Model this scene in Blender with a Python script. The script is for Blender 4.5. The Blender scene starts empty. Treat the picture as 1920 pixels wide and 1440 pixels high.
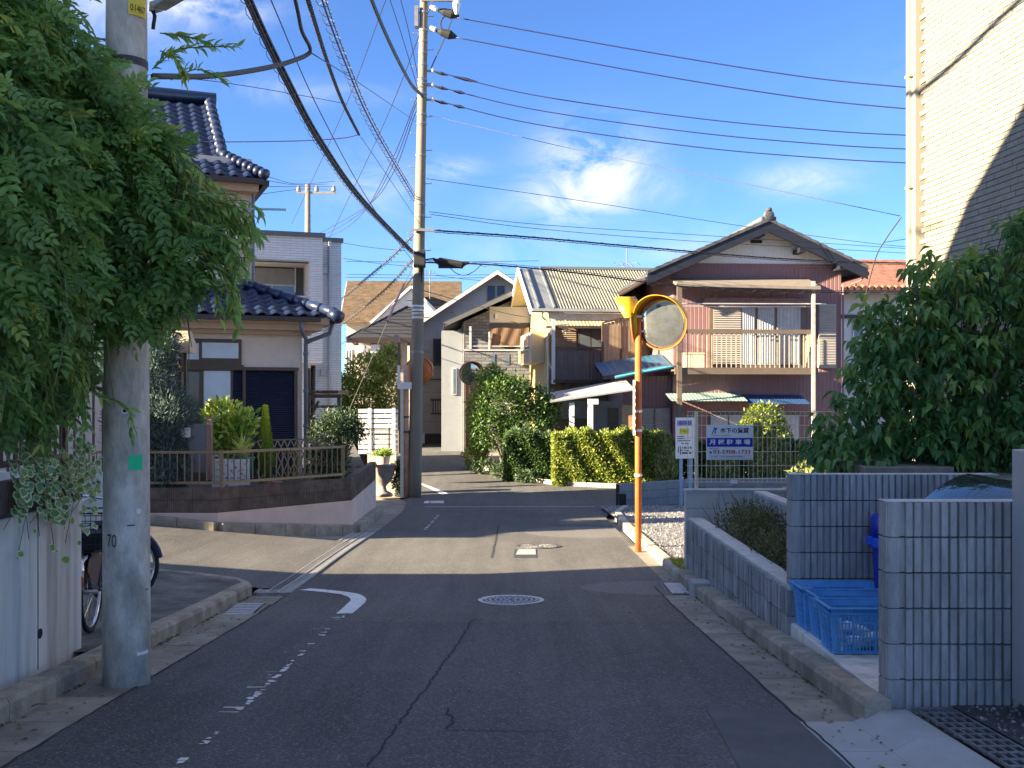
import bpy, bmesh, math, random
import numpy as np
from mathutils import Vector, Matrix, Quaternion
R = math.radians
random.seed(7); rng = np.random.default_rng(11)
scene = bpy.context.scene
COL = scene.collection

# ---------------------------------------------------------------- camera
F, CX, HY, EZ = 1950.0, 960.0, 745.0, 1.5      # focal length and horizon of the photograph in its own pixels, eye height
cam_d = bpy.data.cameras.new('camera'); cam = bpy.data.objects.new('camera', cam_d); COL.objects.link(cam)
cam.location = (0, 0, EZ); cam.rotation_euler = (R(90), 0, 0)
cam_d.sensor_width = 36; cam_d.lens = 36 * F / 1920.0
cam_d.shift_y = (HY - 720) / 1920.0
cam_d.clip_end = 3000; cam_d.clip_start = 0.05
scene.camera = cam

# ---------------------------------------------------------------- sun, sky, exposure
SUN_A, SUN_E = R(18), R(19)                    # light travels towards +x, a little away from the camera
L = Vector((math.cos(SUN_E) * math.cos(SUN_A), math.cos(SUN_E) * math.sin(SUN_A), -math.sin(SUN_E)))
sun_d = bpy.data.lights.new('sun', 'SUN'); sun = bpy.data.objects.new('sun', sun_d); COL.objects.link(sun)
sun_d.energy = 4.7; sun_d.angle = R(0.53); sun_d.color = (1.0, 0.82, 0.56)
sun.rotation_euler = L.to_track_quat('-Z', 'Y').to_euler(); sun.location = (-20, -8, 20)

world = bpy.data.worlds.new('World'); scene.world = world; world.use_nodes = True
wn, wl = world.node_tree.nodes, world.node_tree.links
wn.clear()
w_out = wn.new('ShaderNodeOutputWorld'); w_bg = wn.new('ShaderNodeBackground'); w_bg.inputs[1].default_value = 0.05
sky = wn.new('ShaderNodeTexSky'); sky.sky_type = 'NISHITA'; sky.sun_disc = False
sky.sun_elevation = SUN_E; sky.sun_rotation = math.atan2(-L.x, -L.y)
sky.altitude = 50; sky.air_density = 0.8; sky.dust_density = 0.0; sky.ozone_density = 3.5
geo = wn.new('ShaderNodeTexCoord')
sep = wn.new('ShaderNodeSeparateXYZ'); wl.new(geo.outputs['Generated'], sep.inputs[0])
def wmath(op, a, b=None, c=None):
    n = wn.new('ShaderNodeMath'); n.operation = op
    for i, x in enumerate((a, b, c)):
        if x is None: continue
        if isinstance(x, (int, float)): n.inputs[i].default_value = x
        else: wl.new(x, n.inputs[i])
    return n.outputs[0]
az = wmath('ARCTAN2', sep.outputs[0], sep.outputs[1]); el = wmath('ARCSINE', sep.outputs[2])
comb = wn.new('ShaderNodeCombineXYZ'); wl.new(az, comb.inputs[0]); wl.new(el, comb.inputs[1])
mp = wn.new('ShaderNodeMapping'); mp.inputs['Scale'].default_value = (7.0, 15.0, 1.0); mp.inputs['Rotation'].default_value = (0, 0, R(9))
wl.new(comb.outputs[0], mp.inputs[0])
nz = wn.new('ShaderNodeTexNoise'); nz.inputs['Scale'].default_value = 1.5; nz.inputs['Detail'].default_value = 9
nz.inputs['Roughness'].default_value = 0.62; nz.inputs['Distortion'].default_value = 1.1; wl.new(mp.outputs[0], nz.inputs[0])
mask = None
CLOUDS = [(4.4, 12.4, 2.6, 1.9, 1.7), (2.2, 10.4, 2.6, 1.0, 0.55), (5.8, 11.2, 3.5, 0.9, .45), (15.8, 11.4, 2.4, .9, .75), (-3.2, 12.4, 1.4, .5, .7), (-8.0, 11.6, 3.2, 1.6, .42),
          (-16.5, 20.0, 3.5, .9, .8), (-21.5, 20.0, 4.0, 2.0, 1.0), (-12, 16, 5, .6, .35), (10, 8.0, 14, 1.1, .3), (38, 16, 12, 2.2, .6), (-48, 14, 13, 3, .7), (80, 12, 20, 3, .6), (150, 18, 30, 4, .5), (-120, 12, 25, 3, .5)]
for ca, ce, sa, se, amp in CLOUDS:
    da = wmath('DIVIDE', wmath('SUBTRACT', az, R(ca)), R(sa)); de = wmath('DIVIDE', wmath('SUBTRACT', el, R(ce)), R(se))
    g = wmath('MULTIPLY', wmath('EXPONENT', wmath('MULTIPLY', wmath('ADD', wmath('MULTIPLY', da, da), wmath('MULTIPLY', de, de)), -1.0)), amp)
    mask = g if mask is None else wmath('ADD', mask, g)
hi = wn.new('ShaderNodeMapRange'); hi.interpolation_type = 'SMOOTHSTEP'; hi.inputs['From Min'].default_value = R(22); hi.inputs['From Max'].default_value = R(40); hi.inputs['To Max'].default_value = .55; wl.new(el, hi.inputs[0])   # cirrus added overhead out of view, to fill the shade with neutral light
mask = wmath('ADD', mask, hi.outputs[0])
nzs = wn.new('ShaderNodeMapRange'); nzs.inputs['From Min'].default_value = 0.36; nzs.inputs['From Max'].default_value = 0.68
wl.new(nz.outputs[0], nzs.inputs[0])
cl = wmath('MINIMUM', wmath('MULTIPLY', mask, nzs.outputs[0]), 0.9)
mixc = wn.new('ShaderNodeMixRGB'); wl.new(cl, mixc.inputs[0]); 
tint = wn.new('ShaderNodeMixRGB'); tint.blend_type = 'MULTIPLY'; tint.inputs[0].default_value = 1.0; tint.inputs[2].default_value = (0.60, 0.755, 1.0, 1)
wl.new(sky.outputs[0], tint.inputs[1]); wl.new(tint.outputs[0], mixc.inputs[1]); mixc.inputs[2].default_value = (3.9, 4.0, 4.1, 1)
wl.new(mixc.outputs[0], w_bg.inputs[0]); wl.new(w_bg.outputs[0], w_out.inputs[0])

scene.view_settings.view_transform = 'Standard'; scene.view_settings.look = 'None'
scene.view_settings.gamma = 1; scene.view_settings.exposure = 2.56
scene.render.engine = 'CYCLES'; scene.cycles.max_bounces = 7; scene.cycles.diffuse_bounces = 3; scene.cycles.glossy_bounces = 3
scene.cycles.transparent_max_bounces = 6; scene.cycles.use_denoising = True; scene.cycles.caustics_reflective = False

# ---------------------------------------------------------------- ground profile and photo geometry
PR = [(-40, 1.5), (0, .02), (6.8, -.37), (10.8, -.61), (15.5, -.77), (21, -1.0), (28, -1.185), (36, -.87), (42, -.80), (50, -.8), (400, -.8)]
def zg(y):
    n = len(PR)
    def sl(j):
        if j == 0: return (PR[1][1] - PR[0][1]) / (PR[1][0] - PR[0][0])
        if j >= n - 1: return 0
        return (PR[j + 1][1] - PR[j - 1][1]) / (PR[j + 1][0] - PR[j - 1][0])
    i = 0
    while i < n - 2 and y > PR[i + 1][0]: i += 1
    a, b = PR[i], PR[i + 1]; h = b[0] - a[0]; t = (y - a[0]) / h; m0, m1 = sl(i) * h, sl(i + 1) * h
    return (2*t**3 - 3*t*t + 1)*a[1] + (t**3 - 2*t*t + t)*m0 + (3*t*t - 2*t**3)*b[1] + (t**3 - t*t)*m1
def sstep(a, b, x):
    t = min(1, max(0, (x - a) / (b - a))); return t * t * (3 - 2 * t)
def zt(x, y):                                   # the side street on the left climbs away from the main road
    r = min(max(-2.9 - x, 0), 9) * .11
    return zg(y) + r * sstep(8.5, 11.5, y) * (1 - sstep(19, 24, y))
def GP(px, py, dz=0):                           # ground point under a photo pixel (on the main road profile)
    d = 2.0
    while d < 90 and (py - HY) < F * (EZ - zg(d) - dz) / d: d += .02
    return Vector(((px - CX) / F * d, d, zg(d) + dz))
def PP(px, py, d): return Vector(((px - CX) / F * d, d, EZ - (py - HY) / F * d))

# ---------------------------------------------------------------- mesh building
class Fr:                                       # a local frame: u right along a front, v back, z up
    def __init__(s, x, y, z, deg=0): s.o = Vector((x, y, z)); s.a = R(deg); s.c, s.s = math.cos(s.a), math.sin(s.a)
    def w(s, p): return (s.o.x + p[0]*s.c - p[1]*s.s, s.o.y + p[0]*s.s + p[1]*s.c, s.o.z + p[2])
ORIG = {}
class MB:
    def __init__(s, fr=None): s.v = []; s.f = []; s.fr = fr
    def add(s, pts, faces):
        b = len(s.v)
        s.v += [s.fr.w(p) for p in pts] if s.fr else [tuple(p) for p in pts]
        s.f += [tuple(b + i for i in f) for f in faces]; return s
    def box(s, x0, x1, y0, y1, z0, z1):
        return s.add([(x0,y0,z0),(x1,y0,z0),(x1,y1,z0),(x0,y1,z0),(x0,y0,z1),(x1,y0,z1),(x1,y1,z1),(x0,y1,z1)],
                     [(0,3,2,1),(4,5,6,7),(0,1,5,4),(1,2,6,5),(2,3,7,6),(3,0,4,7)])
    def bar(s, a, b, w, h, up=(0,0,1)):         # a box-section bar between two points
        a, b = Vector(a), Vector(b); d = (b - a).normalized(); u = Vector(up)
        if abs(d.dot(u)) > .98: u = Vector((0, 1, 0))
        r = d.cross(u).normalized() * (w / 2); t = r.cross(d).normalized() * (h / 2)
        pts = [p + i*r + j*t for p in (a, b) for i, j in ((-1,-1),(1,-1),(1,1),(-1,1))]
        return s.add(pts, [(3,2,1,0),(4,5,6,7),(0,1,5,4),(1,2,6,5),(2,3,7,6),(3,0,4,7)])
    def poly(s, pts): return s.add(pts, [tuple(range(len(pts)))])
    def prism(s, pts, vec):
        n = len(pts); v = Vector(vec); top = [Vector(p) + v for p in pts]
        return s.add([Vector(p) for p in pts] + top, [tuple(range(n))[::-1], tuple(range(n, 2*n))] + [(i, (i+1) % n, n + (i+1) % n, n + i) for i in range(n)])
    def tube(s, pts, r, n=8, cap=True, closed=False):
        pts = [Vector(p) for p in pts]; m = len(pts); rs = r if isinstance(r, (list, tuple)) else [r]*m
        vs = []; prev = None
        for i, p in enumerate(pts):
            if closed: d = pts[(i+1) % m] - pts[i-1]
            else: d = pts[min(i+1, m-1)] - pts[max(i-1, 0)]
            d.normalize()
            if prev is None:
                u = Vector((0,0,1)) if abs(d.z) < .9 else Vector((0,1,0)); u = (u - d*u.dot(d)).normalized()
            else:
                u = prev - d*prev.dot(d); u = u.normalized() if u.length > 1e-6 else d.orthogonal().normalized()
            prev = u; w = d.cross(u)
            vs += [p + (u*math.cos(2*math.pi*k/n) + w*math.sin(2*math.pi*k/n))*rs[i] for k in range(n)]
        fs = []
        for i in range(m if closed else m - 1):
            j = (i + 1) % m
            fs += [(i*n+k, i*n+(k+1) % n, j*n+(k+1) % n, j*n+k) for k in range(n)]
        if cap and not closed: fs += [tuple(range(n))[::-1], tuple((m-1)*n+k for k in range(n))]
        return s.add(vs, fs)
    def lathe(s, prof, c=(0,0,0), n=20, axis=(0,0,1)):
        q = Vector((0,0,1)).rotation_difference(Vector(axis).normalized()); c = Vector(c); vs = []
        for r, z in prof: vs += [c + q @ Vector((r*math.cos(2*math.pi*k/n), r*math.sin(2*math.pi*k/n), z)) for k in range(n)]
        fs = [(i*n+k, i*n+(k+1) % n, (i+1)*n+(k+1) % n, (i+1)*n+k) for i in range(len(prof)-1) for k in range(n)]
        fs += [tuple(range(n))[::-1], tuple((len(prof)-1)*n+k for k in range(n))]
        return s.add(vs, fs)
    def grid(s, fn, nu, nv):
        vs = [fn(i/nu, j/nv) for j in range(nv+1) for i in range(nu+1)]
        return s.add(vs, [(j*(nu+1)+i, j*(nu+1)+i+1, (j+1)*(nu+1)+i+1, (j+1)*(nu+1)+i) for j in range(nv) for i in range(nu)])
    def mesh(s, name, m, smooth=False, o=(0,0,0)):
        me = bpy.data.meshes.new(name); o = Vector(o)
        me.from_pydata([Vector(p) - o for p in s.v], [], s.f); me.update()
        if m is not None: me.materials.append(m)
        if smooth: me.polygons.foreach_set('use_smooth', [True]*len(me.polygons))
        return me
    def build(s, name, m, parent=None, smooth=False, loc=None):
        if parent is not None: o = ORIG[parent.name]
        elif loc is not None: o = Vector(loc)
        else:
            a = np.array([tuple(p) for p in s.v]); o = Vector(((a[:,0].min()+a[:,0].max())/2, (a[:,1].min()+a[:,1].max())/2, a[:,2].min()))
        ob = bpy.data.objects.new(name, s.mesh(name, m, smooth, o)); COL.objects.link(ob)
        if parent is not None: ob.parent = parent
        else: ob.location = o
        ORIG[ob.name] = o
        return ob
def tag(o, label=None, cat=None, group=None, kind=None):
    if label: o['label'] = label
    if cat: o['category'] = cat
    if group: o['group'] = group
    if kind: o['kind'] = kind
    return o
def thing(name, label, cat, loc, group=None):
    o = bpy.data.objects.new(name, None); COL.objects.link(o); o.location = loc; o.empty_display_size = .1
    ORIG[o.name] = Vector(loc); return tag(o, label, cat, group)
def inst(me, name, parent, loc, rot=(0,0,0), scale=None):          # one more piece that shares a mesh; loc in the world
    o = bpy.data.objects.new(name, me); COL.objects.link(o)
    po = ORIG[parent.name] if parent else Vector((0,0,0))
    o.parent = parent; o.location = Vector(loc) - po; o.rotation_euler = rot
    if scale: o.scale = scale
    ORIG[o.name] = Vector(loc); return o
def struct(o): o['kind'] = 'structure'; return o
def bevel(o, w=.01, seg=2):
    m = o.modifiers.new('bevel', 'BEVEL'); m.width = w; m.segments = seg; m.limit_method = 'ANGLE'; return o
def catmull(pts, n=8):
    pts = [Vector(p) for p in pts]; out = []
    P4 = [pts[0]*2 - pts[1]] + pts + [pts[-1]*2 - pts[-2]]
    for i in range(1, len(P4) - 2):
        a, b, c, d = P4[i-1:i+3]
        for k in range(n):
            t = k / n; out.append(.5*((2*b) + (c-a)*t + (2*a-5*b+4*c-d)*t*t + (3*b-a-3*c+d)*t**3))
    return out + [pts[-1]]

# ---------------------------------------------------------------- materials
MATS = {}
def mat(name, col, rough=.7, var=.12, scale=6.0, col2=None, bump=0.0, bscale=40.0, metal=0.0, spec=.5, rnd=0.0, dirt=0.0, dirtcol=(.05,.045,.035), dscale=1.2, stretch=(1,1,1), trans=0.0, coat=0.0, alpha=1.0, lift=True):
    if name in MATS: return MATS[name]
    gain = (lambda q: tuple(min(.84, 1 - (1 - c)**1.45) for c in q)) if lift else (lambda q: q)
    col = gain(col); col2 = gain(col2) if col2 else None; dirtcol = gain(dirtcol)
    m = bpy.data.materials.new(name); m.use_nodes = True; n, l = m.node_tree.nodes, m.node_tree.links
    b = n['Principled BSDF']; g = n.new('ShaderNodeNewGeometry')
    mp = n.new('ShaderNodeMapping'); mp.inputs['Scale'].default_value = stretch; l.new(g.outputs['Position'], mp.inputs[0])
    nz = n.new('ShaderNodeTexNoise'); nz.inputs['Scale'].default_value = scale; nz.inputs['Detail'].default_value = 6; nz.inputs['Roughness'].default_value = .65; l.new(mp.outputs[0], nz.inputs[0])
    rp = n.new('ShaderNodeMapRange'); rp.inputs[1].default_value = .32; rp.inputs[2].default_value = .68; l.new(nz.outputs[0], rp.inputs[0])
    c1 = tuple(max(0, c*(1-var)) for c in col); c2 = col2 if col2 else tuple(min(1, c*(1+var)) for c in col)
    mx = n.new('ShaderNodeMixRGB'); mx.inputs[1].default_value = (*c1, 1); mx.inputs[2].default_value = (*c2, 1); l.new(rp.outputs[0], mx.inputs[0])
    out = mx.outputs[0]
    if rnd:
        oi = n.new('ShaderNodeObjectInfo'); mr = n.new('ShaderNodeMapRange'); mr.inputs[3].default_value = 1 - rnd; mr.inputs[4].default_value = 1 + rnd; l.new(oi.outputs['Random'], mr.inputs[0])
        hs = n.new('ShaderNodeHueSaturation'); l.new(mr.outputs[0], hs.inputs['Value']); l.new(out, hs.inputs['Color']); out = hs.outputs[0]
    if dirt:
        dz = n.new('ShaderNodeTexNoise'); dz.inputs['Scale'].default_value = dscale; dz.inputs['Detail'].default_value = 8; dz.inputs['Roughness'].default_value = .7
        mp2 = n.new('ShaderNodeMapping'); mp2.inputs['Scale'].default_value = (stretch[0]*1.3, stretch[1]*1.3, stretch[2]); l.new(g.outputs['Position'], mp2.inputs[0]); l.new(mp2.outputs[0], dz.inputs[0])
        dr = n.new('ShaderNodeMapRange'); dr.inputs[1].default_value = .48; dr.inputs[2].default_value = .75; dr.inputs[4].default_value = dirt; l.new(dz.outputs[0], dr.inputs[0])
        dm = n.new('ShaderNodeMixRGB'); l.new(dr.outputs[0], dm.inputs[0]); l.new(out, dm.inputs[1]); dm.inputs[2].default_value = (*dirtcol, 1); out = dm.outputs[0]
    l.new(out, b.inputs['Base Color'])
    b.inputs['Roughness'].default_value = rough; b.inputs['Metallic'].default_value = metal; b.inputs['Specular IOR Level'].default_value = spec
    b.inputs['Transmission Weight'].default_value = trans; b.inputs['Coat Weight'].default_value = coat; b.inputs['Alpha'].default_value = alpha
    if bump:
        bz = n.new('ShaderNodeTexNoise'); bz.inputs['Scale'].default_value = bscale; bz.inputs['Detail'].default_value = 4; l.new(mp.outputs[0], bz.inputs[0])
        bp = n.new('ShaderNodeBump'); bp.inputs['Strength'].default_value = bump; bp.inputs['Distance'].default_value = .01; l.new(bz.outputs[0], bp.inputs['Height']); l.new(bp.outputs[0], b.inputs['Normal'])
    MATS[name] = m; return m
def leafmat(name, stops, rough=.45, trans=.25):
    m = bpy.data.materials.new(name); m.use_nodes = True; n, l = m.node_tree.nodes, m.node_tree.links
    b = n['Principled BSDF']; at = n.new('ShaderNodeAttribute'); at.attribute_name = 'rnd'
    cr = n.new('ShaderNodeValToRGB'); e = cr.color_ramp.elements
    while len(e) < len(stops): e.new(.5)
    for i, (p, c) in enumerate(stops): e[i].position = p; e[i].color = (*[min(.8, 1.95*q) for q in c], 1)
    l.new(at.outputs['Fac'], cr.inputs[0]); l.new(cr.outputs[0], b.inputs['Base Color']); b.inputs['Roughness'].default_value = rough
    tr = n.new('ShaderNodeBsdfTranslucent'); hs = n.new('ShaderNodeHueSaturation'); hs.inputs['Value'].default_value = 1.5; hs.inputs['Hue'].default_value = .48; l.new(cr.outputs[0], hs.inputs['Color']); l.new(hs.outputs[0], tr.inputs[0])
    mx = n.new('ShaderNodeMixShader'); mx.inputs[0].default_value = trans; l.new(b.outputs[0], mx.inputs[1]); l.new(tr.outputs[0], mx.inputs[2]); l.new(mx.outputs[0], n['Material Output'].inputs[0])
    return m

# leaves: one template copied by numpy, a random value for each leaf
def leaves(name, m, parent, tv, tf, pos, quat_axis, scale, loc=None, rnd=None):
    """tv: template verts (y along the leaf, z its face), pos (n,3), quat_axis = (dir (n,3), up (n,3)), scale (n,)"""
    tv = np.array(tv, float); n = len(pos); k = len(tv)
    d = quat_axis[0] / np.linalg.norm(quat_axis[0], axis=1, keepdims=True)
    u = quat_axis[1] - d * (quat_axis[1]*d).sum(1, keepdims=True); u /= np.linalg.norm(u, axis=1, keepdims=True) + 1e-9
    r = np.cross(d, u)
    V = pos[:, None, :] + scale[:, None, None] * (tv[None, :, 0:1]*r[:, None, :] + tv[None, :, 1:2]*d[:, None, :] + tv[None, :, 2:3]*u[:, None, :])
    o = ORIG[parent.name] if parent is not None else Vector(loc)
    V = V.reshape(-1, 3) - np.array(o); me = bpy.data.meshes.new(name)
    fl = [len(f) for f in tf]; nl = sum(fl); nf = len(tf)
    idx = np.concatenate([np.array(f) for f in tf]); allidx = (idx[None, :] + (np.arange(n)*k)[:, None]).reshape(-1)
    starts = np.concatenate([[0], np.cumsum(fl)[:-1]]); allst = (starts[None, :] + (np.arange(n)*nl)[:, None]).reshape(-1)
    me.vertices.add(n*k); me.vertices.foreach_set('co', V.reshape(-1).astype(np.float32))
    me.loops.add(n*nl); me.loops.foreach_set('vertex_index', allidx.astype(np.int32))
    me.polygons.add(n*nf); me.polygons.foreach_set('loop_start', allst.astype(np.int32))
    me.update(calc_edges=True); me.materials.append(m)
    a = me.attributes.new('rnd', 'FLOAT', 'POINT'); rv = rng.random(n) if rnd is None else rnd
    a.data.foreach_set('value', np.repeat(rv, k).astype(np.float32))
    ob = bpy.data.objects.new(name, me); COL.objects.link(ob)
    if parent is not None: ob.parent = parent
    else: ob.location = o
    ORIG[ob.name] = Vector(o); return ob
def leaf_t(w=.5, fold=.12, droop=.15):          # pointed leaf of length 1, folded along its midrib
    return ([(0,0,0), (w*.40,.22,fold*.8), (w*.5,.45,fold), (w*.30,.72,fold*.4-droop*.35), (0,1,-droop), (-w*.30,.72,fold*.4-droop*.35), (-w*.5,.45,fold), (-w*.40,.22,fold*.8), (0,.5,-droop*.1)],
            [(0,1,2,8),(2,3,4,8),(8,4,5,6),(0,8,6,7)])
def pinnate_t(pairs=4, lw=.21, ll=.40, droop=.35):
    tv, tf = [], []
    def lf(base, ang, ln, wd, z):
        c, s = math.cos(ang), math.sin(ang); b = len(tv)
        for x, y, zz in ((0,0,0),(wd*.46,.28*ln,.02),(wd*.40,.62*ln,.015),(0,ln,-.09*ln/.4),(-wd*.40,.62*ln,.015),(-wd*.46,.28*ln,.02)):
            tv.append((base[0] + x*c + y*s, base[1] - x*s + y*c, z + zz))
        tf.append((b, b+1, b+2, b+3)); tf.append((b, b+3, b+4, b+5))
    for i in range(pairs):
        t = (i + .8) / (pairs + .6); z = -droop*t*t
        for sg in (-1, 1): lf((0, t), sg*R(62 - 14*t), ll*(1 - .25*abs(t-.5)), lw, z)
    lf((0, .95), 0, ll*1.05, lw, -droop)
    b = len(tv); tv += [(-.008,0,0),(.008,0,0),(0,1,-droop)]; tf.append((b, b+1, b+2))
    return tv, tf
def blob_points(n, blobs, shell=.55):           # points inside a set of ellipsoids, denser near their surfaces; also outward directions
    w = np.array([b[1][0]*b[1][1]*b[1][2] for b in blobs])**.67; w /= w.sum(); k = rng.choice(len(blobs), n, p=w)
    c = np.array([b[0] for b in blobs])[k]; s = np.array([b[1] for b in blobs])[k]
    v = rng.normal(size=(n,3)); v /= np.linalg.norm(v, axis=1, keepdims=True)
    rr = (shell + (1 - shell)*rng.random(n))**.7 * (1 + .10*rng.normal(size=n)); rr = np.where(rng.random(n) < .2, rr*rng.random(n)**.33, rr)
    return c + v*s*rr[:, None], v
def noise_dirs(v, amt): 
    d = v + amt*rng.normal(size=v.shape); return d
def text(body, m, parent, size, loc, rx=90, rz=0, width=None, name='lettering', align='CENTER', bold=0.0, ext=.0015, height=None):
    cu = bpy.data.curves.new('t', 'FONT'); cu.body = body; cu.size = size; cu.align_x = align; cu.align_y = 'CENTER'; cu.offset = bold; cu.extrude = ext; cu.resolution_u = 2
    o = bpy.data.objects.new('t', cu); COL.objects.link(o); dg = bpy.context.evaluated_depsgraph_get()
    me = bpy.data.meshes.new_from_object(o.evaluated_get(dg)); bpy.data.objects.remove(o); bpy.data.curves.remove(cu)
    xs = [v.co.x for v in me.vertices] or [0, 1]; ys = [v.co.y for v in me.vertices] or [0, 1]
    sx = width / max(1e-6, max(xs) - min(xs)) if width else 1.0
    sy = height / max(1e-6, max(ys) - min(ys)) if height else (sx if width else 1.0)
    for v in me.vertices: v.co.x *= sx; v.co.y *= sy
    me.materials.clear(); me.materials.append(m)
    return inst(me, name, parent, loc, (R(rx), 0, R(rz)))
# ================================================================ materials used everywhere
def asphalt_mat():
    m = bpy.data.materials.new('asphalt'); m.use_nodes = True; n, l = m.node_tree.nodes, m.node_tree.links; b = n['Principled BSDF']
    g = n.new('ShaderNodeNewGeometry')
    def noise(sc, det=5, ro=.6, st=(1,1,1)):
        mp = n.new('ShaderNodeMapping'); mp.inputs['Scale'].default_value = st; l.new(g.outputs['Position'], mp.inputs[0])
        z = n.new('ShaderNodeTexNoise'); z.inputs['Scale'].default_value = sc; z.inputs['Detail'].default_value = det; z.inputs['Roughness'].default_value = ro; l.new(mp.outputs[0], z.inputs[0]); return z.outputs[0]
    def rng_(x, a, b_, c=0., d=1.):
        r = n.new('ShaderNodeMapRange'); r.inputs[1].default_value = a; r.inputs[2].default_value = b_; r.inputs[3].default_value = c; r.inputs[4].default_value = d; l.new(x, r.inputs[0]); return r.outputs[0]
    def mix(f, a, b_, bl='MIX'):
        x = n.new('ShaderNodeMixRGB'); x.blend_type = bl
        for i, q in enumerate((f, a, b_)):
            if isinstance(q, (int, float)): x.inputs[i].default_value = q
            elif isinstance(q, tuple): x.inputs[i].default_value = (*q, 1)
            else: l.new(q, x.inputs[i])
        return x.outputs[0]
    sp = n.new('ShaderNodeSeparateXYZ'); l.new(g.outputs['Position'], sp.inputs[0])
    def mth(op, a, b_=0.):
        x = n.new('ShaderNodeMath'); x.operation = op
        for i, q in enumerate((a, b_)):
            if isinstance(q, (int, float)): x.inputs[i].default_value = q
            else: l.new(q, x.inputs[i])
        return x.outputs[0]
    wob = mth('MULTIPLY', mth('SUBTRACT', noise(3.0), .5), .12)
    yy = mth('ADD', sp.outputs[1], wob)
    newer = mth('MULTIPLY', rng_(yy, 9.42, 9.48), rng_(yy, 18.6, 18.7, 1, 0))          # the crossing was resurfaced
    col = mix(newer, (.118, .116, .116), (.142, .137, .128))
    far = rng_(yy, 18.6, 18.7); col = mix(far, col, (.128, .125, .12))
    stain = rng_(noise(.55, 7, .7, (1, .45, 1)), .35, .7, .72, 1.25); col = mix(1.0, col, stain, 'MULTIPLY')
    wheel = rng_(noise(1.6, 4, .6, (3.2, .12, 1)), .35, .65, .86, 1.1); col = mix(1.0, col, wheel, 'MULTIPLY')
    # two lighter, round-edged repairs by the right gutter
    for cx, cy, rx, ry, k in ((1.7, 11.75, .95, .55, .5), (1.3, 18.6, 1.1, 1.2, .45)):
        dx = mth('DIVIDE', mth('SUBTRACT', sp.outputs[0], cx), rx); dy = mth('DIVIDE', mth('SUBTRACT', sp.outputs[1], cy), ry)
        e = rng_(mth('ADD', mth('MULTIPLY', dx, dx), mth('MULTIPLY', dy, dy)), .93, 1.0, k, 0); col = mix(e, col, (.26, .25, .23))
    vo = n.new('ShaderNodeTexVoronoi'); vo.inputs['Scale'].default_value = 95; l.new(g.outputs['Position'], vo.inputs[0])
    agg = n.new('ShaderNodeSeparateColor'); l.new(vo.outputs['Color'], agg.inputs[0])
    spk = rng_(agg.outputs[0], .76, 1.0, 0, .55); col = mix(spk, col, (.34, .33, .31))
    drk = rng_(agg.outputs[1], .66, 1.0, 0, .6); col = mix(drk, col, (.03, .03, .032))
    l.new(col, b.inputs['Base Color']); b.inputs['Roughness'].default_value = .82; b.inputs['Specular IOR Level'].default_value = .35
    bp = n.new('ShaderNodeBump'); bp.inputs['Strength'].default_value = .55; bp.inputs['Distance'].default_value = .008
    h = mth('ADD', vo.outputs['Distance'], mth('MULTIPLY', noise(35, 6, .7), 1.2)); l.new(h, bp.inputs['Height']); l.new(bp.outputs[0], b.inputs['Normal'])
    return m
M_ASPH = asphalt_mat()
M_PATCH = mat('asphalt_patch', (.075,.076,.08), .85, .2, 3, bump=.6, bscale=160)
M_PATCH2 = mat('fresh_asphalt', (.035,.036,.04), .8, .25, 30, bump=1.0, bscale=70)
M_CRACK = mat('crack_filler', (.022,.022,.023), .9, .3, 20)
M_PAINT = mat('road_paint', (.66,.66,.65), .6, .12, 30, dirt=.55, dirtcol=(.25,.25,.25), dscale=9)
M_GUT = mat('gutter_concrete', (.21,.19,.155), .9, .25, 4, bump=.5, bscale=90, rnd=.16, dirt=.55, dirtcol=(.06,.055,.045), dscale=2.2)
M_KERB = mat('kerb_concrete', (.27,.235,.18), .92, .3, 5, bump=.8, bscale=60, rnd=.12, dirt=.7, dirtcol=(.055,.05,.035), dscale=2.5)
M_NEWK = mat('new_concrete', (.30,.30,.295), .85, .10, 3, bump=.25, bscale=90, rnd=.05, dirt=.25, dirtcol=(.2,.2,.19), dscale=2)
M_CONC = mat('wall_concrete', (.64,.60,.53), .9, .14, 3.5, bump=.5, bscale=30, dirt=.8, dirtcol=(.20,.185,.155), dscale=2.2, stretch=(2.2,2.2,.16))
M_MOSS = mat('mossy_pavement', (.085,.083,.072), .95, .45, 2.2, col2=(.16,.155,.14), bump=.7, bscale=45, dirt=.6, dirtcol=(.035,.04,.025), dscale=3)
M_STEEL = mat('galvanised_steel', (.42,.43,.44), .45, .2, 8, metal=.85, bump=.05)
M_GRATE = mat('grate_steel', (.16,.165,.17), .6, .3, 14, metal=.6)
M_IRON = mat('cast_iron', (.055,.055,.058), .6, .3, 20, metal=.4)
M_IRONL = mat('worn_iron', (.45,.45,.45), .45, .2, 25, metal=.6)
M_SOIL = mat('soil', (.075,.06,.042), .95, .4, 6, bump=.9, bscale=25)
M_GRAVEL = mat('gravel', (.15,.15,.15), .9, .5, 55, bump=1.0, bscale=70)
M_BLACK = mat('black_hole', (.008,.008,.009), .9, 0)

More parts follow.
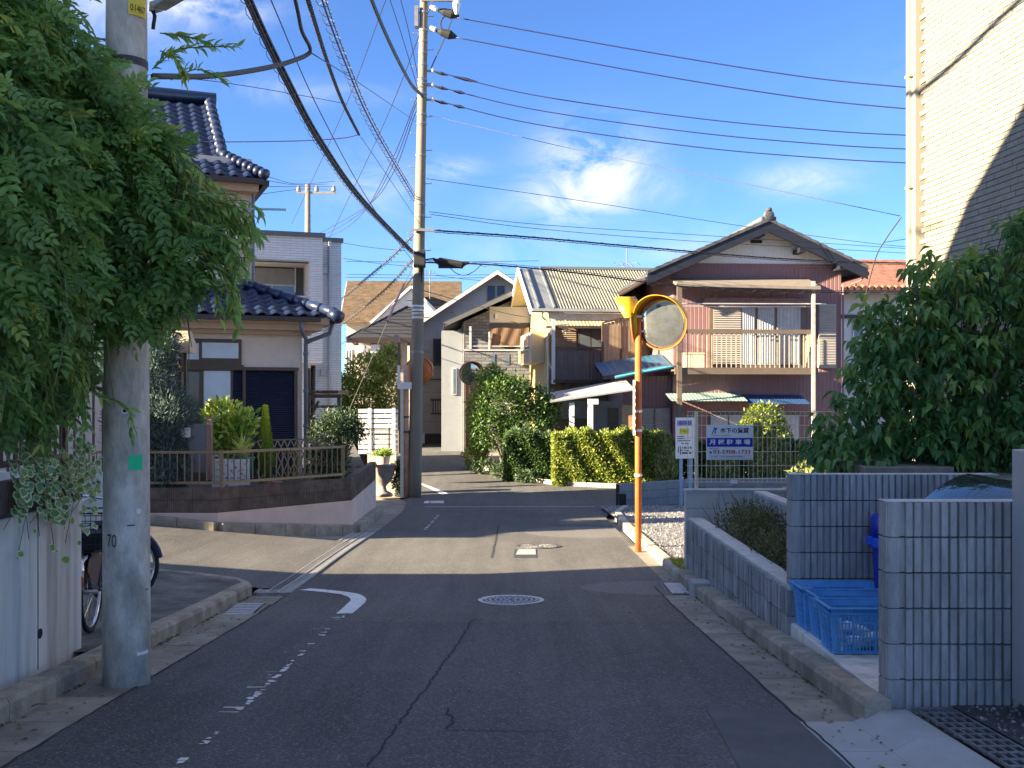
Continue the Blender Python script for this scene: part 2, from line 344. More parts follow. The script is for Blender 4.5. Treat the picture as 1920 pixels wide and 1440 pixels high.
# ================================================================ ground, roads, kerbs
def sheet(xl, xr, ys, off, nx=6):
    mb = MB(); k = nx + 1
    vs = []
    for y in ys:
        a, b = (xl(y) if callable(xl) else xl), (xr(y) if callable(xr) else xr)
        for i in range(k):
            x = a + (b - a)*i/nx; vs.append((x, y, zt(x, y) + off))
    mb.add(vs, [(j*k+i, j*k+i+1, (j+1)*k+i+1, (j+1)*k+i) for j in range(len(ys)-1) for i in range(nx)]); return mb
def lin(a, b, st):
    n = max(1, round((b - a)/st)); return [a + (b - a)*i/n for i in range(n + 1)]
def interp(tab):
    def f(y):
        if y <= tab[0][0]: return tab[0][1]
        for (a, x0), (b, x1) in zip(tab, tab[1:]):
            if y <= b: return x0 + (x1 - x0)*(y - a)/(b - a)
        return tab[-1][1]
    return f
gx = [-700, -150, -60, -30, -20, -14, -12, -9, -6, -4.5, -3.5, -2.9, 0, 3, 8, 20, 60, 150, 700]; gy = [-60, -30] + lin(-20, 60, 1.0) + [80, 120, 200, 400, 900]
mb = MB(); mb.add([(x, y, zt(x, y) - .06) for y in gy for x in gx], [(j*len(gx)+i, j*len(gx)+i+1, (j+1)*len(gx)+i+1, (j+1)*len(gx)+i) for j in range(len(gy)-1) for i in range(len(gx)-1)])
struct(mb.build('ground', mat('packed_ground', (.22,.20,.17), .95, .35, 1.5, bump=.6, bscale=20), loc=(0,0,0), smooth=True))
rl = interp([(-20,-2.42),(18.5,-2.42),(24,-2.5),(27.5,-2.75),(29.2,-3.6),(30.5,-6),(32,-14),(60,-14)])
rr = interp([(-20,1.62),(9,1.62),(12,1.78),(22,1.98),(24.2,2.4),(25.5,6),(27,14),(29,14),(30.3,3.2),(31,1.0),(33.5,-.3),(36.3,-1.5),(42,-2.1),(60,-2.3)])
mb = sheet(rl, rr, lin(-20, 60, .4), 0.0, 10); road = struct(mb.build('road', M_ASPH, loc=(0,0,0), smooth=True))
mb = sheet(-45, -2.42, lin(11.55, 16.6, .4), -.004, 24)
struct(mb.build('side_street', M_ASPH, loc=(0,0,0), smooth=True))
def ribbon(pts, w, off):                        # a flat strip along ground points
    mb = MB(); pts = [Vector((p[0], p[1], 0)) for p in pts]; vs = []
    for i, p in enumerate(pts):
        d = (pts[min(i+1, len(pts)-1)] - pts[max(i-1, 0)]).normalized(); s = Vector((-d.y, d.x, 0))*(w[i] if isinstance(w, list) else w)/2
        for q in (p - s, p + s): vs.append((q.x, q.y, zt(q.x, q.y) + off))
    mb.add(vs, [(2*i, 2*i+1, 2*i+3, 2*i+2) for i in range(len(pts)-1)]); return mb
def wiggle(pts, amp, st=.12):
    out = []
    for a, b in zip(pts, pts[1:]):
        a, b = Vector(a), Vector(b); n = max(2, int((b - a).length/st))
        out += [a.lerp(b, i/n) + Vector((random.uniform(-amp, amp), random.uniform(-amp, amp), 0)) for i in range(n)]
    return out + [Vector(pts[-1])]
def gpx(pts): return [GP(*p) for p in pts]
ribbon(wiggle(gpx([(886,1163),(860,1205),(800,1290),(735,1375),(690,1440)]), .012, .05), .013, .003).build('crack', M_CRACK, road)
ribbon(wiggle(gpx([(870,1163),(905,1163)]), .004), .02, .003).build('crack', M_CRACK, road)
ribbon(wiggle(gpx([(835,1330),(850,1352),(838,1368)]), .015, .04), .012, .003).build('crack', M_CRACK, road)
ribbon(wiggle(gpx([(838,1370),(1000,1374),(1060,1371)]), .008, .06), .007, .003).build('crack', M_CRACK, road)
ribbon(wiggle(gpx([(935,986),(922,1046)]), .008), .03, .003).build('crack', M_CRACK, road)
ribbon(wiggle(gpx([(935,982),(1160,988)]), .01), .03, .003).build('crack', M_CRACK, road)
mb = MB(); pp = [(1.14,6.1),(1.6,6.1),(1.6,3.2),(.98,3.2)]; mb.poly([(x, y, zt(x, y) + .004) for x, y in pp]); mb.build('asphalt_patch', M_PATCH, road)
mb = ribbon(wiggle([(1.62, 1, 0), (1.62, 11.8, 0)], .006, .1), .014, .005); mb.build('road_seam', M_CRACK, road)
mb = ribbon(wiggle([(-2.42, 1, 0), (-2.42, 11.1, 0)], .006, .1), .014, .005); mb.build('road_seam', M_CRACK, road)
# paint
def gpoly(pxs, off=.005): return [(lambda p: (p.x, p.y, p.z + off))(GP(*p)) for p in pxs]
mb = MB(); outer = [(582,1104),(608,1106),(635.5,1109),(652,1111),(665.6,1113),(674,1115.3),(680,1118),(685,1121.5),(687,1125),(686,1128.5),(683,1132),(672,1142),(661,1151)]
inner = [(561,1107),(590,1109.5),(615,1112.2),(639,1115.4),(647,1117.6),(653,1120),(656.5,1122.8),(657.6,1126),(655,1129.5),(651,1133),(645.5,1138.5),(640,1143.5),(630,1152)]
o, i_ = gpoly(outer), gpoly(inner); mb.add(o + i_, [(k, k+1, 13+k+1, 13+k) for k in range(12)])
tag(mb.build('corner_marking', M_PAINT), 'curved white corner line painted on the dark asphalt', 'road marking')
mb = MB(); mb.poly(gpoly([(786,907),(793,907),(842,926),(829,928)])); tag(mb.build('stop_line', M_PAINT), 'straight white line painted obliquely on the road beyond the tall pole', 'road marking')
mb = MB()                                       # the old edge line is worn to crumbs, most left along its right rim
for y in np.arange(3.6, 9.75, .018):
    k = .5 + .5*math.sin(y*2.1) + .35*math.sin(y*7.3); dens = .55 if 6.0 < y < 8.2 or y < 5.6 else .25
    if random.random() < dens*max(.12, k):
        w = random.choice([.02,.03,.05,.03,.12 if random.random() < .35 else .03]); ln = random.uniform(.012,.05)*(1.2 if w < .1 else .5)
        x1 = -1.57 + random.uniform(-.012,.012); x0 = x1 - w
        mb.poly([(x0, y, zg(y)+.004), (x1, y+random.uniform(-.01,.01), zg(y)+.004), (x1+random.uniform(-.01,.01), y+ln, zg(y+ln)+.004), (x0+random.uniform(-.01,.01), y+ln, zg(y+ln)+.004)])
    if random.random() < .12*k:
        x0 = -1.75 + random.uniform(0,.12); mb.poly([(x0, y, zg(y)+.004), (x0+.03, y, zg(y)+.004), (x0+.025, y+.012, zg(y+.012)+.004)])
tag(mb.build('worn_edge_line', M_PAINT), 'worn broken white edge line crumbling along the near asphalt', 'road marking', kind='stuff')
mb = MB()
for y in np.arange(19.0, 22.5, .05):
    if random.random() < .4: mb.poly([(-1.62, y, zg(y)+.004), (-1.57, y, zg(y)+.004), (-1.57, y+.06, zg(y+.06)+.004), (-1.62, y+.05, zg(y+.05)+.004)])
tag(mb.build('worn_edge_line', M_PAINT), 'faint remains of a white line on asphalt before the cross drain', 'road marking', kind='stuff')

def slope_rot(y): return (math.atan((zg(y+.2) - zg(y-.2))/.4), 0, 0)
def manhole(x, y, label, rim, studm, group):
    t = thing('manhole_cover', label, 'manhole', (x, y, zg(y) + .004), group)
    t.rotation_euler = slope_rot(y); O = Vector((x, y, zg(y) + .004))
    MB().lathe([(.345,-.02),(.345,.006),(.30,.006),(.295,.002),(.295,-.02)], O, 40).build('rim', rim, t)
    MB().lathe([(.292,-.03),(.292,.003)], O, 40).build('cover', M_IRON, t)
    mb = MB()
    for r_, n_ in ((.055,6),(.11,11),(.165,16),(.22,22),(.268,27)):
        for k in range(n_):
            a = 2*math.pi*(k + .3*(r_*37 % 1))/n_; c = O + Vector((math.cos(a)*r_, math.sin(a)*r_, 0)); d = Vector((-math.sin(a), math.cos(a), 0)); e = Vector((math.cos(a), math.sin(a), 0))
            q = [c + d*i*.019 + e*j*.013 for i, j in ((-1,-1),(1,-1),(1,1),(-1,1))]
            mb.prism([p + Vector((0,0,.003)) for p in q], (0,0,.006))
    s = mb.build('tread_pattern', studm, t); s['kind'] = 'stuff'
manhole(-.01, 10.8, 'round manhole cover with pale worn tread in the dark resurfaced asphalt', M_IRONL, M_IRONL, None)
manhole(.41, 15.95, 'round dark iron manhole cover in the sunlit crossing', M_IRON, M_GRATE, None)
mb = MB(); mb.poly(gpoly([(972,1031),(1004,1031),(1005,1041),(967,1041)], .008)); t = thing('valve_cover', 'small rectangular pale iron valve cover beside the dark manhole', 'cover', GP(985,1038))
mb.build('lid', M_NEWK, t); MB().poly(gpoly([(965,1030.3),(1006,1030.3),(1007,1046),(963,1046)], .004)).build('frame', M_IRON, t)
t = thing('meter_cover', 'small white and grey cover plate by the cross drain', 'cover', GP(815,942))
MB().poly(gpoly([(797,939.5),(806,939.5),(804,944),(794,944)], .006)).build('lid', M_PAINT, t); MB().poly(gpoly([(807,939.5),(832,939),(833,944),(806,944)], .006)).build('frame', M_IRONL, t)

# trench drain across the road
t = thing('trench_drain', 'slotted trench drain grating laid across the whole road', 'drain', (0, 25.1, zg(25.1)))
for x0, x1 in ((-2.1,-.9),(-.88,.3),(.32,1.4),(1.42,2.0)):
    g_ = MB().box(x0, x1, 25.0, 25.3, zg(25.1)-.03, zg(25.1)+.004).build('grate_section', M_GRATE, t)
    mb = MB()
    for x in np.arange(x0 + .03, x1 - .03, .055): mb.box(x, x + .03, 25.01, 25.26, zg(25.1)+.004, zg(25.1)+.010)
    mb.build('bars', M_GRATE, g_)['kind'] = 'stuff'

# gutters and kerb stones, stone by stone
def stone_mesh(name, m, ln, w, h, ch=.018, slope=0.012):
    mb = MB(); mb.prism([(0,0,-.12),(w,0,-.12),(w,0,h),(ch,0,h),(0,0,h-ch-slope)], (0, ln, 0)); return mb.mesh(name, m)
def run(name, parent, me, x, y0, y1, st, zoff=0, flip=False, jit=.002):
    for y in np.arange(y0, y1, st):
        o = inst(me, name, parent, (x + random.uniform(-jit, jit), y, zg(y) + zoff + random.uniform(-.0015,.0015)), (math.atan((zg(y+st) - zg(y))/st), 0, 0), (-1 if flip else 1, 1, 1))
lk = struct(bpy.data.objects.new('kerb_left', None)); COL.objects.link(lk); ORIG[lk.name] = Vector((0,0,0))
km = stone_mesh('kerb_stone', M_KERB, .594, .15, .13); gm = MB().box(0, .38, 0, .594, -.1, .003).mesh('gutter_slab', M_GUT)
run('kerb_stone', lk, km, -2.80, .4, 10.9, .6, flip=True)
run('gutter_slab', lk, gm, -2.80, .4, 6.0, .6); run('gutter_slab', lk, gm, -2.80, 7.0, 9.6, .6); MB().box(-2.8, -2.42, 6.4, 7.0, zg(6.7)-.1, zg(6.7)+.002).build('gutter_slab', M_GUT, lk)
run('gutter_slab', lk, gm, -2.80, 10.5, 11.1, .6); 
for (x0, y0), (x1, y1) in zip([(-2.82,11.0),(-2.86,11.35),(-3.05,11.6),(-3.5,11.66),(-4.0,11.6),(-4.6,11.58),(-5.2,11.56),(-5.8,11.56),(-6.4,11.56)], [(-2.86,11.34),(-3.04,11.59),(-3.49,11.65),(-3.99,11.6),(-4.59,11.58),(-5.19,11.56),(-5.79,11.56),(-6.39,11.56),(-7,11.56)]):
    d = Vector((x1-x0, y1-y0, 0)).normalized(); nrm = Vector((d.y, -d.x, 0))*-.13; a, b = Vector((x0, y0, zt(x0,y0))), Vector((x1, y1, zt(x1,y1)))
    mb = MB(); mb.prism([a + Vector((0,0,-.1)), b + Vector((0,0,-.1)), b + Vector((0,0,.12)), a + Vector((0,0,.12))], nrm); bevel(mb.build('kerb_stone', M_KERB, lk), .012)
mb = sheet(-9, -2.945, lin(7.3, 11.5, .3), .115, 12); struct(mb.build('pavement', M_MOSS, loc=(0,0,0)))
def slot_grate(name, label, x0, x1, y0, y1, n, along_x=True):
    y = (y0 + y1)/2; t = thing(name, label, 'drain', ((x0+x1)/2, y, zg(y)))
    MB().box(x0, x1, y0, y1, zg(y)-.06, zg(y)+.004).build('frame', M_GUT, t)
    MB().box(x0+.03, x1-.03, y0+.03, y1-.03, zg(y)-.02, zg(y)+.007).build('pit', M_BLACK, t)
    for k in range(n):
        yy = y0 + .05 + (y1 - y0 - .1)*(k + .5)/n; a = .35*(y1-y0-.1)/n
        MB().box(x0+.04, x1-.04, yy-a, yy+a, zg(y)+.004, zg(y)+.016).build('bar', M_IRONL, t)
slot_grate('storm_grate', 'slotted storm drain grate in the gutter below the mossy kerb', -2.78, -2.44, 9.65, 10.45, 9)
slot_grate('storm_grate', 'slotted storm drain grate in the gutter beside the planter wall', 1.70, 1.98, 11.25, 12.0, 8)
# ribbed covers over the gutter at the mouth of the side street
gc = thing('gutter_cover', 'long ribbed steel gutter cover crossing the mouth of the side street', 'drain cover', (-2.61, 14.7, zg(14.7)))
pm = MB().box(-.2, .2, 0, .985, -.08, .004); plate = pm.mesh('cover_plate', mat('cover_plate', (.20,.20,.19), .6, .25, 10, metal=.3, rnd=.15, bump=.4, bscale=120))
rm = MB(); 
for u in (-.19,-.165,-.06,.06,.165,.19): rm.box(u-.006, u+.006, 0, .985, .004, .014)
ribm = rm.mesh('rib', M_IRONL)
for k, y in enumerate(np.arange(11.3, 18.2, 1.0)):
    sl = (math.atan(zg(y+1) - zg(y)), 0, 0); o = inst(plate, 'cover_plate', gc, (-2.61, y, zg(y) + .004), sl); r_ = bpy.data.objects.new('rib', ribm); COL.objects.link(r_); r_.parent = o
# right kerb
rk = struct(bpy.data.objects.new('kerb_right', None)); COL.objects.link(rk); ORIG[rk.name] = Vector((0,0,0))
run('kerb_stone', rk, km, 1.95, 5.75, 12.3, .6); run('gutter_slab', rk, MB().box(0, .33, 0, .594, -.1, .003).mesh('gutter_slab', M_GUT), 1.62, 5.75, 11.0, .6)
lowm = stone_mesh('kerb_stone', mat('pale_kerb', (.34,.31,.25), .9, .2, 5, bump=.6, bscale=60, dirt=.5, dirtcol=(.15,.13,.09), dscale=2), .594, .13, .10)
kx = interp([(12,1.96),(15,1.97),(19,2.05),(22.5,2.2),(24.4,2.6)])
for y in np.arange(12.35, 24.3, .6): inst(lowm, 'kerb_stone', rk, (kx(y), y, zg(y)), (math.atan((zg(y+.6) - zg(y))/.6), 0, -math.atan((kx(y+.6) - kx(y))/.6)))
ncm = MB(); ncm.prism([(0,0,-.12),(.30,0,-.12),(.30,0,.07),(.13,0,.07),(.0,0,.004)], (0,.594,0)); ncme = ncm.mesh('kerb_stone', M_NEWK)
run('kerb_stone', rk, ncme, 1.90, 1.6, 5.7, .6); run('gutter_slab', rk, MB().box(0, .30, 0, .594, -.1, .003).mesh('gutter_slab', M_NEWK), 1.60, 1.6, 5.7, .6)
MB().box(1.92, 2.12, 11.0, 11.3, zg(11)-.02, zg(11)+.15).build('kerb_stone', M_NEWK, rk)
for px in ((1.85, 12.3), (1.85, 12.9)): pass
mb = sheet(lambda y: 1.78, lambda y: kx(max(y, 12)) + .01, lin(12.0, 16.0, .5), .004, 2); struct(mb.build('gutter', M_GUT, loc=(0,0,0)))
# gravel parking lot
mb = sheet(2.08, 16, lin(12.4, 24.6, .6), .07, 10); struct(mb.build('parking_gravel', M_GRAVEL, loc=(0,0,0)))
n = 2600; xs = 2.12 + rng.random(n)**1.5*3; ys = 12.6 + rng.random(n)*12
st_v = [(-.5,-.4,-.3),(.5,-.5,-.2),(.45,.5,-.3),(-.4,.45,-.2),(0,.05,.55)]; st_f = [(0,1,4),(1,2,4),(2,3,4),(3,0,4)]
M_STONE = leafmat('gravel_stone', [(0,(.05,.05,.055)),(.5,(.11,.11,.11)),(1,(.22,.21,.20))], .9, 0)
tag(leaves('gravel', M_STONE, None, st_v, st_f, np.stack([xs, ys, np.array([zg(y) + .075 for y in ys])], 1), (noise_dirs(np.tile([1.,0,0],(n,1)),.9)*[1,1,.1], np.tile([0,0,1.],(n,1))), .02 + .035*rng.random(n), loc=(0,0,0)), 'loose grey gravel covering the parking lot', 'gravel', kind='stuff')
# driveway in the right foreground
mb = sheet(2.46, 9, lin(1.5, 5.9, .4), .085, 8); struct(mb.build('driveway', M_PATCH2, loc=(0,0,0)))
n = 5000; xs = 2.47 + rng.random(n)*1.6; ys = 3.6 + rng.random(n)*2.2
M_DST = leafmat('dark_stone', [(0,(.012,.012,.014)),(.7,(.06,.06,.065)),(1,(.2,.2,.2))], .7, 0)
tag(leaves('driveway_stones', M_DST, None, st_v, st_f, np.stack([xs, ys, np.array([zg(y) + .087 for y in ys])], 1), (noise_dirs(np.tile([1.,0,0],(n,1)),.9)*[1,1,.1], np.tile([0,0,1.],(n,1))), .008 + .012*rng.random(n), loc=(0,0,0)), 'coarse black stones of the open-graded driveway', 'stones', kind='stuff')
mb = MB(); pp = [(3.1,5.85),(3.35,5.4),(3.55,4.9),(4.2,4.4),(4.2,5.85)]; mb.prism([(x, y, zg(y)+.05) for x, y in pp], (0,0,.06)); struct(mb.build('gate_footing', M_NEWK))
t = thing('channel_grate', 'narrow grey slotted channel grate between the new kerb and the black driveway', 'drain', (2.33, 4.5, zg(4.5)+.07))
mb = MB(); 
for y0 in lin(2.0, 5.7, .2)[:-1]: mb.add([(2.22,y0,zg(y0)+.072),(2.45,y0,zg(y0)+.078),(2.45,y0+.2,zg(y0+.2)+.078),(2.22,y0+.2,zg(y0+.2)+.072)], [(0,1,2,3)])
mb.build('pit', M_BLACK, t)
for u in (2.225,2.275,2.325,2.375,2.425): 
    mb = MB(); mb.bar((u, 2.0, zg(2.0)+.085), (u, 5.7, zg(5.7)+.085), .014, .014); mb.build('long_bar', M_GRATE, t)
for k, y in enumerate(np.arange(2.0, 5.75, .11)): MB().box(2.215, 2.44, y, y+.028, zg(y)+.074, zg(y)+.088).build('cross_bar', M_GRATE, t)
t = thing('manhole_cover', 'round iron cover with slotted pattern set in the black driveway', 'manhole', (2.42+.42, 4.85-.35, zg(4.5)+.095))
O = Vector((2.84, 4.42, zg(4.42)+.10)); ORIG[t.name] = O; t.location = O; t.rotation_euler = slope_rot(4.4)
MB().lathe([(.2,-.02),(.2,.008),(.17,.008),(.165,-.0)], O, 28).build('rim', M_GRATE, t); mb = MB()
for a in range(-3,4):
    for b in range(-3,4):
        if a*a + b*b < 10: mb.box(O.x+a*.045-.016, O.x+a*.045+.016, O.y+b*.045-.012, O.y+b*.045+.012, O.z, O.z+.006)
mb.build('tread_pattern', M_GRATE, t)['kind'] = 'stuff'
# ================================================================ right foreground: block walls, planter, crates, bin, car
M_RIB = mat('ribbed_block', (.27,.262,.255), .88, .24, 9, bump=.35, bscale=70, rnd=.16, dirt=.7, dirtcol=(.16,.16,.165), dscale=1.6, stretch=(2.5,2.5,.6))
M_COPE = mat('coping', (.42,.42,.41), .85, .15, 6, bump=.3, bscale=60, dirt=.4, dirtcol=(.22,.21,.19), dscale=3)
M_SMOOTHB = mat('smooth_block', (.42,.405,.375), .88, .10, 5, bump=.3, bscale=70, rnd=.05, dirt=.35, dirtcol=(.24,.22,.19), dscale=1.5)
def rib_block(L=.4, h=.2, n=8, t=.115, proud=.020, m=M_RIB, corner=False, seed=0, gap=.005, wide=0.0):
    rd = random.Random(seed); mb = MB(); mb.box(gap/2, L-gap/2, 0, t, gap*1.6, h - gap*.6)
    p = L/n; k0 = 0
    if corner:                                   # rounded smooth end
        a = [(-.0, .05), (.003, .02), (.014, -.006), (.03, -.014), (.075, -.014), (.078, 0)]
        vs = [(x, y, z) for z in (gap, h) for x, y in a]; nn = len(a)
        mb.add(vs, [(i, i+1, nn+i+1, nn+i) for i in range(nn-1)] + [tuple(nn + i for i in range(nn))]); k0 = max(1, round(.08/p))
    for k in range(k0, n):
        pr = proud*rd.choice([1,1,.85,1.15,.7]); x0, x1 = k*p + .007 + wide, (k+1)*p - .005 - wide
        vs = [(x0,0,gap),(x0+.002,-pr,gap+.003),(x1-.002,-pr,gap+.003),(x1,0,gap),(x0,0,h),(x0+.002,-pr,h-.003),(x1-.002,-pr,h-.003),(x1,0,h)]
        mb.add(vs, [(0,1,5,4),(1,2,6,5),(2,3,7,6),(4,5,6,7),(0,3,2,1)])
    return mb.mesh('block', m)
RB = [rib_block(seed=i) for i in range(3)]; RBC = rib_block(corner=True, seed=9)
def rib_wall(name, label, fr, L, ztop, courses, corner=False, cope=None, meshes=None, blen=.4, bh=.2, t=.12, mcore=M_CRACK):
    ms = meshes or RB; o = fr.w((L/2, 0, ztop - courses*bh)); th = thing(name, label, 'wall', o)
    MB(fr).box(.012, L-.006, .012, t - .002, ztop - courses*bh - .1, ztop - .004).build('core', mat('mortar', (.07,.07,.07), .9, .2, 20), th)
    nb = max(1, math.ceil(L/blen - .02))
    for c in range(courses):
        for k in range(nb):
            frac = min(1.0, (L - k*blen)/blen); me = RBC if (corner and k == 0) else ms[(k*7 + c*3) % len(ms)]
            o = inst(me, 'block', th, fr.w((k*blen, 0, ztop - (c+1)*bh)), (0, 0, fr.a), (frac, 1, 1) if frac < .999 else None)
    if cope: MB(fr).box(0, L, -.012, t + .01, ztop, ztop + cope).build('coping', M_COPE, th)
    return th
rib_wall('block_wall', 'grey ribbed concrete block wall with rounded corner beside the black driveway', Fr(2.10,5.85,0), 1.2, .912, 7, corner=True, cope=.004)
rib_wall('block_wall', 'taller ribbed block wall standing behind the blue crates', Fr(2.14,8.0,0), 1.6, .905, 7, corner=True, cope=.004)
RBS = [rib_block(.4, .2, 4, .115, .035, seed=i, wide=.014) for i in range(40, 43)]
rib_wall('planter_wall', 'low ribbed block planter wall running along the right kerb', Fr(2.13,12.52,0,-90), 4.6, .03, 4, cope=.022, t=.15, meshes=RBS)
rib_wall('planter_wall', 'ribbed block wall at the back of the shrub planter', Fr(2.92,12.50,0,-90), 4.4, .35, 4, cope=.025)
# crate platform
mb = MB().box(2.125, 4.2, 5.99, 8.0, zg(8)-.1, -.22); bevel(struct(mb.build('platform', M_CONC)), .012)
mb = MB().box(2.28, 2.9, 8.13, 12.5, -.6, -.10); struct(mb.build('planter_bed', M_SOIL))
# smooth concrete block wall with the mesh fence
cw = thing('concrete_wall', 'pale smooth concrete block wall carrying the mesh fence', 'wall', (3.6, 12.6, -.75))
sb = MB().box(.003,.397,0,.14,.003,.198).mesh('block', M_SMOOTHB)
MB().box(2.12, 6.0, 12.565, 12.685, -.85, .36).build('core', mat('mortar', (.13,.13,.13)), cw)
for c in range(6):
    for k in range(10): inst(sb, 'block', cw, (2.10 + k*.4, 12.555, .36 - .2*(c+1)))
MB().box(2.095, 6.1, 12.545, 12.705, .36, .387).build('coping', M_COPE, cw)
# tan slab planter for the tree
t = thing('tree_planter', 'brick planter with flat brown coping under the big tree', 'planter', (3.6, 9.7, -.3))
MB().box(3.25, 4.6, 9.45, 10.6, -.4, .80).build('wall', mat('planter_brick', (.20,.15,.12), .9, .3, 8, bump=.5), t); bevel(MB().box(3.2, 4.0, 9.4, 10.65, .80, .87).build('coping', mat('tan_slab', (.20,.16,.125), .9, .25, 7, bump=.4), t), .01)
# aluminium gate post
M_ALU = mat('alu_grey', (.33,.345,.36), .42, .05, 3, metal=.3)
t = thing('gate_post', 'grey aluminium gate post beside the block wall', 'gate post', (2.78, 5.5, zg(5.5)))
bevel(MB().box(2.70, 2.83, 5.46, 5.62, zg(5.5)+.16, 1.22).build('hinge_post', M_ALU, t), .006); bevel(MB().box(2.74, 3.0, 5.34, 5.455, zg(5.5)+.04, 1.235).build('post', mat('alu_light', (.48,.48,.49), .4, .05, 3, metal=.3), t), .008)
MB().box(2.702, 2.735, 5.44, 5.458, .25, .42).build('latch', M_GRATE, t)

# blue crates
M_CRATE = mat('crate_plastic', (.085,.30,.66), .42, .15, 9, rnd=.10, dirt=.4, dirtcol=(.22,.36,.52), dscale=3, spec=.4)
def crate_parts():
    X0, X1, Y0, Y1, H, tp = 0, .60, 0, .335, .315, .028
    def wp(side, s, t_, d=0.0):                  # point on a wall: s along, t_ up, d outward
        i = tp*(1 - t_); x0, x1, y0, y1 = X0 + i - d, X1 - i + d, Y0 + i - d, Y1 - i + d
        c = [(x0,y0),(x1,y0),(x1,y1),(x0,y1)]; a, b = c[side], c[(side+1) % 4]
        return (a[0] + (b[0]-a[0])*s, a[1] + (b[1]-a[1])*s, H*t_)
    def slab(mb, side, s0, s1, t0, t1, d0, d1):
        pts = [wp(side, s, t_, d) for d in (d0, d1) for s, t_ in ((s0,t0),(s1,t0),(s1,t1),(s0,t1))]
        mb.add(pts, [(0,1,2,3),(7,6,5,4),(0,4,5,1),(1,5,6,2),(2,6,7,3),(3,7,4,0)])
    out = []
    for side in range(4):
        long = side % 2 == 0; mb = MB()
        slab(mb, side, 0, 1, .84, 1, -.003, .0); e = .05 if long else .12
        slab(mb, side, 0, e, 0, .84, -.003, 0); slab(mb, side, 1-e, 1, 0, .84, -.003, 0); slab(mb, side, 0, 1, 0, .06, -.003, 0.001)
        n = 22 if long else 8
        for k in range(n): s = e + (1-2*e)*(k + .5)/n; w = (.0052 if long else .012)*(1 if k % 6 else 1.6); slab(mb, side, s-w*1.5, s+w*1.5, .06, .84, -.003, 0)
        for t_ in (.20,.34,.50,.66): slab(mb, side, e, 1-e, t_-.014, t_+.014, -.003, .004 if t_ in (.34,.66) else .001)
        for k in range(1,4): slab(mb, side, .25*k-.008, .25*k+.008, .0, .8, 0, .008)
        if not long: slab(mb, side, .3, .7, .58, .72, -.012, .004)
        out.append(('side_lattice', mb))
        rb = MB(); slab(rb, side, -.02, 1.02, .975, 1.0, -.004, .020); slab(rb, side, -.01, 1.01, .865, .885, 0, .016)
        for k in range(6): slab(rb, side, k/6+.06, k/6+.066, .88, .98, 0, .015)
        out.append(('rim', rb))
    out.append(('base', MB().box(tp, X1-tp, tp, Y1-tp, 0, .012)))
    return [(n_, b.mesh(n_, M_CRATE)) for n_, b in out]
CP = crate_parts()
for i, (x, y, rz, lab) in enumerate([(2.125,6.92,0,'blue plastic crate with bottles inside at the open end of the platform'), (2.155,7.265,.6,'blue plastic crate in the middle of the three on the platform'), (2.135,7.615,-.4,'blue plastic crate pushed against the taller block wall')]):
    t = thing('crate', lab, 'crate', (x, y, -.215), 'blue crates on the platform')
    for n_, me in CP: inst(me, n_, t, (x, y, -.215))
    t.rotation_euler = (0, 0, R(rz))
M_PET = mat('clear_bottle', (.75,.8,.85), .2, .05, 9, spec=.6); M_CAPB = mat('bottle_cap', (.7,.7,.72), .4)
for k, (bx, by, bz, ax) in enumerate([(2.20,6.98,-.20,(0,.1,1)),(2.36,6.99,-.12,(1,.1,.15)),(2.46,6.985,-.155,(1,.05,.2)),(2.23,6.985,-.03,(.9,.1,-.3)),(2.32,7.02,-.165,(1,.25,.05)),(2.42,7.10,-.165,(1,-.3,.1)),(2.52,7.0,-.165,(.8,.6,.05)),(2.30,7.12,-.165,(1,.1,0)),(2.60,7.05,-.2,(0,.15,1))]):
    t = thing('plastic_bottle', 'empty clear plastic bottle inside the crate at the open end', 'bottle', (bx, by, bz), 'bottles in the crate')
    MB().lathe([(.028,0),(.034,.006),(.034,.06),(.031,.07),(.034,.08),(.034,.15),(.014,.19),(.014,.205)], (bx,by,bz), 14, ax).build('body', M_PET, t, True); a = Vector(ax).normalized()
    MB().lathe([(.016,0),(.016,.014)], Vector((bx,by,bz)) + a*.203, 12, ax).build('cap', M_CAPB, t)
# blue bin
t = thing('bin', 'dark blue plastic bin with clipped lid behind the ribbed wall', 'bin', (2.87,7.79,-.22)); O = (2.87,7.79,-.22)
M_BIN = mat('bin_blue', (.012,.03,.30), .4, .1, 6); M_BINR = mat('bin_rim', (.015,.09,.62), .4)
MB().lathe([(.125,0),(.13,.01),(.165,.60),(.165,.61)], O, 28).build('body', M_BIN, t, True); MB().lathe([(.185,.60),(.19,.615),(.19,.665),(.185,.675)], O, 28).build('rim', M_BINR, t)
MB().lathe([(.185,.67),(.18,.80),(.165,.835),(.10,.85),(.09,.865)], O, 28).build('lid', M_BIN, t, True); bevel(MB().box(2.66,2.70,7.75,7.83,.40,.46).build('clip', M_BINR, t), .006)
